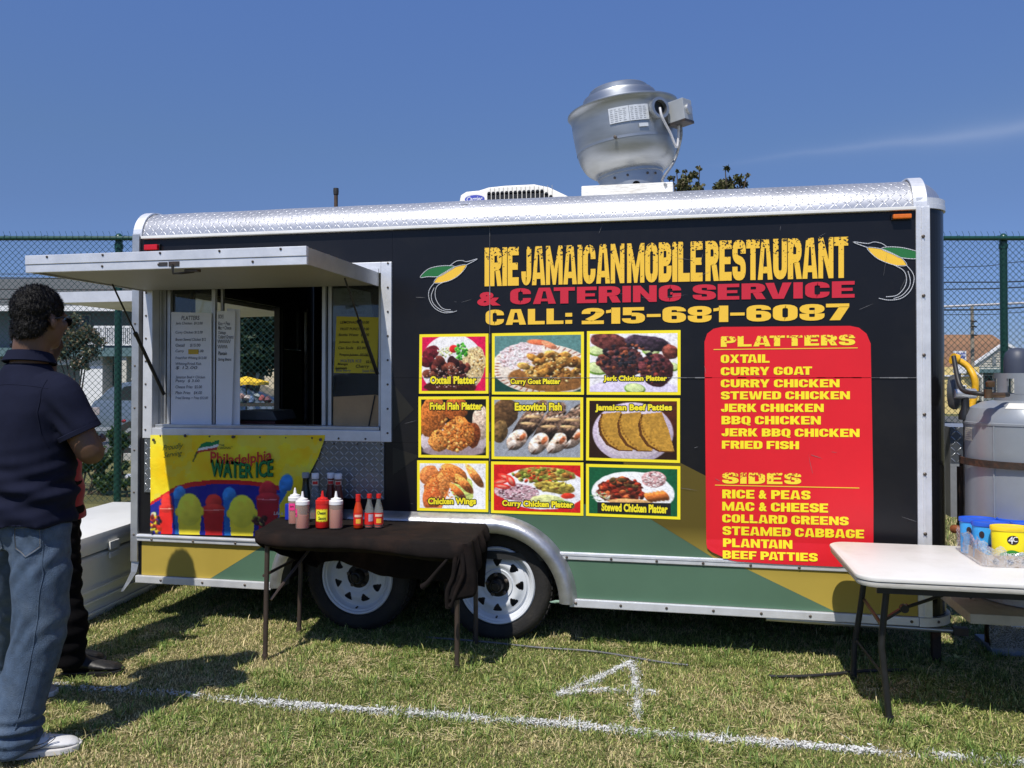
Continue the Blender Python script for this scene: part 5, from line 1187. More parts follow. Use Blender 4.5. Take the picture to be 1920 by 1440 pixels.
def table_white():
    t = thing('folding_table', 'white plastic folding table with scuffed edge and black bent legs at the right', 'table', (1.5, -.5, 0))
    z = .64; x0, x1, y0, y1 = .685, 2.51, -.872, -.138
    r = .085; pts = []
    for cx, cy, a0 in ((x0+r, y0+r, 180), (x1-r, y0+r, 270), (x1-r, y1-r, 0), (x0+r, y1-r, 90)):
        for k in range(9):
            a = R_(a0 + 90*k/8); pts.append((cx + r*math.cos(a), cy + r*math.sin(a)))
    PL = M('white_table_plastic', (.70, .69, .66), .42, 0, .04, 3, .06, 120, alt=(.42, .37, .30), altamt=.22, altscale=5)
    cx_, cy_ = (x0+x1)/2, (y0+y1)/2
    def off(p, d):
        v = np.array([p[0]-cx_, p[1]-cy_]); q = np.array([max(abs(v[0])-((x1-x0)/2-r), 0)*np.sign(v[0]), max(abs(v[1])-((y1-y0)/2-r), 0)*np.sign(v[1])])
        L = np.linalg.norm(q); return (p[0] - q[0]/L*d, p[1] - q[1]/L*d)
    def slab(name, prof, mat):
        mb = MB(); rings = []
        for d, zz in prof: rings += [(*off(p, d), zz) for p in pts]
        n = len(pts); F = [tuple(range(n-1, -1, -1))] + [(i*n+k, i*n+(k+1) % n, (i+1)*n+(k+1) % n, (i+1)*n+k) for i in range(len(prof)-1) for k in range(n)] + [tuple((len(prof)-1)*n+k for k in range(n))]
        mb.add(rings, F); return mb.build(name, mat, t, 35)
    slab('tabletop', [(.012, z-.020), (.002, z-.018), (0, z-.010), (.002, z-.004), (.010, z)], PL)
    slab('table_rim', [(.03, z-.045), (.010, z-.043), (.005, z-.034), (.006, z-.0225), (.014, z-.0215)], M('scuffed_table_rim', (.58, .56, .52), .5, 0, .08, 6, .1, 60, alt=(.25, .19, .14), altamt=.5, altscale=9, stretch=(1, 1, 6)))
    LG = M('black_tube_steel', (.025, .026, .028), .42, .4, .2, 25)
    def leg(pts3):
        MB().tube(smoothp(pts3, 5), .0135, 10).lathe([(.016, 0), (.016, .035), (.0145, .036)], pts3[-1][:2] + (0,), (0, 0, 1), 10).build('leg', LG, t, 50)
    for s in (0, 1):
        g = (lambda x: x) if s == 0 else (lambda x: x0 + x1 - x)
        leg([(g(.832), -.70, z-.045), (g(.815), -.70, .42), (g(.808), -.70, .325), (g(.812), -.70, .27), (g(.836), -.704, .012)])
        leg([(g(.852), -.22, z-.045), (g(.825), -.21, .36), (g(.802), -.20, .19), (g(.796), -.20, .14), (g(.792), -.20, .012)])
        MB().tube([(g(.822), -.69, .385), (g(.838), -.22, .385)], .009, 8).build('cross_bar', LG, t, 60)
        MB().tube([(g(.820), -.695, .19), (g(.803), -.205, .19)], .0065, 6).build('cross_bar', LG, t, 60)
        sx = 1 if s == 0 else -1
        MB().obox((g(.85), -.46, .335), (.12*sx, 0, .085), (0, .022, 0), (0, 0, .014)).build('brace', LG, t)
        MB().tube([(g(.95), -.455, .415), (g(1.34), -.455, .575)], .0075, 6).build('brace', LG, t); MB().lathe([(0, -.014), (.018, -.014), (.018, .014), (0, .014)], (g(.955), -.455, .415), (0, 1, 0), 10).build('brace_joint', LG, t)
    MB().box((x0+.08, y0+.05, z-.075), (x1-.08, y0+.075, z-.046)).build('apron_rail', LG, t); MB().box((x0+.08, y1-.075, z-.075), (x1-.08, y1-.05, z-.046)).build('apron_rail', LG, t)
    return t
table_white()

# ================================================================== BOTTLES ON THE BLACK TABLE
TZ = .650
def clearplastic(name, col, opac): 
    m, nt, b = nodes_of(name); b.inputs['Base Color'].default_value = (*col, 1); b.inputs['Roughness'].default_value = .28
    b.inputs['Subsurface Weight'].default_value = .0
    nz = nt.nodes.new('ShaderNodeTexNoise'); nz.inputs['Scale'].default_value = 40
    mixc = nt.nodes.new('ShaderNodeMixRGB'); mixc.inputs[0].default_value = .2; nt.links.new(nz.outputs['Fac'], mixc.inputs[0]); mixc.inputs[1].default_value = (*[c*.92 for c in col], 1); mixc.inputs[2].default_value = (*[min(1, c*1.08) for c in col], 1)
    nt.links.new(mixc.outputs[0], b.inputs['Base Color'])
    t = nt.nodes.new('ShaderNodeBsdfTransparent'); t.inputs[0].default_value = (.95, .95, .95, 1)
    mx = nt.nodes.new('ShaderNodeMixShader'); mx.inputs[0].default_value = opac
    nt.links.new(t.outputs[0], mx.inputs[1]); nt.links.new(b.outputs[0], mx.inputs[2]); nt.links.new(mx.outputs[0], nt.nodes['Material Output'].inputs['Surface']); return m
CLP = clearplastic('cloudy_plastic', (.80, .62, .52), .30); PINK = M('pink_sauce', lin(176, 92, 80), .35, 0, .06, 30); WPL = M('white_cap_plastic', (.80, .80, .82), .35, 0, .03, 20)
RPL = M('red_squeeze_plastic', (.62, .018, .015), .32, 0, .05, 20); CLG = clearplastic('clear_bottle_glass', (.55, .58, .56), .22); HOT = M('orange_hot_sauce', lin(196, 60, 18), .3, 0, .1, 40)
LBR = M('red_bottle_label', lin(210, 40, 34), .5, 0, .05, 30); LBY = M('yellow_label_picture', lin(240, 180, 60), .5, 0, .15, 60); KET = M('dark_ketchup', lin(96, 28, 20), .3, 0, .1, 30); DGL = M('dark_bottle_glass', (.012, .015, .008), .12, 0, .1, 20)
def at(px, py): p = PZ(px, py, TZ); return float(p[0]), float(p[1])
def wrap_label(c, r, a0, a1, z0, z1, name, mat, parent, n=14, star=False):
    x, y = c; toa = math.atan2(CAM[1]-y, CAM[0]-x); P = np.zeros((5 if star else 2, n*(2 if star else 1), 3)); m = P.shape[1]; rows_ = P.shape[0]
    for j in range(m):
        a = toa + R_(a0 + (a1-a0)*j/(m-1)); zg = .004*(1 if j % 2 else -1) if star else 0
        for i in range(rows_):
            q = i/(rows_-1); zz = z0 + (z1-z0)*q + (zg if i in (0, rows_-1) else 0); P[i, j] = (x+r*math.cos(a), y+r*math.sin(a), zz)
    return sheet(name, P, mat, parent, smooth=180)
def wrap_text(s, c, r, adeg, z0, z1, wdeg, mat, parent, bold=.01):
    V, F = font_geo(s, bold, .15); mn, mxx = V.min(0), V.max(0); x, y = c; toa = math.atan2(CAM[1]-y, CAM[0]-x); mb = MB(); pts = []
    for p in V:
        u = (p[0]-mn[0])/(mxx[0]-mn[0]); v = (p[1]-mn[1])/(mxx[1]-mn[1]); a = toa + R_(adeg + wdeg*(u-.5)); pts.append((x+r*math.cos(a), y+r*math.sin(a), z0+(z1-z0)*v))
    mb.add(pts, F); return mb.build('handwriting', mat, parent)
def squeeze(px, py, label, red=False, fill=.5, h=.158):
    x, y = at(px, py); t = thing('squeeze_bottle', label, 'sauce bottle', (x, y, TZ), 'squeeze bottles on the black cloth'); c = (x, y, TZ); r = .0290
    body = RPL if red else CLP
    MB().lathe([(0, 0), (r-.002, 0), (r, .004), (r, h*.62), (r*.97, h*.66)], c, (0, 0, 1), 28).build('bottle_body', body, t, 50)
    if not red: MB().lathe([(0, .002), (r-.0035, .003), (r-.0035, h*fill), (0, h*fill)], c, (0, 0, 1), 24).build('sauce', PINK, t, 50)
    cp = RPL if red else WPL
    MB().lathe([(r*1.03, h*.645), (r*1.03, h*.74), (r*.97, h*.75), (r*.78, h*.755), (r*.76, h*.80), (r*.45, h*.815), (.0075, h*.84), (.0035, h*1.0), (0, h*1.0)], c, (0, 0, 1), 28).build('cap', cp, t, 40)
    t.scale = (1.2, 1.2, 1.2); return t, (x, y), r
a_, ca, ra = squeeze(553, 981, 'leftmost white capped squeeze bottle, half hidden behind its neighbour, pink tag', fill=.42)
b_, cb, rb = squeeze(567, 990, 'cloudy squeeze bottle of pink sauce with a white cap and torn pink label', fill=.36)
wrap_label(cb, rb+.0008, -105, -48, TZ+.052, TZ+.083, 'pink_label', M('hot_pink_tape', lin(245, 60, 140), .6, 0, .04, 30), b_, 8, True)
wrap_label(ca, ra+.0008, -60, 0, TZ+.062, TZ+.092, 'pink_label', MATS['hot_pink_tape'], a_, 8, True)
wrap_text('Jerk', ca, ra+.0016, -28, TZ+.072, TZ+.084, 36, INKB, a_); wrap_text('Sauce', cb, rb+.0016, -76, TZ+.060, TZ+.071, 44, INKB, b_)
r_b, cr_, rr_ = squeeze(604.5, 988.5, 'red squeeze bottle with a jagged yellow handwritten label', True)
wrap_label(cr_, rr_+.0009, -62, 44, TZ+.030, TZ+.080, 'yellow_label', M('neon_yellow_label', lin(245, 240, 50), .6, 0, .03, 20), r_b, 9, True)
wrap_text('Cheese', cr_, rr_+.0020, -10, TZ+.060, TZ+.074, 70, INKB, r_b, .015); wrap_text('Sauce', cr_, rr_+.0020, -4, TZ+.037, TZ+.051, 62, INKB, r_b, .015)
squeeze(630, 989.5, 'white capped squeeze bottle of pink sauce without a label, right of the red one', fill=.50)
def hot(px, py, label, full, side=0):
    x, y = at(px, py); t = thing('hot_sauce_bottle', label, 'hot sauce', (x, y, TZ), 'small red capped hot sauce bottles'); c = (x, y, TZ); r = .0195
    pr_ = [(0, 0), (r-.002, 0), (r, .003), (r, .066), (r*.92, .078), (r*.5, .110), (r*.42, .122), (r*.42, .132)]
    MB().lathe(pr_, c, (0, 0, 1), 22).build('bottle_body', HOT if full else CLG, t, 50)
    if not full: MB().lathe([(0, .002), (r-.003, .003), (r-.003, .018), (0, .018)], c, (0, 0, 1), 18).build('sauce', HOT, t, 50)
    MB().lathe([(r*.50, .112 if full else .124), (r*.55, .113 if full else .125), (r*.55, .142), (0, .143)], c, (0, 0, 1), 14).build('cap', RPL, t, 40)
    lb = wrap_label((x, y), r+.0006, -85, 85, TZ+.014, TZ+.064, 'label_band', LBR, t)
    if not side:
        wrap_label((x, y), r+.0012, -28, 30, TZ+.021, TZ+.040, 'label_picture', LBY, lb, 6); wrap_label((x, y), r+.0012, -45, 45, TZ+.048, TZ+.058, 'label_title', M('cream_label_strip', lin(245, 190, 170), .5, 0, .25, 160), lb, 8)
    else: wrap_label((x, y), r+.0012, -10, 50, TZ+.028, TZ+.058, 'label_title', M('grey_label_strip', lin(190, 170, 190), .5, 0, .3, 160), lb, 8)
    t.scale = (1.22, 1.22, 1.22); return t
hot(671.5, 989.5, 'full hot sauce bottle, orange to the neck, leftmost of the three small ones', True)
hot(692.5, 988.5, 'nearly empty hot sauce bottle turned to show the back of its label, middle of three', False, 1)
hot(710, 988.5, 'nearly empty hot sauce bottle with the label picture forward, rightmost on the cloth', False)
def tall(px, py, label, kind):
    x, y = at(px, py); t = thing('sauce_bottle', label, 'sauce bottle', (x, y, TZ), 'tall sauce bottles at the back of the table'); c = (x, y, TZ); r = .026; h = .205
    body = {'k': KET, 'c': CLG, 'd': DGL}[kind]
    MB().lathe([(0, 0), (r, .002), (r, .085), (r*.85, .115), (r*.62, .15), (r*.56, .19), (r*.56, .20)], c, (0, 0, 1), 24).build('bottle_body', body, t, 50)
    MB().lathe([(r*.66, .190), (r*.68, .192), (r*.68, h+.008), (r*.6, h+.011), (0, h+.011)], c, (0, 0, 1), 22).build('cap', WPL if kind != 'd' else M('grey_cap', (.3, .32, .34), .4), t, 40)
    if kind != 'd': 
        nk = wrap_label((x, y), r*.60, -80, 80, TZ+.158, TZ+.182, 'neck_label', M('cream_neck_label', lin(225, 205, 185), .6, 0, .1, 50), t); wrap_label((x, y), r*.60+.0008, -50, 40, TZ+.164, TZ+.178, 'label_print', LBR, nk, 5)
    if kind == 'c': MB().lathe([(0, .003), (r-.003, .004), (r-.003, .03), (0, .03)], c, (0, 0, 1), 18).build('sauce', KET, t, 50)
    t.scale = (1.16, 1.16, 1.16); return t
tall(591, 972, 'tall clear nearly empty ketchup bottle with a white cap behind the squeeze bottles', 'c')
tall(620, 971, 'tall dark red ketchup bottle with a white cap behind the red squeeze bottle', 'k'); tall(634, 973, 'tall ketchup bottle with a white cap, rightmost of the back row', 'k')
tall(573, 970, 'dark glass sauce bottle with a small grey cap, leftmost of the back row', 'd'); tall(581, 962, 'dark glass sauce bottle furthest back, just left of the clear ketchup bottle', 'd')
x, y = at(546, 974); tag(MB().box((x-.028, y-.02, TZ), (x+.012, y+.03, TZ+.088)).build('salt_box', M('blue_carton', lin(25, 45, 170), .5, 0, .05, 20), None, None, .004), 'small blue carton standing behind the leftmost squeeze bottle', 'carton')

# ================================================================== LEMONADE CANISTERS ON THE WHITE TABLE
LZ = .641
def lat(px, py): p = PZ(px, py, LZ); return np.array([float(p[0]), float(p[1])])
tr_o = lat(1856, 1062); axd = np.array([1.0, -.005]); ayd = np.array([-.02, 1.0])
SKY = M('sky_blue_canister', lin(60, 165, 235), .38, 0, .04, 10); LID = M('blue_canister_lid', lin(40, 90, 200), .35, 0, .06, 15); YCN = M('yellow_canister', lin(255, 232, 20), .38, 0, .03, 10); YLD = M('yellow_canister_lid', lin(240, 205, 40), .38, 0, .04, 10)
tray_x0, tray_y0 = tr_o[0]-.012, tr_o[1]-.0
t = thing('canister_tray', 'brown cardboard tray in torn clear wrap holding drink mix canisters on the white table', 'cardboard tray', (tray_x0+.2, tray_y0+.14, LZ))
tw, td, th_ = .49, .33, .046
MB().box((tray_x0, tray_y0, LZ), (tray_x0+tw, tray_y0+td, LZ+.004)).build('tray_floor', CBD, t)
MB().box((tray_x0, tray_y0, LZ+.0045), (tray_x0+tw, tray_y0+.004, LZ+th_)).build('tray_side', CBD, t); MB().box((tray_x0, tray_y0+td-.004, LZ+.0045), (tray_x0+tw, tray_y0+td, LZ+th_)).build('tray_side', CBD, t)
MB().box((tray_x0, tray_y0+.0045, LZ+.0045), (tray_x0+.004, tray_y0+td-.0045, LZ+th_)).build('tray_side', CBD, t)
for k in range(4): MB().lathe([(0, 0), (.013, 0), (.013, .0008), (0, .0008)], (tray_x0+.035+k*.055, tray_y0-.0002, LZ+.021), (0, -1, 0), 18).build('printed_mark', M('brown_black_ink', (.035, .03, .03), .6), t)
# torn shrink wrap: crumpled film around the left corner
def film():
    m, nt, b = nodes_of('crumpled_clear_film'); nt.nodes.remove(b)
    tp = nt.nodes.new('ShaderNodeBsdfTransparent'); gl = nt.nodes.new('ShaderNodeBsdfGlossy'); gl.inputs['Roughness'].default_value = .12; df = nt.nodes.new('ShaderNodeBsdfDiffuse'); df.inputs[0].default_value = (.75, .74, .74, 1)
    m1 = nt.nodes.new('ShaderNodeMixShader'); m1.inputs[0].default_value = .45; nt.links.new(df.outputs[0], m1.inputs[1]); nt.links.new(gl.outputs[0], m1.inputs[2])
    nz = nt.nodes.new('ShaderNodeTexNoise'); nz.inputs['Scale'].default_value = 55; rp = nt.nodes.new('ShaderNodeMapRange'); nt.links.new(nz.outputs['Fac'], rp.inputs[0]); rp.inputs[1].default_value = .4; rp.inputs[2].default_value = .62; rp.inputs[3].default_value = .22; rp.inputs[4].default_value = .85
    m2 = nt.nodes.new('ShaderNodeMixShader'); nt.links.new(rp.outputs[0], m2.inputs[0]); nt.links.new(tp.outputs[0], m2.inputs[1]); nt.links.new(m1.outputs[0], m2.inputs[2]); nt.links.new(m2.outputs[0], nt.nodes['Material Output'].inputs['Surface']); return m
FILM = film(); rs = random.Random(9); nn, mm = 46, 12; P = np.zeros((mm, nn, 3))
pth = [(tray_x0+.24, tray_y0-.006), (tray_x0+.10, tray_y0-.010), (tray_x0-.006, tray_y0-.010), (tray_x0-.018, tray_y0+.10), (tray_x0-.012, tray_y0+td)]
PP = smoothp(pth, 14); L = len(PP)
for j in range(nn):
    q = PP[min(L-1, int(j*(L-1)/(nn-1)))]; top = .030 + .075*min(1, max(0, j/nn-.05)*2.0) + .012*math.sin(j*.9)
    for i in range(mm):
        w = i/(mm-1); P[i, j] = (q[0] + rs.uniform(-.007, .007)*w - .004, q[1] + rs.uniform(-.007, .007)*w - .004*w, LZ + .002 + top*w + rs.uniform(-.003, .003))
sheet('shrink_wrap', P, FILM, t)
def canister(cx, cy, yellow, label, lid_only=False):
    t = thing('drink_canister', label, 'canister', (cx, cy, LZ+.005), 'lemonade canisters in the cardboard tray'); c = (cx, cy, LZ+.005); h = .160
    e = lambda mb: mb
    def oval(mb, k=.66):
        mb.v = [(v[0], cy + (v[1]-cy)*k, v[2]) for v in mb.v]; return mb
    r = .073
    oval(MB().lathe([(0, 0), (r*.90, .0), (r*.92, .004), (r*.985, h*.88)], c, (0, 0, 1), 40)).build('canister_body', YCN if yellow else SKY, t, 50)
    oval(MB().lathe([(r*1.0, h*.86), (r*1.045, h*.88), (r*1.045, h*.97), (r*1.03, h*.985), (r*.97, h*.985), (r*.95, h*.96), (0, h*.96)], c, (0, 0, 1), 40)).build('lid', YLD if yellow else LID, t, 35)
    yf = lambda x: cy - .66*math.sqrt(max(0, (r*.97)**2 - (x-cx)**2))
    def patch(cx2, cz2, rx, rz, name, mat, off, n=22):
        V = []; 
        for k in range(n): a = 2*math.pi*k/n; x = cx2 + rx*math.cos(a); V.append((x, yf(x) - off, LZ+.005 + cz2 + rz*math.sin(a)))
        mb = MB(); cpt = (cx2, yf(cx2)-off, LZ+.005+cz2); mb.add([cpt] + V, [(0, k+1, (k+1) % n + 1) for k in range(n)]); return mb.build(name, mat, t)
    if yellow:
        bd = patch(cx-.004, h*.66, .022, .019, 'emblem', M('emblem_dark', (.03, .018, .02), .4), .0012)
        def tx(s, x0, x1, z0, z1, mat, off=.0030, bold=.0, shear=0, dz=0):
            V, F = font_geo(s, bold, shear); mn, mxx = V.min(0), V.max(0); mb = MB(); pts = []
            for p in V:
                u = (p[0]-mn[0])/(mxx[0]-mn[0]); v = (p[1]-mn[1])/(mxx[1]-mn[1]); x = x0+(x1-x0)*u; pts.append((x, yf(x)-off, LZ+.005+z0+(z1-z0)*v+dz*u))
            mb.add(pts, F); return mb.build('lettering', mat, t)
        tx('4', cx-.022, cx-.004, h*.57, h*.76, WPL, bold=.0); tx('C', cx-.005, cx+.012, h*.62, h*.755, WPL, bold=.01)
        V = []; F = []; n = 24
        for k in range(n):
            u = k/(n-1); x = cx - .050 + .088*u; zc = h*.27 + .007*math.sin(u*6-1.2) + .006*u
            V += [(x, yf(x)-.0014, LZ+.005+zc-.011), (x, yf(x)-.0014, LZ+.005+zc+.011)]
            if k: F.append((2*k-2, 2*k, 2*k+1, 2*k-1))
        MB().add(V, F).build('green_ribbon', M('leaf_green_print', lin(50, 135, 50), .45), t)
        tx('LEMONADE', cx-.036, cx+.034, h*.225, h*.30, WPL, dz=.010, bold=.01)
        patch(cx+.028, h*.14, .012, .009, 'emblem', M('orange_print', lin(230, 110, 60), .5, 0, .2, 80), .0016)
    else:
        patch(cx-.046, h*.66, .009, .015, 'emblem', MATS.get('emblem_dark') or M('emblem_dark', (.03, .018, .02), .4), .0022); patch(cx+.0, h*.30, .03, .022, 'cup_print', M('pale_blue_print', lin(150, 205, 245), .45, 0, .2, 50), .0016)
        patch(cx-.012, h*.33, .018, .014, 'cup_print', BLUEP, .0024)
    return t
canister(tray_x0+.108, tray_y0+.056, True, 'bright yellow lemonade canister with a dark round emblem, in front of the blue ones')
canister(tray_x0+.066, tray_y0+.155, False, 'sky blue canister just behind and left of the yellow one in the tray')
for (dx, dy, lb) in ((.035, .256, 'blue canister at the back left corner of the tray'), (.262, .056, 'blue canister right of the yellow one, cut by the frame edge'), (.212, .155, 'blue canister standing directly behind the yellow one'), (.190, .262, 'blue canister at the back of the tray, right of the rearmost left one')):
    canister(tray_x0+dx+.012, tray_y0+dy, False, lb)

# ================================================================== PROPANE TANK ON THE TRAILER TONGUE
TKM = M('grey_tank_paint', (.30, .325, .355), .36, .25, .09, 2.2, .08, 14, alt=(.26, .27, .29), altamt=.5, altscale=4)
tkd = 3.86; tc = LD((1928-960)/1550*tkd, tkd, 0); tx0, ty0 = float(tc[0]), float(tc[1]); tr = .268
def zat(py, d): return 1.43 + (HOR-py)/FPX*d
tzb, tzt = zat(1142, tkd-.2), zat(750, tkd)
t = thing('propane_tank', 'large grey upright propane tank with a valve collar on the trailer tongue', 'gas tank', (tx0, ty0, tzb))
sh = tzt - .115; c = (tx0, ty0, 0)
MB().lathe([(tr*.90, tzb+.075), (tr*.97, tzb+.10), (tr, tzb+.14), (tr, sh), (tr+.004, sh+.003), (tr+.004, sh+.012), (tr, sh+.015), (tr*.985, sh+.04), (tr*.90, sh+.078), (tr*.72, sh+.104), (tr*.45, sh+.116), (0, sh+.12)], c, (0, 0, 1), 64).build('tank_body', TKM, t, 30)
MB().lathe([(tr*.80, tzb), (tr*.84, tzb+.004), (tr*.86, tzb+.085)], c, (0, 0, 1), 48, False).build('foot_ring', M('white_ring_paint', (.55, .56, .57), .5, 0, .1, 6, alt=(.16, .07, .03), altamt=.6, altscale=7), t, 50)
rc_ = .140
for a0, a1, z0, z1 in ((0, 360, sh+.105, sh+.145), (0, 360, sh+.215, sh+.24)):
    MB().lathe([(rc_, z0), (rc_, z1), (rc_-.006, z1), (rc_-.006, z0), (rc_, z0)], c, (0, 0, 1), 40, False, R_(a0), R_(a1) if a1 != 360 else 2*math.pi).build('collar_band', TKM, t, 50)
toa = math.atan2(CAM[1]-ty0, CAM[0]-tx0)
qs = toa + R_(-30); MB().tube([(tx0+(tr+.001)*math.cos(qs), ty0+(tr+.001)*math.sin(qs), z) for z in np.linspace(tzb+.14, sh, 24)], [.0035+.001*(i % 2) for i in range(24)], 6).build('weld_seam', TKM, t, 60)
for a in (-62, -28, 20, 62, 100, 140, 180, 220, 260):
    a0 = toa + R_(a-13); a1 = toa + R_(a+13)
    MB().lathe([(rc_+.0006, sh+.144), (rc_+.0006, sh+.216), (rc_-.0055, sh+.216), (rc_-.0055, sh+.144), (rc_+.0006, sh+.144)], c, (0, 0, 1), 6, False, a0 - math.pi/2*0, a1 - math.pi/2*0).build('collar_post', TKM, t, 50)
MB().lathe([(.0, sh+.23), (.055, sh+.23), (.055, sh+.30), (.048, sh+.335), (.028, sh+.355), (0, sh+.36)], (tx0-.055, ty0-.02, 0), (0, 0, 1), 24).build('valve_cap', M('navy_cap', (.05, .06, .09), .5), t, 50)
MB().lathe([(.03, sh+.11), (.03, sh+.20), (.018, sh+.205), (.018, sh+.23)], c, (0, 0, 1), 16).build('valve', SCR, t, 50)
def on_tank(a, z, r=None): q = toa + R_(a); rr = tr if r is None else r; return (tx0+rr*math.cos(q), ty0+rr*math.sin(q), z)
P = np.zeros((2, 6, 3))
for j, a in enumerate(np.linspace(-72, -56, 6)):
    for i, z in enumerate((sh-.075, sh-.012)): P[i, j] = on_tank(a, z, tr+.0008)
st_ = sheet('paper_label', P, M('aged_paper_label', (.50, .48, .40), .8, 0, .15, 60), t)
lp = MB()
for q in range(6):
    z = sh-.02-q*.009; P2 = [on_tank(a, zz, tr+.0014) for zz in (z, z-.0025) for a in (-70, -66, -62, -58-q % 2*3)]; lp.add(P2, [(0,1,5,4),(1,2,6,5),(2,3,7,6)])
o_ = lp.build('label_print', M('label_grey_ink', (.25, .24, .22), .8), st_); o_['kind'] = 'stuff'
P = np.zeros((2, 10, 3))
for j, a in enumerate(np.linspace(-22, 22, 10)):
    for i, (rr, zz) in enumerate(((tr*.90+.001, sh+.080), (tr*.74+.001, sh+.104))): P[i, j] = on_tank(a, zz, rr)
sheet('white_sticker', P, M('white_sticker', (.72, .70, .64), .6), t)
# rust frame round the tank: uprights, hoop, base shelf
fr_ = thing('tank_rack', 'rusty steel rack with a hoop and a plank shelf holding the propane tank', 'rack', (tx0-.1, ty0, .3))
RST = M('rusty_steel', (.045, .030, .022), .75, .3, .3, 12, .3, 60, alt=(.20, .07, .025), altamt=.8, altscale=6)
hz = zat(875, tkd-.25)
pts = [(tx0 + (tr+.012)*math.cos(toa+R_(a)), ty0 + (tr+.012)*math.sin(toa+R_(a))) for a in range(-95, 200, 8)]
hp = MB(); ribbon(hp, pts, .008, hz-.018, hz+.014); hp.build('hoop_strap', RST, fr_, 50)
MB().box((tx0-.36, ty0-.33, tzb-.045), (tx0+.36, ty0+.32, tzb-.002)).build('shelf_plank', M('weathered_white_plank', (.46, .43, .38), .8, 0, .15, 10, .3, 40, alt=(.14, .09, .05), altamt=.5, altscale=8), fr_, None, .004)
ux = LD((1803-960)/1550*4.15, 4.15, 0)
MB().box((ux[0]-.02, ux[1]-.02, .30), (ux[0]+.02, ux[1]+.02, zat(875, 4.15))).build('upright', RST, fr_)
MB().box((ux[0]-.02, ux[1]-.06, zat(874, 4.15)), (ux[0]+.14, ux[1]-.02, zat(874, 4.15)+.02)).build('top_bracket', RST, fr_)
MB().box((1.33, ty0-.02, .30), (tx0+.5, ty0+.11, .42)).build('tongue_beam', STL, fr_); MB().box((1.33, ty0+.65, .33), (tx0+.5, ty0+.71, .42)).build('tongue_beam', STL, fr_)
for x_, y_ in ((tx0+.33, ty0-.30), (tx0-.33, ty0+.28), (tx0+.33, ty0+.28)): MB().box((x_-.02, y_-.02, 0), (x_+.02, y_+.02, tzb-.046)).build('rack_leg', RST, fr_)
# black gas hose, regulator, yellow hose
d1 = tkd - .25
HS = M('black_rubber_hose', (.02, .019, .018), .5, 0, .2, 30)
hp_ = [PD(1788, 668, 3.9), PD(1797, 715, 3.85), PD(1808, 733, 3.8), PD(1835, 738, 3.72), PD(1868, 740, 3.72), PD(1890, 740, 3.75)]
tag(MB().tube(smoothp(hp_, 7), .011, 8).build('gas_hose', HS, None, 80), 'black rubber hose curving down from the trailer to the tank valve', 'hose')
hp_ = [PD(1811, 785, 3.95), PD(1811, 900, 3.95), PD(1813, 960, 3.95), PD(1814, 1030, 3.95), PD(1820, 1085, 3.90), PD(1828, 1105, 3.84), PD(1816, 1120, 3.84)]
tag(MB().tube(smoothp(hp_, 6), .012, 8).build('gas_hose', HS, None, 80), 'black hose running straight down the left side of the propane tank', 'hose')
rg = thing('gas_regulator', 'round grey gas regulator with a silver fitting between the trailer and the tank', 'regulator', PD(1790, 745, 4.0))
p = PD(1789, 735, 4.02); MB().lathe([(0, -.02), (.075, -.02), (.085, -.005), (.085, .01), (.07, .02), (.04, .035), (0, .04)], p, tuple(RT*.8 - F0*.6), 28).build('diaphragm_housing', M('cast_grey', (.10, .105, .11), .5, .5, .15, 20), rg, 40)
p2_ = PD(1808, 738, 3.95); MB().lathe([(.022, -.05), (.024, 0), (.024, .05), (.018, .055)], p2_, tuple(RT), 16).build('fitting', ALU2, rg, 40)
MB().lathe([(.016, -.05), (.018, 0), (.030, .03), (.030, .055), (0, .06)], PD(1810, 765, 3.95), (0, 0, -1), 14).build('vent_cap', BLKP, rg, 50)
MB().tube([PD(1848, 741, 3.70), PD(1882, 741, 3.72)], .012, 8).lathe([(.018, -.02), (.018, .02), (0, .02)], PD(1853, 738, 3.70), (0, 0, 1), 8).lathe([(0, 0), (.018, .004), (.02, .025), (.012, .032)], PD(1857, 727, 3.70), (0, 0, 1), 14).build('valve_tee', M('brass_tarnished', (.16, .10, .06), .4, .7, .3, 30), rg, 50)
yh = [PD(1786, 672, 4.35), PD(1797, 676, 4.35), PD(1815, 688, 4.33), PD(1827, 710, 4.3), PD(1828, 735, 4.3), PD(1822, 760, 4.3), PD(1818, 772, 4.3)]
tag(MB().tube(smoothp(yh, 7), [.030]*7+[.017]*36, 12).build('yellow_hose', M('yellow_hose_plastic', lin(232, 178, 40), .4, 0, .08, 20, .2, 60), None, 80), 'thick yellow corrugated hose arching beside the nose of the trailer', 'hose')
bx = thing('tongue_box', 'small diamond plate tool box on the tongue behind the rack upright', 'tool box', PD(1800, 870, 4.6))
p = PD(1782, 868, 4.6); q = np.array([.18, 0, 0]); P = np.array([[p, p+q], [p+[0, 0, .2], p+q+[0, 0, .2]]]); UV = np.array([[(0, 0), (.18, 0)], [(0, .2), (.18, .2)]])
MB().box((p[0], p[1]+.002, p[2]-.3), (p[0]+.18, p[1]+.4, p[2]+.2)).build('box_shell', ALU2, bx); sheet('front_plate', P + np.array([0, -.001, 0]), DIA2, bx, uv=UV)
cp = M('copper_rust', (.28, .09, .03), .5, .5, .3, 25)
tag(MB().tube(smoothp([PD(1787, 992, 4.0), PD(1794, 992, 3.98), PD(1803, 998, 3.96), PD(1806, 1010, 3.95), PD(1806, 1025, 3.95)], 5), .020, 12).lathe([(.027, -.01), (.027, .01), (0, .01)], PD(1806, 1012, 3.95), (0, 0, 1), 10).build('pipe_elbow', cp, None, 50), 'rusty orange pipe elbow above the far edge of the white table', 'pipe')
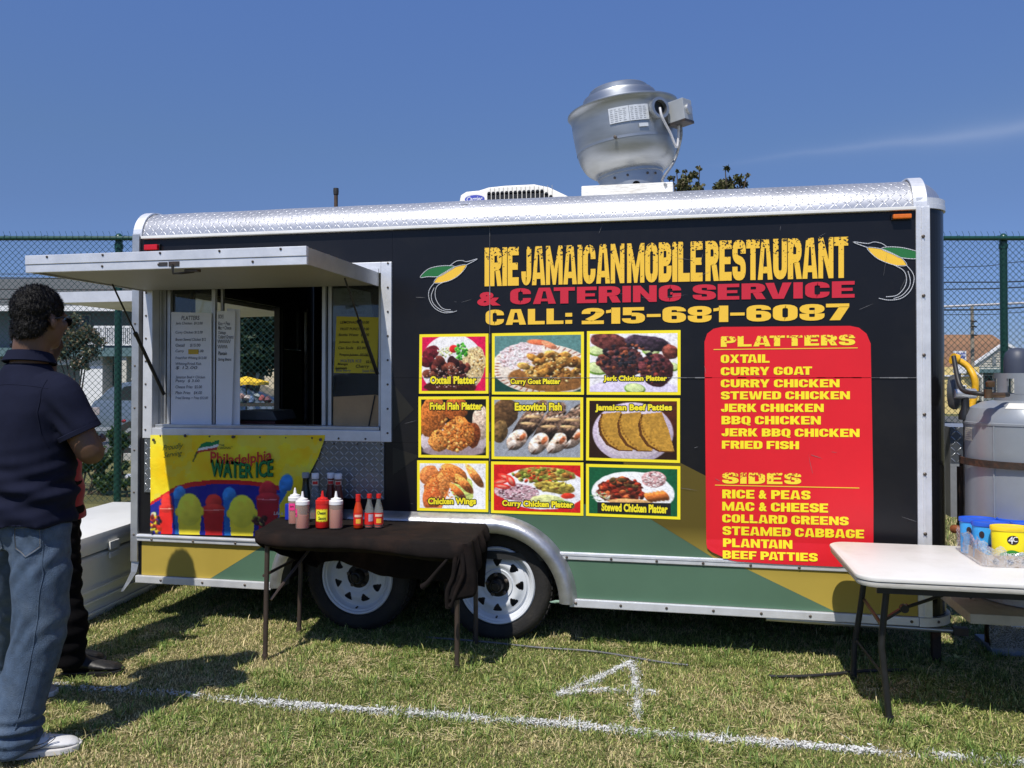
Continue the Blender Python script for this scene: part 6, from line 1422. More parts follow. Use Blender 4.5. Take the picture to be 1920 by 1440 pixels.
tag(MB().tube(smoothp([PD(1788, 1101, 4.0), PD(1800, 1104, 3.95), PD(1814, 1103, 3.95)], 4), .024, 12).build('pipe_elbow', cp, None, 50), 'rusty orange pipe end just under the white table top', 'pipe')
# wrapped bottle case under the rack
g = PZ(1900, 1232, 0.0); cs = thing('bottle_case', 'shrink wrapped case of drink bottles in the shade under the tank rack', 'case of bottles', g)
MB().box((g[0]-.10, g[1], 0.002), (g[0]+.30, g[1]+.26, .035)).build('tray', M('blue_grey_tray', (.20, .24, .32), .6), cs, None, .004)
for i in range(5):
    for j in range(2): MB().lathe([(0, .036), (.03, .037), (.031, .12), (.02, .15), (.012, .165), (.012, .18), (0, .18)], (g[0]-.065+i*.066, g[1]+.05+j*.07, 0), (0, 0, 1), 12).build('bottle', [DGL, M('dark_cola', (.03, .012, .01), .2)][(i+j) % 2], cs, 50)
P = np.zeros((8, 20, 3)); rs = random.Random(5)
for i in range(8):
    for j in range(20): P[i, j] = (g[0]-.11+.42*j/19 + rs.uniform(-.006, .006), g[1] - .008 + (0 if i < 5 else (i-4)*.07) + rs.uniform(-.006, .006), .03 + min(i, 4)/4*.165 + rs.uniform(-.008, .008))
sheet('shrink_wrap', P, FILM, cs)

# ================================================================== GROUND AND GRASS
def gmat():
    m, nt, b = nodes_of('turf_soil')
    tc = nt.nodes.new('ShaderNodeTexCoord')
    def nz(s, d=6):
        n = nt.nodes.new('ShaderNodeTexNoise'); n.inputs['Scale'].default_value = s; n.inputs['Detail'].default_value = d; nt.links.new(tc.outputs['Object'], n.inputs['Vector']); return n.outputs['Fac']
    rp = nt.nodes.new('ShaderNodeValToRGB'); nt.links.new(nz(90, 3), rp.inputs[0]); rp.color_ramp.elements[0].position = .35; rp.color_ramp.elements[1].position = .65
    rp.color_ramp.elements[0].color = (.075, .085, .030, 1); rp.color_ramp.elements[1].color = (.27, .25, .115, 1)
    mr = nt.nodes.new('ShaderNodeMapRange'); nt.links.new(nz(1.6, 5), mr.inputs[0]); mr.inputs[1].default_value = .5; mr.inputs[2].default_value = .75; mr.inputs[4].default_value = .6
    mx = nt.nodes.new('ShaderNodeMixRGB'); nt.links.new(mr.outputs[0], mx.inputs[0]); nt.links.new(rp.outputs[0], mx.inputs[1]); mx.inputs[2].default_value = (.34, .26, .15, 1)
    nt.links.new(mx.outputs[0], b.inputs['Base Color']); b.inputs['Roughness'].default_value = .95; b.inputs['Specular IOR Level'].default_value = .1
    bp = nt.nodes.new('ShaderNodeBump'); bp.inputs['Strength'].default_value = .7; bp.inputs['Distance'].default_value = .02; nt.links.new(nz(120, 3), bp.inputs['Height']); nt.links.new(bp.outputs[0], b.inputs['Normal']); return m
SOIL = gmat()
tag(MB().poly([(-400, -60, 0), (400, -60, 0), (400, 700, 0), (-400, 700, 0)]).build('ground', SOIL), kind='structure')
LINE = [PZ(x, y)[:2] for x, y in ((60, 1278), (130, 1292), (240, 1297), (330, 1303), (400, 1311), (480, 1317), (570, 1326), (700, 1335), (900, 1350), (1050, 1360), (1200, 1376), (1350, 1388), (1500, 1400), (1620, 1410), (1700, 1416), (1800, 1424), (1960, 1436))]
FOUR = [[PZ(x, y)[:2] for x, y in s] for s in (((1046, 1305), (1110, 1280), (1185, 1243)), ((1185, 1243), (1192, 1290), (1194, 1352)), ((1046, 1305), (1130, 1296), (1228, 1302)))]
def segdist(P, path):
    d = np.full(len(P), 9.0)
    for a, b in zip(path[:-1], path[1:]):
        a, b = np.array(a), np.array(b); ab = b-a; t = np.clip(((P-a) @ ab)/(ab @ ab), 0, 1); q = a + t[:, None]*ab; d = np.minimum(d, np.hypot(*(P-q).T))
    return d
def fieldnoise(P, cell, seed):
    r = np.random.default_rng(seed); g = r.random((257, 257)); x = (P[:, 0]/cell + 128) % 256; y = (P[:, 1]/cell + 128) % 256
    xi, yi = x.astype(int), y.astype(int); fx_, fy = x-xi, y-yi; fx_ = fx_*fx_*(3-2*fx_); fy = fy*fy*(3-2*fy)
    return (g[yi, xi]*(1-fx_)+g[yi, xi+1]*fx_)*(1-fy) + (g[yi+1, xi]*(1-fx_)+g[yi+1, xi+1]*fx_)*fy
def in_view(P, pad):
    v = np.stack([P[:, 0]-CAM[0], P[:, 1]-CAM[1]], 1); d = v @ F0[:2]; la = v @ RT[:2]
    return (d > 2.4) & (np.abs(la) < d*.62 + pad)
def blades(n, box, h0, h1, w, seed, lie=.35, pad=.5, paint=True):
    r = np.random.default_rng(seed); P = np.stack([r.uniform(box[0], box[1], n), r.uniform(box[2], box[3], n)], 1)
    P = P[in_view(P, pad)]; n = len(P)
    patch = .45*fieldnoise(P, .60, 3) + .33*fieldnoise(P, .20, 4) + .22*fieldnoise(P, .07, 5); patch = .5 + (patch-.5)*1.45
    # thin the sward on worn patches
    keep = r.random(n) < np.clip(1.25 - 1.1*np.clip(patch-.5, 0, 1)*2.2, .35, 1); P = P[keep]; patch = patch[keep]; n = len(P)
    tuft = fieldnoise(P, .09, 8)
    H = (h0 + (h1-h0)*r.random(n)**1.6) * (.6 + .9*tuft)
    az = r.uniform(0, 6.283, n) + 2*fieldnoise(P, .25, 9); lean = np.clip(r.normal(1.7, .8, n), .1, 3.5); 
    flat_ = r.random(n) < lie; H = np.where(flat_, H*.35, H); reach = np.where(flat_, h1*1.3*r.random(n), H*lean*.6)
    d = np.stack([np.cos(az), np.sin(az)], 1); s = np.stack([-d[:, 1], d[:, 0]], 1) * (w*(.6+.8*r.random(n)))[:, None]/2
    V = np.zeros((n, 5, 3)); V[:, 0, :2] = P - s; V[:, 1, :2] = P + s; V[:, :2, 2] = -.004
    m_ = P + d*(reach*.38)[:, None]; V[:, 2, :2] = m_ + s*.8; V[:, 3, :2] = m_ - s*.8; V[:, 2:4, 2] = (H*.62 + .002)[:, None]
    V[:, 4, :2] = P + d*reach[:, None]; V[:, 4, 2] = H + .003
    idx = np.arange(n)[:, None]*5
    F = np.concatenate([idx + np.array([[0, 1, 2]]), idx + np.array([[0, 2, 3]]), idx + np.array([[3, 2, 4]])], 0)
    g1 = np.array([.105, .165, .034]); g2 = np.array([.265, .325, .080]); g3 = np.array([.54, .53, .19]); st = np.array([.74, .62, .33])
    t = r.random(n); base = np.where((t < .42)[:, None], g1, np.where((t < .80)[:, None], g2, g3)); base = base * (1 - .0) 
    straw = r.random(n) < np.clip(.10 + .95*np.clip(patch-.42, 0, 1)*2.0, .06, .8) * np.where(flat_, 1.3, .8); base = np.where(straw[:, None], st*(.6+.6*r.random(n))[:, None], base)
    base = base * (.8 + .4*r.random(n))[:, None]
    if paint:
        jit = r.normal(0, .012, n); dl = segdist(P, LINE) + jit; df = np.minimum.reduce([segdist(P, f) for f in FOUR]) + jit
        brk = fieldnoise(P, .10, 12)*.6 + fieldnoise(P, .035, 13)*.4; worn = np.clip((-.9 - P[:, 0] - .75)/1.2, 0, .5) + np.clip((P[:, 0]-.45)/1.0, 0, .35)
        pw = ((dl < .034*(.35+1.2*brk)) & (r.random(n) < .80 - worn)) | ((df < .020*(.5+.9*brk)) & (r.random(n) < .85))
        base = np.where(pw[:, None], np.array([.80, .81, .80])*(.85+.2*r.random(n))[:, None], base)
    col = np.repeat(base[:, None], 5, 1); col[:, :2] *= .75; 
    return V.reshape(-1, 3), F, np.clip(col.reshape(-1, 3), 0, 1)
def tufts(n, per, h0, h1, seed, straw=False):
    r = np.random.default_rng(seed); C = np.stack([r.uniform(-4.2, 2.6, n), r.uniform(-2.1, .9, n)], 1); C = C[in_view(C, .3)]; C = C[(fieldnoise(C, .35, 44) > (.45 if not straw else .5))]
    m = len(C); P = np.repeat(C, per, 0) + r.normal(0, .012 if not straw else .03, (m*per, 2)); n = len(P); out = P - np.repeat(C, per, 0)
    d = out/(np.linalg.norm(out, axis=1)[:, None]+1e-6)
    if straw: a = r.uniform(0, 6.283, n); d = np.stack([np.cos(a), np.sin(a)], 1)
    H = h0 + (h1-h0)*r.random(n); reach = (.6+.9*r.random(n))*(h1 if not straw else .045); 
    if straw: H = H*.25 + .006
    s = np.stack([-d[:, 1], d[:, 0]], 1)*.0019; V = np.zeros((n, 5, 3)); V[:, 0, :2] = P-s; V[:, 1, :2] = P+s; V[:, 0:2, 2] = 0 if not straw else .010
    q = P + d*(reach*.45)[:, None]; V[:, 2, :2] = q+s*.8; V[:, 3, :2] = q-s*.8; V[:, 2:4, 2] = (H*.85)[:, None]; V[:, 4, :2] = P + d*reach[:, None]; V[:, 4, 2] = H*.8
    idx = np.arange(n)[:, None]*5; F = np.concatenate([idx + np.array([[0, 1, 2]]), idx + np.array([[0, 2, 3]]), idx + np.array([[3, 2, 4]])], 0)
    base = (np.array([.72, .62, .36]) if straw else np.where(r.random(n)[:, None] < .6, np.array([.13, .21, .045]), np.array([.34, .40, .12]))) * (.75+.5*r.random(n))[:, None]
    return V.reshape(-1, 3), F, np.repeat(base[:, None], 5, 1).reshape(-1, 3)
def powder(n):
    r = np.random.default_rng(77); pts = []
    for path, w, share in ((LINE, .015, .80), (FOUR[0], .008, .07), (FOUR[1], .008, .07), (FOUR[2], .008, .06)):
        seg = [np.array(p) for p in path]; L = np.array([np.linalg.norm(b-a) for a, b in zip(seg[:-1], seg[1:])]); k = r.choice(len(L), int(n*share), p=L/L.sum()); t = r.random(len(k))
        A = np.array(seg)[k]; B = np.array(seg)[k+1]; d = (B-A)/np.linalg.norm(B-A, axis=1)[:, None]; nn = np.stack([-d[:, 1], d[:, 0]], 1); pts.append(A + (B-A)*t[:, None] + nn*(r.normal(0, w, len(k)))[:, None])
    P = np.concatenate(pts); keep = fieldnoise(P, .07, 31)*.6 + fieldnoise(P, .20, 32)*.4 > .44; keep &= ~((P[:, 0] < -1.75) & (r.random(len(P)) < .6)); P = P[keep]; n = len(P)
    a = r.uniform(0, 6.283, n); d = np.stack([np.cos(a), np.sin(a)], 1)*(.004+.008*r.random(n))[:, None]; s = np.stack([-d[:, 1], d[:, 0]], 1)*.35
    V = np.zeros((n, 5, 3)); V[:, 0, :2] = P-d; V[:, 1, :2] = P+s*.9-d*.2; V[:, 2, :2] = P+d; V[:, 3, :2] = P-s; V[:, 4, :2] = P-d*.8-s*.3; V[:, :, 2] = (.006+.010*r.random(n))[:, None] + r.normal(0, .002, (n, 5))
    idx = np.arange(n)[:, None]*5; F = np.concatenate([idx + np.array([[0, 1, 2]]), idx + np.array([[0, 2, 3]]), idx + np.array([[0, 3, 4]])], 0)
    return V.reshape(-1, 3), F, np.repeat((np.array([[.80, .81, .80]])*(.85+.2*r.random(n))[:, None])[:, None], 5, 1).reshape(-1, 3)
GM = vcol_mat('grass_blades', .55, .25, .22)
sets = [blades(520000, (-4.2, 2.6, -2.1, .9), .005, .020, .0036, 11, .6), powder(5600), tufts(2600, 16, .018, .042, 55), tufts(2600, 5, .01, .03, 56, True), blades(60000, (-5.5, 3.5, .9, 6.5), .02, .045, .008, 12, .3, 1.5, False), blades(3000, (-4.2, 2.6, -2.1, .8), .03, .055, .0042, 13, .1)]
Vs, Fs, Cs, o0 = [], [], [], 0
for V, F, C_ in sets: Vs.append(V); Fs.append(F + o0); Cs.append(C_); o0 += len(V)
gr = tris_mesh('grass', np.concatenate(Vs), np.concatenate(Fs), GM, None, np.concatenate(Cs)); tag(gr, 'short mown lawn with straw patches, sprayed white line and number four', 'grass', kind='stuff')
# black cable lying in the grass
CBK = M('black_cable_sheath', (.02, .02, .022), .45, 0, .2, 40)
cb = [PZ(x, y, .012) for x, y in ((800, 1195), (905, 1203), (1010, 1214), (1120, 1222), (1230, 1240), (1290, 1247))]
tag(MB().tube(smoothp(cb, 6), .0055, 6).build('cable', M('grey_cable_sheath', (.12, .12, .125), .45, 0, .2, 40), None, 80), 'thin grey cable lying in the grass from the right wheel', 'cable')
cb = [PZ(x, y, .016) for x, y in ((1440, 1268), (1500, 1268), (1560, 1264), (1620, 1258), (1700, 1256))]
tag(MB().tube(smoothp(cb, 6), .008, 6).build('cable', CBK, None, 80), 'thick black cable lying in the grass by the white table legs', 'cable')
def sprig(px, py, s, label, col):
    g = PZ(px, py, .01); mb = MB(); rr = random.Random(px)
    for k in range(14):
        a = rr.uniform(0, 6.28); u = np.array([math.cos(a), math.sin(a), rr.uniform(.1, .7)]); w = np.cross(u, [0, 0, 1])*.35; mb.add([g, g+u*s*.5+w*s*.5, g+u*s, g+u*s*.5-w*s*.5], [(0,1,2,3)])
    tag(mb.build('weed', M('weed_'+str(px), col, .6)), label, 'weed')
sprig(1797, 1236, .035, 'tiny pale green weed lit by the sun in the shade under the trailer nose', (.42, .45, .16))

# ================================================================== ICE CHEST
c1 = PZ(172, 1168)[:2]; c2 = PZ(312, 1098)[:2]; dirv = (c2-c1)/np.linalg.norm(c2-c1); nrm = np.array([-dirv[1], dirv[0]]); 
if nrm[0] > 0: nrm = -nrm
A0 = np.array([*(c1 - dirv*.22), 0]); LN = 1.45; DV = np.array([*dirv, 0]); NV = np.array([*nrm, 0]); WD = .62
ch = thing('ice_chest', 'big white insulated ice chest on the grass under the left end of the trailer', 'ice chest', A0 + DV*LN/2 + NV*WD/2)
ICW = M('white_moulded_plastic', (.78, .78, .75), .35, 0, .04, 2, .05, 30, alt=(.52, .50, .44), altamt=.40, altscale=1.8)
MB().add([A0+DV*.03+NV*.03, A0+DV*(LN-.03)+NV*.03, A0+DV*(LN-.03)+NV*(WD-.03), A0+DV*.03+NV*(WD-.03)] + [p+np.array([0, 0, .385]) for p in (A0, A0+DV*LN, A0+DV*LN+NV*WD, A0+NV*WD)], [(3,2,1,0),(4,5,6,7),(0,1,5,4),(1,2,6,5),(2,3,7,6),(3,0,4,7)]).build('chest_body', ICW, ch, None, .02)
o_ = A0 - DV*.012 - NV*.012
MB().obox(o_ + [0, 0, .389], DV*(LN+.024), NV*(WD+.024), np.array([0, 0, .130])).build('chest_lid', ICW, ch, 40, .055)
for q in (.06, .13, .20): MB().obox(A0 - NV*(-.022+q*.10) + DV*.02 + [0, 0, q-.02], DV*(LN-.04), -NV*.008, np.array([0, 0, .014])).build('skid_rib', ICW, ch, None, .003)
for q in (.36, .86, 1.3):
    for z_, h_ in ((.395, .05), (.345, .035)): MB().obox(A0 + DV*q - NV*.016 + [0, 0, z_], DV*.10, -NV*.012, np.array([0, 0, h_])).build('lid_latch', ICW, ch, None, .004)

# ================================================================== CHAIN LINK FENCE
FD = 9.35
fo = thing('chain_link_fence', 'tall green chain link fence running behind the whole trailer', 'fence', LD(0, FD, 0))
FG = M('green_fence_coating', (.012, .062, .045), .32, 0, .12, 20); WG = M('green_wire_coating', (.020, .060, .055), .35, .2, .15, 20)
def fp(x, z, y=0.0): return LD(x, FD+y, z)
FX0, FX1 = -8.0, 8.4
for x in [-4.48 + 3.36*k for k in range(-1, 5)]:
    ps = MB().lathe([(.040, 0), (.040, 3.02)], fp(x, 0, .052), (0, 0, 1), 16).lathe([(.048, 2.90), (.048, 2.95)], fp(x, 0, .052), (0, 0, 1), 16).lathe([(.047, 3.0), (.045, 3.04), (.02, 3.07), (0, 3.075)], fp(x, 0, .052), (0, 0, 1), 16); ps.build('fence_post', FG, fo, 50)
MB().tube([fp(FX0, 3.01), fp(FX1, 3.01)], .026, 12).build('top_rail', FG, fo, 60)
def wiremesh():
    sp, amp, st_h = .0352, .0178, .0352; xs_ = np.arange(FX0, FX1, sp); K = int(3.0/st_h); r = .0040
    prof = [(math.cos(a)*r, math.sin(a)*r) for a in (math.pi/2, math.pi*7/6, math.pi*11/6)]
    nx_, nk = len(xs_), K+1
    i = np.arange(nx_)[:, None]; k = np.arange(nk)[None, :]
    sgn = np.where((k + i) % 2 == 0, 1.0, -1.0); X = xs_[:, None] + amp*sgn; Z = .03 + st_h*k + 0*i; Yo = .0022*sgn
    V = np.zeros((nx_, nk, 3, 3))
    for j, (a, b) in enumerate(prof):
        lx, lz_, ly = X + a, Z + 0*a, Yo + b
        V[:, :, j, 0] = CAM[0] + RT[0]*lx + F0[0]*(FD+ly); V[:, :, j, 1] = CAM[1] + RT[1]*lx + F0[1]*(FD+ly); V[:, :, j, 2] = lz_
    base = (np.arange(nx_)[:, None]*nk + np.arange(nk-1)[None, :])*3; base = base.reshape(-1); F = []
    for j in range(3):
        j2 = (j+1) % 3; F.append(np.stack([base+j, base+j2, base+3+j2, base+3+j], 1))
    o = tris_mesh('wire_mesh', V.reshape(-1, 3), np.concatenate(F), WG, fo); o['kind'] = 'stuff'
    bb = MB()
    for q, x in enumerate(np.arange(FX0, FX1, sp*2)):
        bb.tube([fp(x-.006, 2.99, -.03), fp(x+.010, 3.045, -.028), fp(x-.008, 3.085, -.026)], .0025, 3)
    o = bb.build('wire_barbs', WG, fo); o['kind'] = 'stuff'
    tw = MB()
    for x in np.arange(FX0, FX1, .45): tw.tube([fp(x, 2.97, -.028), fp(x+.01, 3.04, -.02), fp(x+.02, 3.045, .03), fp(x+.02, 2.975, .03)], .003, 4)
    o = tw.build('rail_ties', WG, fo); o['kind'] = 'stuff'
wiremesh()

# ================================================================== LEAVES, BUSHES, TREES
def leafcloud(name, blobs_, n, size, cols, mat, parent=None, seed=1, squash=.8, clump=.5):
    r = np.random.default_rng(seed); vol = np.array([b[3]**2 for b in blobs_]); idx = r.choice(len(blobs_), n, p=vol/vol.sum())
    B = np.array([[*b[:3], b[3]] for b in blobs_])[idx]; d = r.normal(size=(n, 3)); d /= np.linalg.norm(d, axis=1)[:, None]
    rad = B[:, 3]*(r.random(n)**.33)*(.75 + .35*np.sin(d[:, 0]*5+B[:, 0]*9)*np.cos(d[:, 2]*6+B[:, 1]*7)); C = B[:, :3] + d*rad[:, None]*np.array([1, 1, squash])
    # clumps: pull leaves to twigs
    tw = C[r.integers(0, n, max(8, n//12))]; near = r.integers(0, len(tw), n); k = np.linalg.norm(tw[near]-C, axis=1) < B[:, 3]*.5; C = np.where((k & (r.random(n) < clump))[:, None], tw[near] + r.normal(size=(n, 3))*size*2.2, C)
    a = r.normal(size=(n, 3)); a /= np.linalg.norm(a, axis=1)[:, None]; b = np.cross(a, r.normal(size=(n, 3))); b /= np.linalg.norm(b, axis=1)[:, None]
    s = size*(.6+.8*r.random(n))[:, None]; V = np.stack([C - a*s*.5, C + b*s*.28 + a*s*.05, C + a*s*.5, C - b*s*.28 + a*s*.05], 1)
    F = np.arange(n)[:, None]*4 + np.array([[0, 1, 2, 3]]); cc = np.array(cols)[r.integers(0, len(cols), n)] * (.7+.6*r.random(n))[:, None]
    return tris_mesh(name, V.reshape(-1, 3), F, mat, parent, np.repeat(cc[:, None], 4, 1).reshape(-1, 3))
LEAF = vcol_mat('leaf_surface', .5, .3, .25); BARK = M('rough_bark', (.10, .075, .055), .9, 0, .3, 8, .5, 30, stretch=(4, 4, 1))
GCOL = [(.035, .075, .02), (.055, .105, .03), (.09, .14, .045), (.025, .055, .018)]
def tree(label, lat_, d, trunk_h, blobs_, n, size, cols, seed, tr_=.1, name='tree', cat='tree', group=None, limbs=6):
    b0 = LD(lat_, d, 0); t = thing(name, label, cat, b0, group); r = random.Random(seed)
    B = [(*(LD(lat_+b[0], d+b[1], b[2])), b[3]) for b in blobs_]
    mb = MB(); mb.tube(smoothp([b0, b0+[.05, .03, trunk_h*.5], b0+[0, .05, trunk_h]], 5), list(np.linspace(tr_, tr_*.6, 11)), 10)
    for k in range(limbs):
        q = B[k % len(B)]; e = np.array(q[:3]) + np.array([r.uniform(-.5, .5), r.uniform(-.4, .4), r.uniform(.2, .9)])*q[3]; s = b0 + [0, .05, trunk_h*r.uniform(.55, .98)]; m = (s+e)/2 + np.array([r.uniform(-.1, .1), 0, r.uniform(0, .2)])*q[3]
        mb.tube(smoothp([s, m, e], 4), list(np.linspace(tr_*.42, tr_*.1, 9)), 7)
    mb.build('trunk', BARK, t, 60); leafcloud('crown', B, n, size, cols, LEAF, t, seed); return t
# two high tops over the trailer roof
def zz(py, d): return 1.43 + (HOR-py)/FPX*d
def ll(px, d): return (px-960)/FPX*d
d = 26.0
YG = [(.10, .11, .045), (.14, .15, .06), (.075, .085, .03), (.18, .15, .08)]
def ttree(px, label, seed, tops, extra):
    L = ll(px, d); bl = [(ll(x, d)-L, random.Random(x).uniform(-.2, .2), zz(y, d), r_px/FPX*d) for x, y, r_px in tops] + extra
    tree(label, L, d, 5.6, bl, 3400, .13, YG, seed, .12, group=None, limbs=len(bl))
ttree(1292, 'thin yellow green tree whose top shows right beside the roof fan', 3, [(1285, 338, 15), (1300, 328, 12), (1312, 313, 6), (1278, 352, 18), (1268, 322, 5), (1258, 335, 8), (1305, 356, 18), (1288, 318, 6)], [(0, 0, 6.3, .8), (-.3, 0, 5.5, .8)])
ttree(1370, 'yellow green tree whose rounder top shows further right above the roof', 4, [(1365, 340, 17), (1383, 336, 14), (1361, 316, 8), (1352, 347, 16), (1395, 343, 12), (1400, 330, 6), (1372, 356, 20), (1345, 355, 14)], [(0, 0, 6.3, .8), (.3, 0, 5.5, .8)])
# dark trees seen through the trailer windows
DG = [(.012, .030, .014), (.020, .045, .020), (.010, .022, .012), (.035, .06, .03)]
d = 15.5
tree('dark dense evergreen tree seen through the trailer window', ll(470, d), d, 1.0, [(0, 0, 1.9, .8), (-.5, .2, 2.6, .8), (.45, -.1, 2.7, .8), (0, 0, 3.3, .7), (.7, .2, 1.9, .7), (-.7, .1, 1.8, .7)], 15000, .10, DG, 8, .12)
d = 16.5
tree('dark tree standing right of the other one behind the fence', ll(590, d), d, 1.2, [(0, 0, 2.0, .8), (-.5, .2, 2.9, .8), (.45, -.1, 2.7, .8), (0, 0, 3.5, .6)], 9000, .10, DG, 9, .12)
# thin olive tree by the apartment balcony
d = 17.0
tree('thin grey green olive tree in front of the balcony building', ll(140, d), d, .9, [(ll(x, d)-ll(140, d), 0, zz(y, d), r/FPX*d) for x, y, r in ((140, 640, 34), (165, 625, 24), (120, 620, 26), (110, 660, 30), (168, 660, 22), (140, 600, 18), (150, 680, 22), (185, 640, 16))], 3600, .075, [(.10, .11, .06), (.16, .16, .09), (.07, .085, .04), (.20, .15, .10)], 12, .06)
# shrubs at the foot of the fence
def shrub(px, py0, py1, rpx, d, label, n, seed, cols=GCOL, size=.055, grp='shrubs along the foot of the fence'):
    L = ll(px, d); zt = zz(py0, d); t = thing('shrub', label, 'shrub', LD(L, d, 0), grp); R0 = rpx/FPX*d; r = random.Random(seed); B = []
    zb_ = max(.05, zz(py1, d)); 
    for k in range(9): B.append((*LD(L + r.uniform(-.8, .8)*R0, d + r.uniform(-.3, .3)*R0, zb_ + (zt-zb_)*r.uniform(.15, .9)), R0*r.uniform(.35, .6)))
    mb = MB()
    for k in range(5): mb.tube([LD(L + r.uniform(-.1, .1), d, 0), B[k][:3]], .012, 5)
    mb.build('stem', BARK, t); leafcloud('foliage', B, n, size, cols, LEAF, t, seed); return t
RCOL = [(.06, .12, .03), (.10, .17, .05), (.04, .08, .025), (.15, .20, .08)]
rs_ = shrub(232, 800, 935, 30, 9.9, 'rose bush with one red bloom against the fence beside the trailer corner', 2600, 21, RCOL)
p = LD(ll(233, 9.7), 9.7, zz(790, 9.7)); MB().lathe([(0, -.018), (.018, -.01), (.026, .006), (.018, .018), (.008, .02), (0, .012)], p, (0, -.4, 1), 12).build('bloom', M('rose_red', (.50, .02, .04), .5), rs_, 60)
shrub(180, 850, 935, 30, 10.1, 'leafy green shrub behind the fence near the left post', 2400, 22, RCOL)
shrub(150, 830, 925, 26, 10.4, 'dark shrub behind the fence left of the rose bush', 1800, 23)
shrub(95, 830, 925, 40, 10.6, 'shrub behind the fence hidden mostly by the man in navy', 1800, 24)
shrub(20, 850, 930, 40, 10.4, 'shrub behind the fence at the far left edge', 1400, 25)
shrub(1795, 800, 930, 26, 10.2, 'green shrub behind the fence under the yellow hose', 1800, 26, RCOL); shrub(1850, 740, 900, 30, 10.5, 'dark hedge shrub behind the propane tank', 1800, 27, DG)
shrub(1840, 742, 900, 36, 13, 'dark hedge bush left of the propane tank collar', 2600, 28, DG, .07)
for i, px in enumerate((330, 420, 520, 620)): shrub(px, 800, 930, 40, 10.6, ('low shrub behind the fence, first behind the trailer from the left', 'low shrub seen low through the trailer window', 'low shrub behind the fence past the window view', 'low shrub behind the fence hidden by the trailer')[i], 1200, 40+i)

# ================================================================== BACKGROUND BUILDINGS, ROAD, CAR
def gb(x0, y0, x1, y1, d, th, mat, name, parent, bev=0.0, dz=None):     # box facing the camera from two pixel corners
    l0, l1 = ll(x0, d), ll(x1, d); z1, z0 = zz(y0, d), zz(y1, d)
    if dz: z0 = dz
    return MB().obox(LD(l0, d, z0), RT*(l1-l0), F0*th, np.array([0, 0, z1-z0])).build(name, mat, parent, None, bev)
ASP = M('asphalt', (.10, .10, .10), .9, 0, .15, 3, .2, 60)
MB().obox(LD(-60, 14.5, -.02), RT*120, F0*16, np.array([0, 0, .026])).build('road', ASP)['kind'] = 'structure'
MB().obox(LD(-60, 14.3, -.02), RT*120, F0*.18, np.array([0, 0, .13])).build('kerb', M('concrete', (.38, .37, .34), .85, 0, .1, 6))['kind'] = 'structure'
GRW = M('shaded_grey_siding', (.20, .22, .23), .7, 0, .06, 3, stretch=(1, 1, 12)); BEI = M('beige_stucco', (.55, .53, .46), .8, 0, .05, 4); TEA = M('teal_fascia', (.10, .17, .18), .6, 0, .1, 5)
RFG = M('grey_shingle', (.085, .09, .09), .85, 0, .2, 20, .3, 60); GLD_ = M('dark_glazing', (.02, .025, .03), .1, 0, .2, 3); WTR = M('bright_white_trim', (.75, .76, .76), .5, 0, .03, 5)
d = 34.0
ap = thing('apartment_building', 'two storey apartment building with a white balcony rail and grey hip roof', 'building', LD(ll(100, d), d, 0))
gb(-260, 582, 620, 800, d+.05, 7, GRW, 'wall', ap, dz=0.0)
l0, l1, z0, z1 = ll(-300, d), ll(660, d), zz(580, d), zz(538, d)
A_, B_, C_, D_ = LD(l0, d-1.3, z0), LD(l1, d-1.3, z0), LD(l1, d+8, z0), LD(l0, d+8, z0); E_, G_ = LD(ll(-240, d), d+3.4, z1+.75), LD(ll(110, d), d+3.4, z1+.75)
MB().add([A_, B_, C_, D_, E_, G_], [(0,1,5,4),(1,2,5),(2,3,4,5),(3,0,4),(3,2,1,0)]).build('roof', RFG, ap)
gb(-300, 573, 660, 583, d-1.35, .06, WTR, 'fascia', ap); gb(-60, 652, 620, 668, d-1.2, 1.25, TEA, 'balcony_floor', ap)
gb(150, 683, 192, 800, d-.9, .9, WTR, 'garage_door', ap, dz=0); gb(100, 664, 192, 684, d-.95, .9, BEI, 'wall', ap); gb(226, 664, 237, 800, d-1.1, 1.0, BEI, 'pillar', ap, dz=0)
for x0, x1, y0, y1 in ((195, 215, 683, 790), (238, 258, 686, 745), (262, 300, 686, 745), (128, 168, 590, 650), (252, 290, 592, 650), (20, 60, 592, 650), (60, 100, 690, 745)):
    w = gb(x0, y0, x1, y1, d-.02, .05, WTR, 'window', ap); gb(x0+1.5, y0+1.5, x1-1.5, y1-1.5, d-.05, .02, GLD_, 'pane', w); gb((x0+x1)/2-.5, y0+1, (x0+x1)/2+.5, y1-1, d-.08, .02, WTR, 'glazing_bar', w)
rl = MB().obox(LD(ll(192, d), d-1.25, zz(618, d)), RT*(ll(420, d)-ll(192, d)), F0*.05, np.array([0, 0, .08])).obox(LD(ll(192, d), d-1.25, zz(650, d)), RT*(ll(420, d)-ll(192, d)), F0*.05, np.array([0, 0, .06])).build('balcony_rail', WTR, ap)
for k, x in enumerate(np.arange(193, 330, 3.3)): MB().obox(LD(ll(x, d), d-1.24, zz(650, d)), RT*.034, F0*.03, np.array([0, 0, zz(615, d)-zz(650, d)])).build('baluster', WTR, rl)
for x in (192, 259, 330): gb(x-1.5, 612, x+1.5, 652, d-1.27, .08, WTR, 'rail_post', ap)
gb(140, 620, 190, 624, d-1.2, .04, M('grey_rail', (.3, .31, .32), .5), 'handrail', ap)
MB().obox(LD(ll(132, d-3), d-3, zz(690, d-3)), RT*.9 + np.array([0, 0, .75]), F0*.05, np.array([0, 0, .09])).build('stair_rail', WTR, ap)
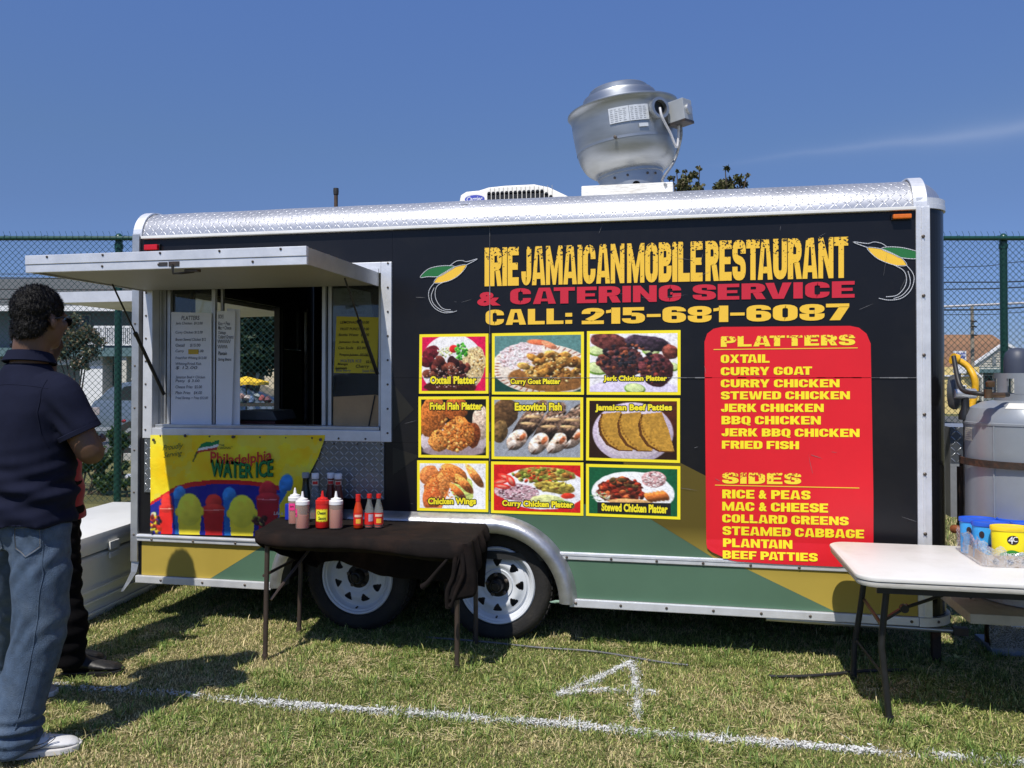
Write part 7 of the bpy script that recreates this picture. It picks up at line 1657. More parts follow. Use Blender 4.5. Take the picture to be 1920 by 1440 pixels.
# parked car
d = 15.2
CAR = M('blue_grey_car_paint', (.16, .20, .25), .22, .35, .05, 6)
cx0 = ll(166, d); base_ = LD(cx0, d, 0)
cr_ = thing('parked_car', 'blue grey car parked beyond the fence, its tail showing left of the trailer', 'car', base_ + RT*2.2)
S = lambda u, z: base_ + RT*u + np.array([0, 0, z])
bodyp = [(.04, .34), (.0, .55), (.03, .90), (.10, 1.02), (3.35, .98), (4.25, .86), (4.45, .62), (4.42, .34)]
MB().prism([S(u, z+.0) for u, z in bodyp], F0*1.75).build('body', CAR, cr_, 30, .05)
cabp = [(.06, .98), (.30, 1.22), (.50, 1.33), (.9, 1.37), (2.3, 1.37), (2.7, 1.30), (3.4, .97)]
MB().prism([S(u, z) + F0*.12 for u, z in cabp], F0*1.5).build('cabin', CAR, cr_, 30, .04)
for wp in (((.42, 1.01), (.60, 1.26), (.95, 1.31), (.95, 1.01)), ((1.02, 1.01), (1.02, 1.315), (1.85, 1.315), (1.85, 1.0)), ((1.92, 1.0), (1.92, 1.315), (2.28, 1.31), (2.60, 1.24), (2.95, 1.0))):
    MB().prism([S(u, z) + F0*.112 for u, z in wp], F0*.006).build('side_window', GLD_, cr_)
MB().obox(S(.06, 1.0) + F0*.25 + np.array([-.012, 0, .012]), RT*.36+np.array([0, 0, .30]), F0*1.24, RT*-.01+np.array([0, 0, .008])).build('rear_window', GLD_, cr_)
MB().tube([S(.7, 1.40) + F0*.2, S(2.3, 1.40) + F0*.2], .014, 6).build('roof_rail', ALU2, cr_)
MB().obox(S(.0, .45) - F0*.006, RT*4.3, F0*.006, np.array([0, 0, .07])).build('body_moulding', ALU2, cr_)
for u in (.82, 3.65):
    for dd in (-.01, 1.56):
        w = MB().lathe([(.18, 0), (.30, .0), (.325, .03), (.325, .17), (.30, .2), (0, .2)], S(u, .325) + F0*dd, tuple(F0), 28).build('wheel', RUB, cr_, 40); MB().lathe([(0, .01), (.12, .005), (.19, .0), (.2, .03)], S(u, .325) + F0*(dd-.004), tuple(F0), 20).build('hubcap', ALU2, w, 40)
MB().obox(S(-.01, .74) - F0*.004, RT*.22, F0*.25, np.array([0, 0, .15])).build('tail_light', M('tail_light_lens', (.45, .40, .42), .1, .3, .1, 40), cr_, None, .01)
MB().obox(S(2.75, .98) - F0*.14, RT*.12, F0*.22, np.array([0, 0, .12])).build('door_mirror', CAR, cr_, None, .02)
MB().obox(S(1.88, .38) - F0*.003, RT*.012, F0*.004, np.array([0, 0, .60])).build('door_gap', BLKP, cr_); MB().obox(S(1.60, .84) - F0*.012, RT*.0+RT*.14, F0*.012, np.array([0, 0, .03])).build('door_handle', CAR, cr_)
gb(222, 893, 262, 900, 10.9, .3, WTR, 'white_sill', None); 
tag(bpy.data.objects['white_sill'], 'low white concrete edging behind the fence at the foot of the rose bush', 'edging')
# yellow parasol, bundles, cream wall seen through the window
d = 13.6
um = thing('yellow_parasol', 'low yellow parasol seen through the trailer window behind the fence', 'parasol', LD(ll(468, d), d, 0))
V = []; n = 8; c = LD(ll(462, d), d, zz(710, d)); V.append(c + np.array([0, 0, .04]))
for k in range(16): a = 2*math.pi*k/16; V.append(c + RT*.36*math.cos(a) + F0*.36*math.sin(a) + np.array([0, 0, -.065 + (.016 if k % 2 else 0)]))
for k in range(16): V.append(V[1+k] + np.array([0, 0, -.045]))
MB().add(V, [(0, 1+k, 1+(k+1) % 16) for k in range(16)] + [(1+k, 17+k, 17+(k+1) % 16, 1+(k+1) % 16) for k in range(16)]).build('canopy', M('yellow_canvas', (.80, .52, .03), .7, 0, .08, 20), um)
MB().tube([c, LD(ll(462, d), d, 0)], .012, 8).build('pole', STL, um)
bc = [((.36, .22, .2)), (.4, .36, .34), (.1, .16, .28), (.24, .28, .28), (.30, .08, .08), (.12, .05, .06)]
bl = ['pale pink', 'cream', 'blue', 'grey green', 'red', 'dark red']
for i in range(6):
    px = 453 + i*9.5 + (i % 2)*2; py = 742 + (i % 3)*4; p = LD(ll(px, d-.3), d-.3, zz(py, d-.3)); r = .055
    b = MB().lathe([(0, -r*.8), (r*.9, -r*.7), (r*(1.0+.3*(i % 2)), -.1*r), (r*.9, r*.4), (r*.3, r*(.6+.3*(i % 3))), (0, r*(.7+.2*(i % 3)))], p, (.3-.2*(i % 3), .1, 1), 7).build('cloth_bundle', M('bundle_%d' % i, bc[i], .8, 0, .3, 30, .4, 40), None, 60); tag(b, bl[i] + ' rounded bundle on the stall under the yellow parasol', 'bundle')
st_t = thing('stall_table', 'small dark stall table under the yellow parasol behind the fence', 'table', LD(ll(475, d), d, 0))
gb(440, 757, 530, 762, d-.5, .6, STL, 'tabletop', st_t)
for x in (443, 525): gb(x, 762, x+3, 860, d-.45, .04, STL, 'leg', st_t, dz=0)
d = 18.0
cw_ = thing('garden_wall', 'sunlit cream wall end seen through the trailer window', 'wall', LD(ll(506, d), d, 0)); gb(496, 670, 540, 745, d, .3, M('cream_render', (.66, .58, .42), .8, 0, .05, 8), 'wall', cw_, dz=0); gb(494, 666, 542, 670, d-.05, .4, BEI, 'coping', cw_)
# right hand houses
d = 34.0
CRW = M('cream_clapboard', (.68, .64, .54), .7, 0, .04, 3); BRF = M('brown_shingle', (.26, .14, .075), .9, 0, .2, 14, .3, 60)
ho = thing('gabled_house', 'cream gabled house with white trim behind the fence at the right', 'house', LD(ll(1880, d), d, 0))
pk, el, er = (1882, 646), (1812, 691), (1985, 702)
g = lambda x, y, dd=0.0: LD(ll(x, d), d+dd, zz(y, d))
MB().prism([g(1818, 691), g(*pk), g(1978, 694), g(1978, 694)*[1, 1, 0]+[0, 0, 0], g(1818, 691)*[1, 1, 0]], F0*6).build('wall', CRW, ho)
zc = 690
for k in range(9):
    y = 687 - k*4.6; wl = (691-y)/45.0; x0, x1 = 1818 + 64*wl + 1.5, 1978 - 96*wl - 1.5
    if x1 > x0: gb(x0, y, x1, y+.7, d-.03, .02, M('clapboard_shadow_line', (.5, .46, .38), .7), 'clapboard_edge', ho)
for (a, b, q) in (((1808, 697), (1882, 646), -1), ((1882, 646), (1992, 704), 1)):
    MB().prism([g(a[0], a[1], -.10), g(b[0], b[1], -.10), g(b[0], b[1]-6, -.10), g(a[0], a[1]-6, -.10)], F0*.09).build('barge_board', WTR, ho)
    MB().prism([g(a[0], a[1]-1, -.005), g(b[0], b[1]-1, -.005), g(b[0], b[1]-5, -.005), g(a[0], a[1]-5, -.005)], F0*6.3).build('roof', BRF, ho)
gb(1812, 692, 1990, 699, d-.5, .6, TEA, 'eave_band', ho)
for x0, x1 in ((1826, 1838), (1846, 1862), (1880, 1896), (1905, 1925)):
    w = gb(x0, 703, x1, 740, d-.06, .05, WTR, 'window', ho); gb(x0+1.2, 704.5, x1-1.2, 739, d-.09, .02, GLD_, 'pane', w)
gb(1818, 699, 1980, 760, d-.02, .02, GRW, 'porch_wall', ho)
for x in (1820, 1842, 1872, 1900): gb(x-1.4, 699, x+1.4, 770, d-.45, .12, BEI, 'porch_post', ho, dz=0)
w = gb(1861, 668, 1868, 684, d-.06, .05, GRW, 'vent', ho)
d = 48.0
hb = thing('brown_roof_house', 'long house behind with a brown shingle roof', 'house', LD(ll(1830, d), d, 0))
MB().prism([LD(ll(1700, d), d, zz(692, d)), LD(ll(1960, d), d, zz(692, d)), LD(ll(1935, d), d+4, zz(640, d)+.6), LD(ll(1735, d), d+4, zz(640, d)+.6)], F0*.2).build('roof', BRF, hb); gb(1705, 692, 1955, 760, d+.4, 6, BEI, 'wall', hb, dz=0)
MB().prism([LD(ll(1780, d), d-2, zz(665, d-2)), LD(ll(1824, d), d-2, zz(700, d-2)), LD(ll(1824, d), d+1, zz(655, d)), LD(ll(1800, d), d+2, zz(640, d))], F0*.2).build('roof_hip', BRF, hb)
d = 24.0
yb_ = thing('yellow_building', 'low yellow building with a white eave just right of the trailer nose', 'building', LD(ll(1790, d), d, 0))
YW_ = M('yellow_clapboard', (.72, .56, .22), .7, 0, .05, 3, stretch=(1, 1, 8)); gb(1700, 688, 1836, 776, d, 5, YW_, 'wall', yb_, dz=0)
MB().prism([LD(ll(1800, d), d-.3, zz(680, d)), LD(ll(1830, d), d-.3, zz(705, d)), LD(ll(1830, d), d-.3, zz(709, d)), LD(ll(1800, d), d-.3, zz(685, d))], F0*.3).build('eave_board', WTR, yb_)
gb(1700, 703, 1822, 706, d-.06, .05, WTR, 'trim_band', yb_); w = gb(1797, 722, 1812, 760, d-.05, .04, WTR, 'window', yb_); gb(1799, 724, 1810, 758, d-.08, .02, GLD_, 'pane', w)
sg = thing('blue_sign', 'small white shop sign with blue letters above the yellow building', 'sign', LD(ll(1801, 22), 22, 0)); gb(1790, 658, 1812, 700, 22, .08, WTR, 'sign_board', sg); gb(1799, 700, 1802, 760, 22.02, .06, STL, 'sign_post', sg, dz=0)
z_ = [LD(ll(x, 21.95), 21.95, zz(y, 21.95)) for x, y in ((1793, 661), (1810, 661), (1810, 672), (1793, 672))]; fontlet('FOOD', z_, BLUEP, sg, .03)
# utility poles and overhead lines
d = 30.0
up = thing('utility_pole', 'weathered grey utility pole in front of the gabled house', 'utility pole', LD(ll(1823.5, d), d, 0)); MB().lathe([(.075, 0), (.055, zz(573, d))], LD(ll(1823.5, d), d, 0), (0, 0, 1), 12).build('pole', M('weathered_pole', (.30, .26, .20), .9, 0, .25, 8, stretch=(4, 4, 1)), up, 60)
for py in (602, 612, 628): MB().tube([LD(ll(1818, d), d-.1, zz(py, d)), LD(ll(1829, d), d-.1, zz(py+1, d))], .03, 6).build('bracket', STL, up)
WR = M('black_wire', (.02, .02, .025), .6); WWR = M('white_sleeved_wire', (.55, .52, .5), .6)
dd = 29.0
for i, (y0, y1, ym, r, lb) in enumerate(((501, 490, 512, .012, 'thin overhead wire, topmost behind the fence'), (529, 527, 520, .022, 'overhead wire, second from the top behind the fence'), (542, 538, 541, .022, 'overhead wire, third from the top behind the fence'), (581, 576, 560, .028, 'overhead wire just under the pale sleeved cable'), (590, 585, 566, .012, 'thin lowest overhead wire behind the fence'))):
    pts = [LD(ll(-400, dd), dd, zz(ym, dd)), LD(ll(200, dd), dd, zz(ym+2, dd)), LD(ll(1000, dd), dd, zz((ym+y0)/2+8, dd)), LD(ll(1780, dd), dd, zz(y0, dd)), LD(ll(1920, dd), dd, zz(y1, dd)), LD(ll(2300, dd), dd, zz(y1-18, dd))]
    tag(MB().tube(smoothp(pts, 4), r, 5).build('overhead_wire', WR), lb, 'overhead wire', 'overhead wires behind the fence')
tag(MB().tube([LD(ll(1300, dd), dd, zz(592, dd)), LD(ll(1780, dd), dd, zz(574.5, dd)), LD(ll(1920, dd), dd, zz(568, dd)), LD(ll(2300, dd), dd, zz(552, dd))], .045, 6).build('overhead_wire', WWR), 'thick pale sleeved overhead cable at the right behind the fence', 'overhead wire', 'overhead wires behind the fence')
d = 12.0
rp_ = thing('rusty_pole', 'thin rusty brown pole rising behind the trailer roof left of the air conditioner', 'pole', LD(ll(629, d), d, 0)); MB().lathe([(.03, 0), (.028, zz(358, d)-.0)], LD(ll(629, d), d, 0), (0, 0, 1), 12).build('pole', M('rust_brown', (.09, .06, .045), .8, .2, .3, 20), rp_, 60)
MB().lathe([(.036, zz(364, d)), (.040, zz(358, d)), (.038, zz(352, d)), (0, zz(352, d))], LD(ll(629, d), d, 0), (0, 0, 1), 12).build('pole_cap', STL, rp_, 60)

# ================================================================== PEOPLE
def fuse(name, mb, mat, parent, voxel=.012, smooth=6, disp=None, fac=.5):
    me = mb.mesh('tmp'); o = bpy.data.objects.new('tmp', me); COL.objects.link(o)
    m = o.modifiers.new('r', 'REMESH'); m.mode = 'VOXEL'; m.voxel_size = voxel; m.use_smooth_shade = True
    s = o.modifiers.new('s', 'SMOOTH'); s.iterations = smooth; s.factor = fac
    dg = bpy.context.evaluated_depsgraph_get(); me2 = bpy.data.meshes.new_from_object(o.evaluated_get(dg)); bpy.data.objects.remove(o); bpy.data.meshes.remove(me)
    if disp is not None:
        n = len(me2.vertices); co = np.zeros(n*3); me2.vertices.foreach_get('co', co); co = co.reshape(-1, 3)
        no = np.zeros(n*3); me2.vertices.foreach_get('normal', no); no = no.reshape(-1, 3)
        co = co + no*disp(co, no)[:, None]; me2.vertices.foreach_set('co', co.reshape(-1)); me2.update()
    me2.name = name; me2.materials.clear(); return link(name, me2, mat, parent, 180)
def ell(mb, c, rx, ry, rz, yaw=0.0, n=20, m=12):
    cs, sn = math.cos(yaw), math.sin(yaw); V = []; F = []
    for i in range(m+1):
        t = math.pi*i/m
        for k in range(n):
            a = 2*math.pi*k/n; x, y, z = rx*math.sin(t)*math.cos(a), ry*math.sin(t)*math.sin(a), rz*math.cos(t); V.append((c[0]+x*cs-y*sn, c[1]+x*sn+y*cs, c[2]+z))
    for i in range(m):
        for k in range(n): F.append((i*n+k, (i+1)*n+k, (i+1)*n+(k+1) % n, i*n+(k+1) % n))
    return mb.add(V, F)
def loft(mb, secs, n=28):     # (x, y, z, a, b, yaw) ellipses stacked
    V = []; F = []
    for x, y, z, a, b, yw in secs:
        for k in range(n):
            t = 2*math.pi*k/n; u, v = a*math.cos(t), b*math.sin(t); V.append((x+u*math.cos(yw)-v*math.sin(yw), y+u*math.sin(yw)+v*math.cos(yw), z))
    for i in range(len(secs)-1):
        for k in range(n): F.append((i*n+k, i*n+(k+1) % n, (i+1)*n+(k+1) % n, (i+1)*n+k))
    F += [tuple(range(n-1, -1, -1)), tuple((len(secs)-1)*n+k for k in range(n))]
    return mb.add(V, F)
SKIN = M('warm_brown_skin', (.13, .068, .042), .5, 0, .06, 14, .08, 160); HAIRM = M('black_hair', (.0045, .0035, .003), .5, 0, .5, 60, .5, 170, spec=.25)
def pt(r, f, z, org): return LD(org[0] + r, org[1] + f, z)
def rel(fr, org): return TH + fr     # yaw in world for a camera-relative rotation
def hand_geo(mb, wrist, fwd, palm_n, s=1.0):
    fwd = np.array(fwd)/np.linalg.norm(fwd); nn = np.array(palm_n) - fwd*(np.dot(palm_n, fwd)); nn /= np.linalg.norm(nn); sd_ = np.cross(fwd, nn); w = np.array(wrist)
    mb.tube([w, w+fwd*.045*s, w+fwd*.085*s], [.028*s, .038*s, .036*s], 12)
    for k, (o, L) in enumerate(((-.028, .062), (-.009, .074), (.010, .070), (.028, .056))):
        b = w + fwd*.080*s + sd_*o*s; mb.tube([b, b+fwd*L*.45*s-nn*.004, b+fwd*L*.75*s-nn*.020*s, b+fwd*L*.85*s-nn*.036*s], [.0095*s, .0092*s, .0085*s, .007*s], 8)
    b = w + fwd*.02*s - sd_*.030*s; mb.tube([b, b-sd_*.025*s+fwd*.025*s, b-sd_*.030*s+fwd*.055*s-nn*.01, b-sd_*.02*s+fwd*.075*s-nn*.02], [.014*s, .012*s, .011*s, .008*s], 8)
def head_geo(mb, c, yaw, s=1.0):
    fx_, fy = -math.sin(yaw), math.cos(yaw); f = np.array([fx_, fy, 0]); r = np.array([fy, -fx_, 0]); c = np.array(c)
    ell(mb, c + f*-.012*s + [0, 0, .030*s], .077*s, .098*s, .092*s, yaw); ell(mb, c + f*.022*s - [0, 0, .045*s], .062*s, .070*s, .078*s, yaw); ell(mb, c + f*.055*s - [0, 0, .098*s], .034*s, .028*s, .026*s, yaw)
    ell(mb, c + f*.092*s - [0, 0, .022*s], .013*s, .018*s, .026*s, yaw); ell(mb, c + f*.098*s - [0, 0, .038*s], .018*s, .014*s, .012*s, yaw)
    for q in (-1, 1):
        ell(mb, c + r*.076*s*q - f*.010*s - [0, 0, .022*s], .010*s, .020*s, .032*s, yaw + q*.35); ell(mb, c + r*.040*s*q + f*.068*s - [0, 0, .028*s], .024*s, .016*s, .022*s, yaw); ell(mb, c + r*.032*s*q + f*.080*s + [0, 0, .012*s], .022*s, .012*s, .008*s, yaw)
    ell(mb, c + f*.086*s - [0, 0, .068*s], .024*s, .012*s, .007*s, yaw); ell(mb, c + f*.083*s - [0, 0, .079*s], .020*s, .012*s, .008*s, yaw)
def hair_obj(c, yaw, s, parent, name='hair', mat=HAIRM):
    mb = MB(); f = np.array([-math.sin(yaw), math.cos(yaw), 0]); c = np.array(c); ell(mb, c + f*-.016*s + [0, 0, .032*s], .086*s, .104*s, .099*s, yaw, 28, 18); ell(mb, c + f*-.045*s - [0, 0, .035*s], .074*s, .066*s, .085*s, yaw, 24, 14)
    def disp(co, no):
        h = .0035*np.sin(co[:, 0]*310+np.sin(co[:, 2]*90)*2)*np.sin(co[:, 1]*290+co[:, 2]*60) + .003*np.sin(co[:, 0]*120+co[:, 2]*160)*np.sin(co[:, 1]*140)
        return h
    o = fuse(name, mb, mat, parent, .006, 4, disp)
    bm = bmesh.new(); bm.from_mesh(o.data); rgt = np.array([f[1], -f[0], 0])
    kill = []
    for v in bm.verts:
        p = np.array(v.co) - c; pf, pz = p @ f, p[2]
        line_ = np.interp(pf, [-.12, -.05, -.01, .02, .05, .075, .12], [-.105*s, -.085*s, -.02*s, -.012*s, .015*s, .062*s, .085*s])
        if pz < line_: kill.append(v)
    bmesh.ops.delete(bm, geom=kill, context='VERTS'); bm.to_mesh(o.data); bm.free()
    # short locks standing off the scalp
    n = len(o.data.vertices); co = np.zeros(n*3); no = np.zeros(n*3); o.data.vertices.foreach_get('co', co); o.data.vertices.foreach_get('normal', no); co = co.reshape(-1, 3); no = no.reshape(-1, 3)
    r = np.random.default_rng(5); k = r.integers(0, n, 9000); P = co[k] + r.normal(0, .0015, (9000, 3)); N = no[k]; dn = np.array([0, 0, -1.0]) + (-f)*.5; tg = dn - N*(N @ dn)[:, None] + r.normal(0, .45, (9000, 3)); tg /= np.linalg.norm(tg, axis=1)[:, None]
    sd3 = np.cross(N, tg); L = (.005 + .007*r.random(9000))[:, None]; w = .0008
    V = np.stack([P - sd3*w - N*.001, P + sd3*w - N*.001, P + tg*L*.6 + N*.0035 + sd3*w*.7, P + tg*L*.6 + N*.0035 - sd3*w*.7, P + tg*L + N*(.001+.004*r.random(9000))[:, None]], 1)
    idx = np.arange(9000)[:, None]*5; F = np.concatenate([idx + np.array([[0, 1, 2]]), idx + np.array([[0, 2, 3]]), idx + np.array([[3, 2, 4]])], 0)
    lk = tris_mesh('hair_locks', V.reshape(-1, 3), F, mat, o); lk['kind'] = 'stuff'; return o
def onto(target, pts, d, off=.0015):
    from mathutils.bvhtree import BVHTree
    me = target.data; bv = BVHTree.FromPolygons([v.co for v in me.vertices], [p.vertices for p in me.polygons]); out = []
    for p in pts:
        h = bv.ray_cast(Vector(p) - Vector(d)*.6, Vector(d), 1.2)
        if h[0] is not None: out.append(np.array(h[0]) - np.array(d)*off)
    return out
def shoe_geo(name, heel, toe, mat, solem, parent, h=.10, w=.052):
    heel, toe = np.array(heel, float), np.array(toe, float); d = toe-heel; L = np.linalg.norm(d); d /= L; s = np.array([d[1], -d[0], 0]); mb = MB(); V = []; F = []; n = 18
    prof = [(0.0, .022, .050, .55), (.06, .034, .085, .8), (.16, .038, h, .85), (.30, .039, h*1.02, .85), (.42, .040, h*.80, .95), (.58, w*.88, h*.66, 1), (.75, w*.98, h*.55, 1), (.88, w*.86, h*.46, 1), (.96, w*.60, h*.34, 1), (1.0, w*.25, h*.2, 1)]
    for t, ww, hh, k in prof:
        for i in range(n):
            a = 2*math.pi*i/n; x = ww*math.cos(a); z = .022 + (hh-.022)*.5*(1+math.sin(a)) ; x *= (1 - .25*max(0, math.sin(a)))
            V.append(heel + d*L*t + s*x + np.array([0, 0, z]))
    for i in range(len(prof)-1):
        for k in range(n): F.append((i*n+k, i*n+(k+1) % n, (i+1)*n+(k+1) % n, (i+1)*n+k))
    F += [tuple(range(n)), tuple((len(prof)-1)*n+k for k in range(n-1, -1, -1))]
    up_ = fuse(name, MB().add(V, F), mat, parent, .006, 5)
    sp = [(0, .024), (.05, .037), (.2, .041), (.4, .042), (.6, w*.92), (.76, w*1.04), (.9, w*.90), (.98, w*.60), (1.015, w*.2)]
    lft = [heel + d*L*t + s*ww for t, ww in sp]; rgt = [heel + d*L*t - s*ww for t, ww in sp[::-1]]
    MB().prism([p + [0, 0, .004] for p in lft+rgt], (0, 0, .022)).build('sole', solem, up_, None, .004)
    return up_, d, s, L
def sm(x, a, b): return np.clip((x-a)/(b-a), 0, 1)

# ---- man in a navy polo shirt, back to the camera
ORG = ((50-960)/FPX*3.2, 3.2)
P1 = thing('person', 'heavy man in navy polo and blue jeans seen from behind at the left edge', 'person', LD(*ORG, 0))
yw = TH - R_(27); HY_ = TH - R_(17)
hc = pt(.046, .01, 1.665, ORG)
sk = MB(); head_geo(sk, hc, HY_, 1.0)
loft(sk, [(*pt(.0, .0, 1.40, ORG), .10, .09, yw), (*pt(.005, .0, 1.46, ORG), .070, .068, yw), (*pt(.015, -.0, 1.52, ORG), .064, .066, yw), (*pt(.025, .0, 1.60, ORG), .062, .066, yw)])
loft(sk, [(*pt(.0, 0, .86, ORG), .14, .11, yw), (*pt(0, 0, 1.1, ORG), .15, .12, yw), (*pt(0, 0, 1.34, ORG), .15, .10, yw), (*pt(0, 0, 1.42, ORG), .09, .08, yw)])
sh = pt(.165, -.06, 1.355, ORG); el_ = pt(.262, -.03, 1.150, ORG); wr = pt(.13, .235, 1.165, ORG)
sk.tube(smoothp([sh, (sh+el_)/2, el_, el_ + (wr-el_)*.25, el_ + (wr-el_)*.6, wr], 4), list(np.interp(np.linspace(0, 1, 21), [0, .35, .5, .68, 1], [.056, .052, .048, .047, .030])), 14)
hand_geo(sk, wr, (wr-el_)*[.8, 1, 1] - RT*.08, (0, 0, -1))
sh2 = pt(-.175, .09, 1.365, ORG); el2 = pt(-.215, .12, 1.11, ORG); wr2 = pt(-.04, .30, 1.12, ORG)
sk.tube(smoothp([sh2, (sh2+el2)/2, el2, (el2+wr2)/2, wr2], 4), list(np.interp(np.linspace(0, 1, 17), [0, .4, .6, 1], [.056, .048, .044, .030])), 14); hand_geo(sk, wr2, RT*.7+F0*.4, (0, 0, -1))
kn = pt(.065, -.02, .50, ORG); an = pt(-.005, -.09, .10, ORG); kn2 = pt(-.16, .27, .5, ORG); an2 = pt(-.36, .50, .10, ORG)
sk.tube(smoothp([pt(.07, -.01, .88, ORG), kn, an], 6), list(np.linspace(.085, .045, 13)), 14); sk.tube(smoothp([pt(-.08, .05, .88, ORG), kn2, an2], 6), list(np.linspace(.085, .045, 13)), 14)
body1 = fuse('body', sk, SKIN, P1, .0075, 5)
hair_obj(hc, HY_, .95, P1)
# jeans
DEN = M('blue_denim', (.052, .085, .140), .85, 0, .30, 26, .5, 300, alt=(.15, .20, .27), altamt=.55, altscale=4.0)
jn = MB()
loft(jn, [(*pt(.005, .0, .93, ORG), .150, .120, yw), (*pt(.010, .0, .89, ORG), .165, .134, yw), (*pt(.012, .01, .84, ORG), .170, .138, yw), (*pt(.01, .01, .78, ORG), .155, .12, yw)])
rl_ = smoothp([pt(.075, -.03, .86, ORG), pt(.088, -.035, .70, ORG), pt(.076, -.035, .50, ORG), pt(.045, -.06, .28, ORG), pt(.012, -.085, .10, ORG), pt(.010, -.085, .055, ORG)], 5)
jn.tube(rl_, list(np.interp(np.linspace(0, 1, len(rl_)), [0, .25, .5, .75, .92, 1], [.108, .102, .092, .090, .094, .090])), 22)
rl2 = smoothp([pt(-.085, .05, .86, ORG), pt(-.13, .14, .66, ORG), pt(-.19, .26, .48, ORG), pt(-.29, .40, .26, ORG), pt(-.345, .485, .08, ORG)], 5)
jn.tube(rl2, list(np.interp(np.linspace(0, 1, len(rl2)), [0, .5, 1], [.105, .090, .085])), 22)
def dj(co, no):
    v = (co - LD(*ORG, 0)); r = v @ RT; z = co[:, 2]
    ph = 2.2*np.sin(r*19+z*5) + 1.6*np.sin(z*13+1); g_ = (.5+.5*np.sin(z*9+r*11))**2
    w = .0055*np.sin(z*34 + r*52 + ph)*g_*sm(.70, .0, 1) + .0030*np.sin(z*60 - r*70 + ph)*np.exp(-((z-.48)/.09)**2) + .006*np.sin(z*11+r*20)
    cuff = np.exp(-((z-.115)/.05)**2)*(.012*np.sin(z*150+r*14) ) + .010*np.exp(-((z-.05)/.03)**2)
    seat = -.006*np.exp(-((z-.80)/.05)**2) + .005*np.sin(z*60 - r*80)*np.exp(-((z-.74)/.07)**2)
    return w + cuff + seat
jo = fuse('jeans', jn, DEN, P1, .009, 4, dj)
STI = M('tan_stitching', (.20, .17, .13), .8)
for path, nm in (([(.035, .875), (.125, .880), (.128, .80), (.082, .765), (.035, .795), (.035, .875)], 'pocket_seam'), ([(-.115, .875), (-.025, .870), (-.022, .795), (-.07, .765), (-.115, .80), (-.115, .875)], 'pocket_seam')):
    pp = []
    for a, b in zip(path[:-1], path[1:]): pp += [pt(a[0]+(b[0]-a[0])*t, 0, a[1]+(b[1]-a[1])*t, ORG) for t in np.linspace(0, 1, 7)[:-1]]
    q_ = onto(jo, pp, F0, .001); 
    if len(q_) > 5: MB().tube(q_, .0028, 5, closed=True).build(nm, DEN, jo, 80); MB().tube(onto(jo, [p - (p - np.mean(pp, 0))*.06 for p in pp], F0, .001), .0009, 4, closed=True).build('stitching', STI, jo)
q_ = onto(jo, [pt(float(np.interp(z, [.10, .3, .5, .7, .88], [.055, .085, .118, .135, .130])), 0, z, ORG) for z in np.arange(.12, .86, .02)], F0, .0005)
if len(q_) > 5: MB().tube(q_, .0022, 5).build('side_seam', DEN, jo, 80)
pk_ = [pt(r, f, z, ORG) for r, f, z in ((.035, -.158, .885), (.125, -.135, .885), (.122, -.13, .78), (.08, -.146, .755), (.04, -.152, .78))]
# polo shirt with body creases
NAV = M('navy_polo_knit', (.0085, .0105, .026), .9, 0, .15, 12, .12, 500, spec=.15)
st = MB(); Y2 = yw
loft(st, [(*pt(.010, .0, .875, ORG), .186, .158, Y2), (*pt(.010, .0, .93, ORG), .184, .156, Y2), (*pt(.006, .005, 1.02, ORG), .186, .160, Y2), (*pt(.002, .01, 1.12, ORG), .188, .158, Y2), (*pt(.0, .01, 1.22, ORG), .192, .146, Y2), (*pt(.0, .0, 1.30, ORG), .196, .130, Y2), (*pt(.0, .0, 1.37, ORG), .186, .112, Y2), (*pt(.0, .0, 1.42, ORG), .148, .098, Y2), (*pt(.003, .0, 1.46, ORG), .100, .085, Y2), (*pt(.006, 0, 1.485, ORG), .078, .076, Y2)])
se = sh + (el_-sh)*.66; st.tube(smoothp([pt(.10, -.04, 1.39, ORG), sh + [0, 0, .008], sh + (el_-sh)*.35, se], 5), list(np.interp(np.linspace(0, 1, 16), [0, .35, .7, 1], [.070, .076, .075, .076])), 20)
se2 = sh2 + (el2-sh2)*.7; st.tube(smoothp([pt(-.10, .05, 1.39, ORG), sh2 + [0, 0, .008], sh2 + (el2-sh2)*.35, se2], 5), list(np.interp(np.linspace(0, 1, 16), [0, .35, .7, 1], [.070, .076, .074, .073])), 20)
def ds(co, no):
    v = (co - LD(*ORG, 0)); r = v @ RT; z = co[:, 2]; f = v @ F0
    a = sm(z, 1.20, 1.02); 
    big = .012*np.sin((z + .18*r)*62 + 1.5*np.sin(r*9))*a*np.exp(-((z-1.0)/.10)**2)
    fine = .004*np.sin((z - .35*r)*120 + 3*np.sin(r*12))*np.exp(-((z-1.02)/.12)**2)
    hem = .007*np.sin(r*34+f*22)*sm(z, .97, .88)
    back = .006*np.sin(r*22+1.0)*np.exp(-((z-1.25)/.12)**2)
    arm = .006*np.sin((z+r*1.2)*70)*np.exp(-((r-.20)/.05)**2)*np.exp(-((z-1.26)/.07)**2)
    return big + fine + hem + back + arm
shirt = fuse('shirt', st, NAV, P1, .0085, 4, ds)
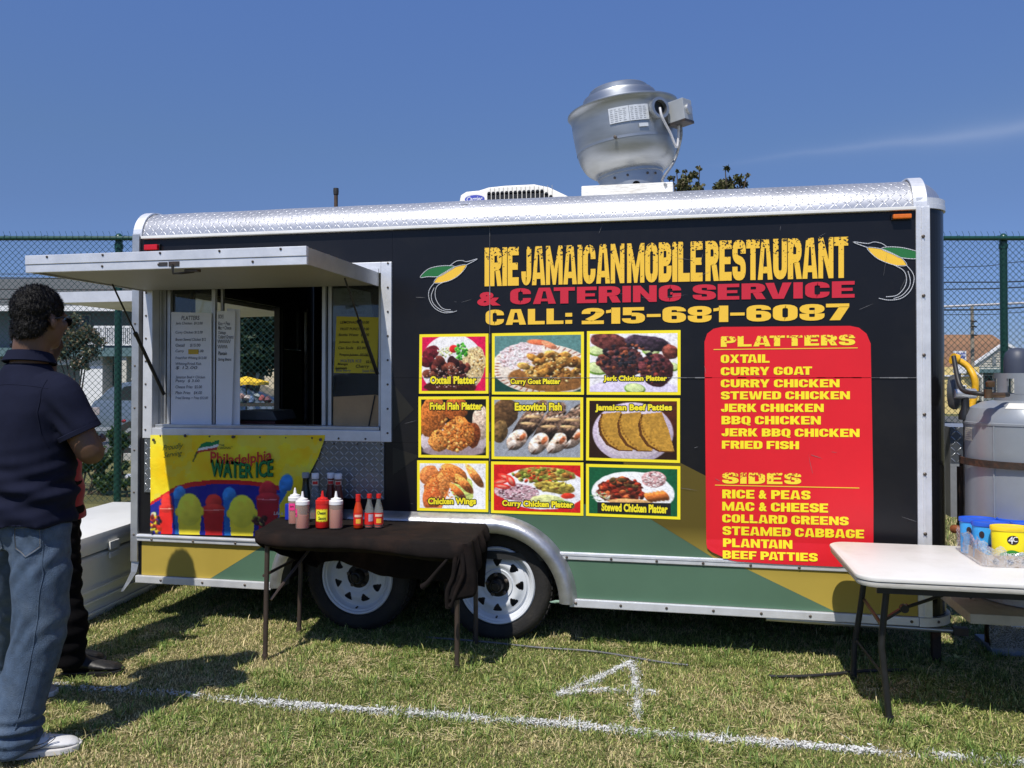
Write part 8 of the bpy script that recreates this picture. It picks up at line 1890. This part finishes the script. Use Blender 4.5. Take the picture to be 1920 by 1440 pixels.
# collar: folded ring round the neck
cm = MB(); n = 36; V = []; F = []
for k in range(n):
    a = 2*math.pi*k/n; ca_, sa = math.cos(a), math.sin(a)
    for (rr, dz) in ((.070, .020), (.076, .026), (.094, -.012), (.089, -.016)):
        b = pt(.010, .004, 1.500 + dz - .012*sa, ORG); V.append(b + RT*(rr*1.02*ca_)*math.cos(.0) + F0*(rr*sa))
for k in range(n):
    for i in range(4): F.append((k*4+i, k*4+(i+1) % 4, ((k+1) % n)*4+(i+1) % 4, ((k+1) % n)*4+i))
cm.add(V, F).build('collar', NAV, shirt, 60)
arm_ = [pt(float(np.interp(z, [1.16, 1.22, 1.30, 1.38, 1.42], [.148, .126, .118, .128, .142])), 0, z, ORG) for z in np.arange(1.17, 1.425, .012)]
q_ = onto(shirt, arm_, F0, .0003)
if len(q_) > 5: MB().tube(q_, .0022, 5).build('armhole_seam', NAV, shirt, 80)
yk_ = [pt(r, 0, 1.405 - .25*abs(r)**1.5, ORG) for r in np.arange(-.16, .16, .015)]; q_ = onto(shirt, yk_, F0, .0002)
if len(q_) > 5: MB().tube(q_, .0014, 5).build('yoke_seam', NAV, shirt, 80)
# seam of the sleeve and sleeve band
sb = MB(); ax_ = (el_-sh)/np.linalg.norm(el_-sh); sb.lathe([(.0765, -.014), (.080, -.012), (.080, .004), (.0765, .006)], se, tuple(ax_), 32, False).build('sleeve_band', NAV, shirt, 50)
# sunglasses
f_ = np.array([-math.sin(HY_), math.cos(HY_), 0]); rr_ = np.array([f_[1], -f_[0], 0]); gl = MB()
for q in (-1, 1):
    ell(gl, hc + f_*.100 + rr_*.034*q - [0, 0, .012], .030, .007, .021, HY_ - q*.25, 16, 10)
lens = gl.build('sunglasses', M('dark_lens', (.008, .008, .01), .12), P1, 180)
MB().tube([hc + rr_*.064 + f_*.088 - [0, 0, .002], hc + rr_*.083 + f_*.03 - [0, 0, .0], hc + rr_*.085 - f_*.012 - [0, 0, .008]], .0032, 6).tube([hc - rr_*.064 + f_*.088 - [0, 0, .002], hc - rr_*.083 + f_*.03, hc - rr_*.085 - f_*.012 - [0, 0, .008]], .0032, 6).build('temple_arms', BLKP, lens)
# sneakers
SNK = M('white_sneaker_leather', (.70, .70, .71), .42, 0, .04, 20, .08, 60); SOL = M('white_rubber_sole', (.62, .60, .58), .6, 0, .1, 20)
hp1 = PZ(-2, 1425)[:2]; tp1 = PZ(152, 1402)[:2]
s1, dS, sS, LS = shoe_geo('sneaker', (*hp1, 0), (*tp1, 0), SNK, SOL, P1, .105, .052)
o3 = np.array([*hp1, 0]) ; sd2 = sS if (sS @ -F0) > 0 else -sS
sw = [o3 + dS*LS*t + sd2*(.046 if t < .55 else .050) + [0, 0, z] for t, z in ((.30, .040), (.42, .036), (.54, .042), (.66, .062), (.70, .074), (.66, .078), (.58, .060), (.44, .050))]
MB().tube(smoothp(sw, 4), .0016, 5).build('swoosh_outline', BLKP, s1)
for k in range(4): 
    q = o3 + dS*LS*(.44+.055*k) + [0, 0, .083-.006*k]; MB().tube([q - sS*.022, q + [0, 0, .006], q + sS*.022], .003, 6).build('lace', SOL, s1)
hp2 = LD(ORG[0]-.40, ORG[1]+.50, 0)[:2]; tp2 = PZ(107, 1303)[:2]
shoe_geo('sneaker', (*hp2, 0), (*tp2, 0), M('grey_sneaker', (.30, .28, .26), .6, 0, .1, 20), SOL, P1, .10, .050)

# ---- second man, black trousers and a red shirt, mostly hidden
O2 = ((112-960)/FPX*4.02, 4.02)
P2 = thing('person', 'man in black trousers and a red shirt mostly hidden behind the man in navy', 'person', LD(*O2, 0))
y2 = TH - R_(60); h2 = pt(-.105, .0, 1.62, O2); sk = MB(); head_geo(sk, h2, TH - R_(62), 1.0)
loft(sk, [(*pt(-.09, 0, 1.35, O2), .10, .09, y2), (*pt(-.085, 0, 1.44, O2), .062, .062, y2), (*pt(-.08, 0, 1.55, O2), .06, .062, y2)])
loft(sk, [(*pt(-.04, 0, .82, O2), .13, .11, y2), (*pt(-.07, 0, 1.1, O2), .14, .12, y2), (*pt(-.085, 0, 1.36, O2), .15, .10, y2), (*pt(-.085, 0, 1.41, O2), .08, .07, y2)])
for q in (-1, 1):
    s_h = pt(-.085 - .02*q, -.17*q, 1.36, O2); e_l = pt(-.12, -.20*q, 1.08, O2); w_r = pt(.04, -.13*q, 1.10, O2) if q > 0 else pt(.03, .12, 1.05, O2)
    sk.tube(smoothp([s_h, e_l, w_r], 6), list(np.linspace(.052, .028, 13)), 12); hand_geo(sk, w_r, RT, (0, 0, -1), .95)
sk.tube(smoothp([pt(.0, -.07, .85, O2), pt(.06, -.07, .5, O2), pt(.05, -.07, .08, O2)], 6), list(np.linspace(.08, .045, 13)), 12); sk.tube(smoothp([pt(-.03, .08, .85, O2), pt(-.04, .12, .5, O2), pt(-.06, .13, .08, O2)], 6), list(np.linspace(.08, .045, 13)), 12)
fuse('body', sk, M('deep_brown_skin', (.085, .045, .028), .5, 0, .06, 14), P2, .009, 5)
hair_obj(h2, TH - R_(62), 1.0, P2)
RSH = M('red_shirt_knit', (.38, .012, .018), .85, 0, .12, 12, .1, 300, sheen=.2); st = MB()
loft(st, [(*pt(-.035, 0, .75, O2), .165, .148, y2), (*pt(-.05, 0, .95, O2), .165, .150, y2), (*pt(-.075, 0, 1.15, O2), .170, .140, y2), (*pt(-.085, 0, 1.33, O2), .175, .115, y2), (*pt(-.085, 0, 1.42, O2), .10, .09, y2), (*pt(-.085, 0, 1.45, O2), .07, .07, y2)])
for q in (-1, 1):
    s_h = pt(-.085 - .02*q, -.15*q, 1.37, O2); e_l = pt(-.12, -.20*q, 1.08, O2); st.tube([s_h, s_h + (e_l-s_h)*.4, s_h + (e_l-s_h)*.75], [.068, .066, .066], 18)
fuse('shirt', st, RSH, P2, .010, 4, lambda co, no: .006*np.sin(co[:, 2]*50 + co[:, 0]*30))
BT = M('black_trouser_cloth', (.0045, .0042, .005), .95, 0, .2, 12, .15, 200, spec=.1); tr_ = MB()
loft(tr_, [(*pt(-.04, 0, .93, O2), .155, .135, y2), (*pt(-.035, 0, .82, O2), .160, .140, y2), (*pt(-.02, 0, .74, O2), .14, .13, y2)])
rl_ = smoothp([pt(.01, -.06, .80, O2), pt(.035, -.07, .62, O2), pt(.045, -.07, .45, O2), pt(.068, -.07, .30, O2), pt(.085, -.07, .17, O2), pt(.062, -.07, .07, O2)], 5)
tr_.tube(rl_, list(np.interp(np.linspace(0, 1, len(rl_)), [0, .3, .55, .8, 1], [.100, .096, .092, .092, .082])), 20)
tr_.tube(smoothp([pt(-.04, .07, .80, O2), pt(-.06, .12, .45, O2), pt(-.07, .13, .07, O2)], 6), list(np.linspace(.10, .088, 13)), 20)
fuse('trousers', tr_, BT, P2, .010, 3, lambda co, no: .008*np.sin(co[:, 2]*26 + co[:, 0]*24 + 2*np.sin(co[:, 0]*30))*sm(co[:, 2], .75, .25) + .004*np.sin(co[:, 2]*90))
BS = M('black_shoe_leather', (.010, .010, .011), .5, 0, .2, 20, .1, 60)
hq, tq = PZ(118, 1268)[:2], PZ(232, 1262)[:2]; shoe_geo('shoe', (*hq, 0), (*tq, 0), BS, BLKP, P2, .11, .052)
hq = LD(O2[0]-.12, O2[1]+.14, 0)[:2]; shoe_geo('shoe', (*hq, 0), (*(hq + RT[:2]*.28), 0), BS, BLKP, P2, .11, .052)
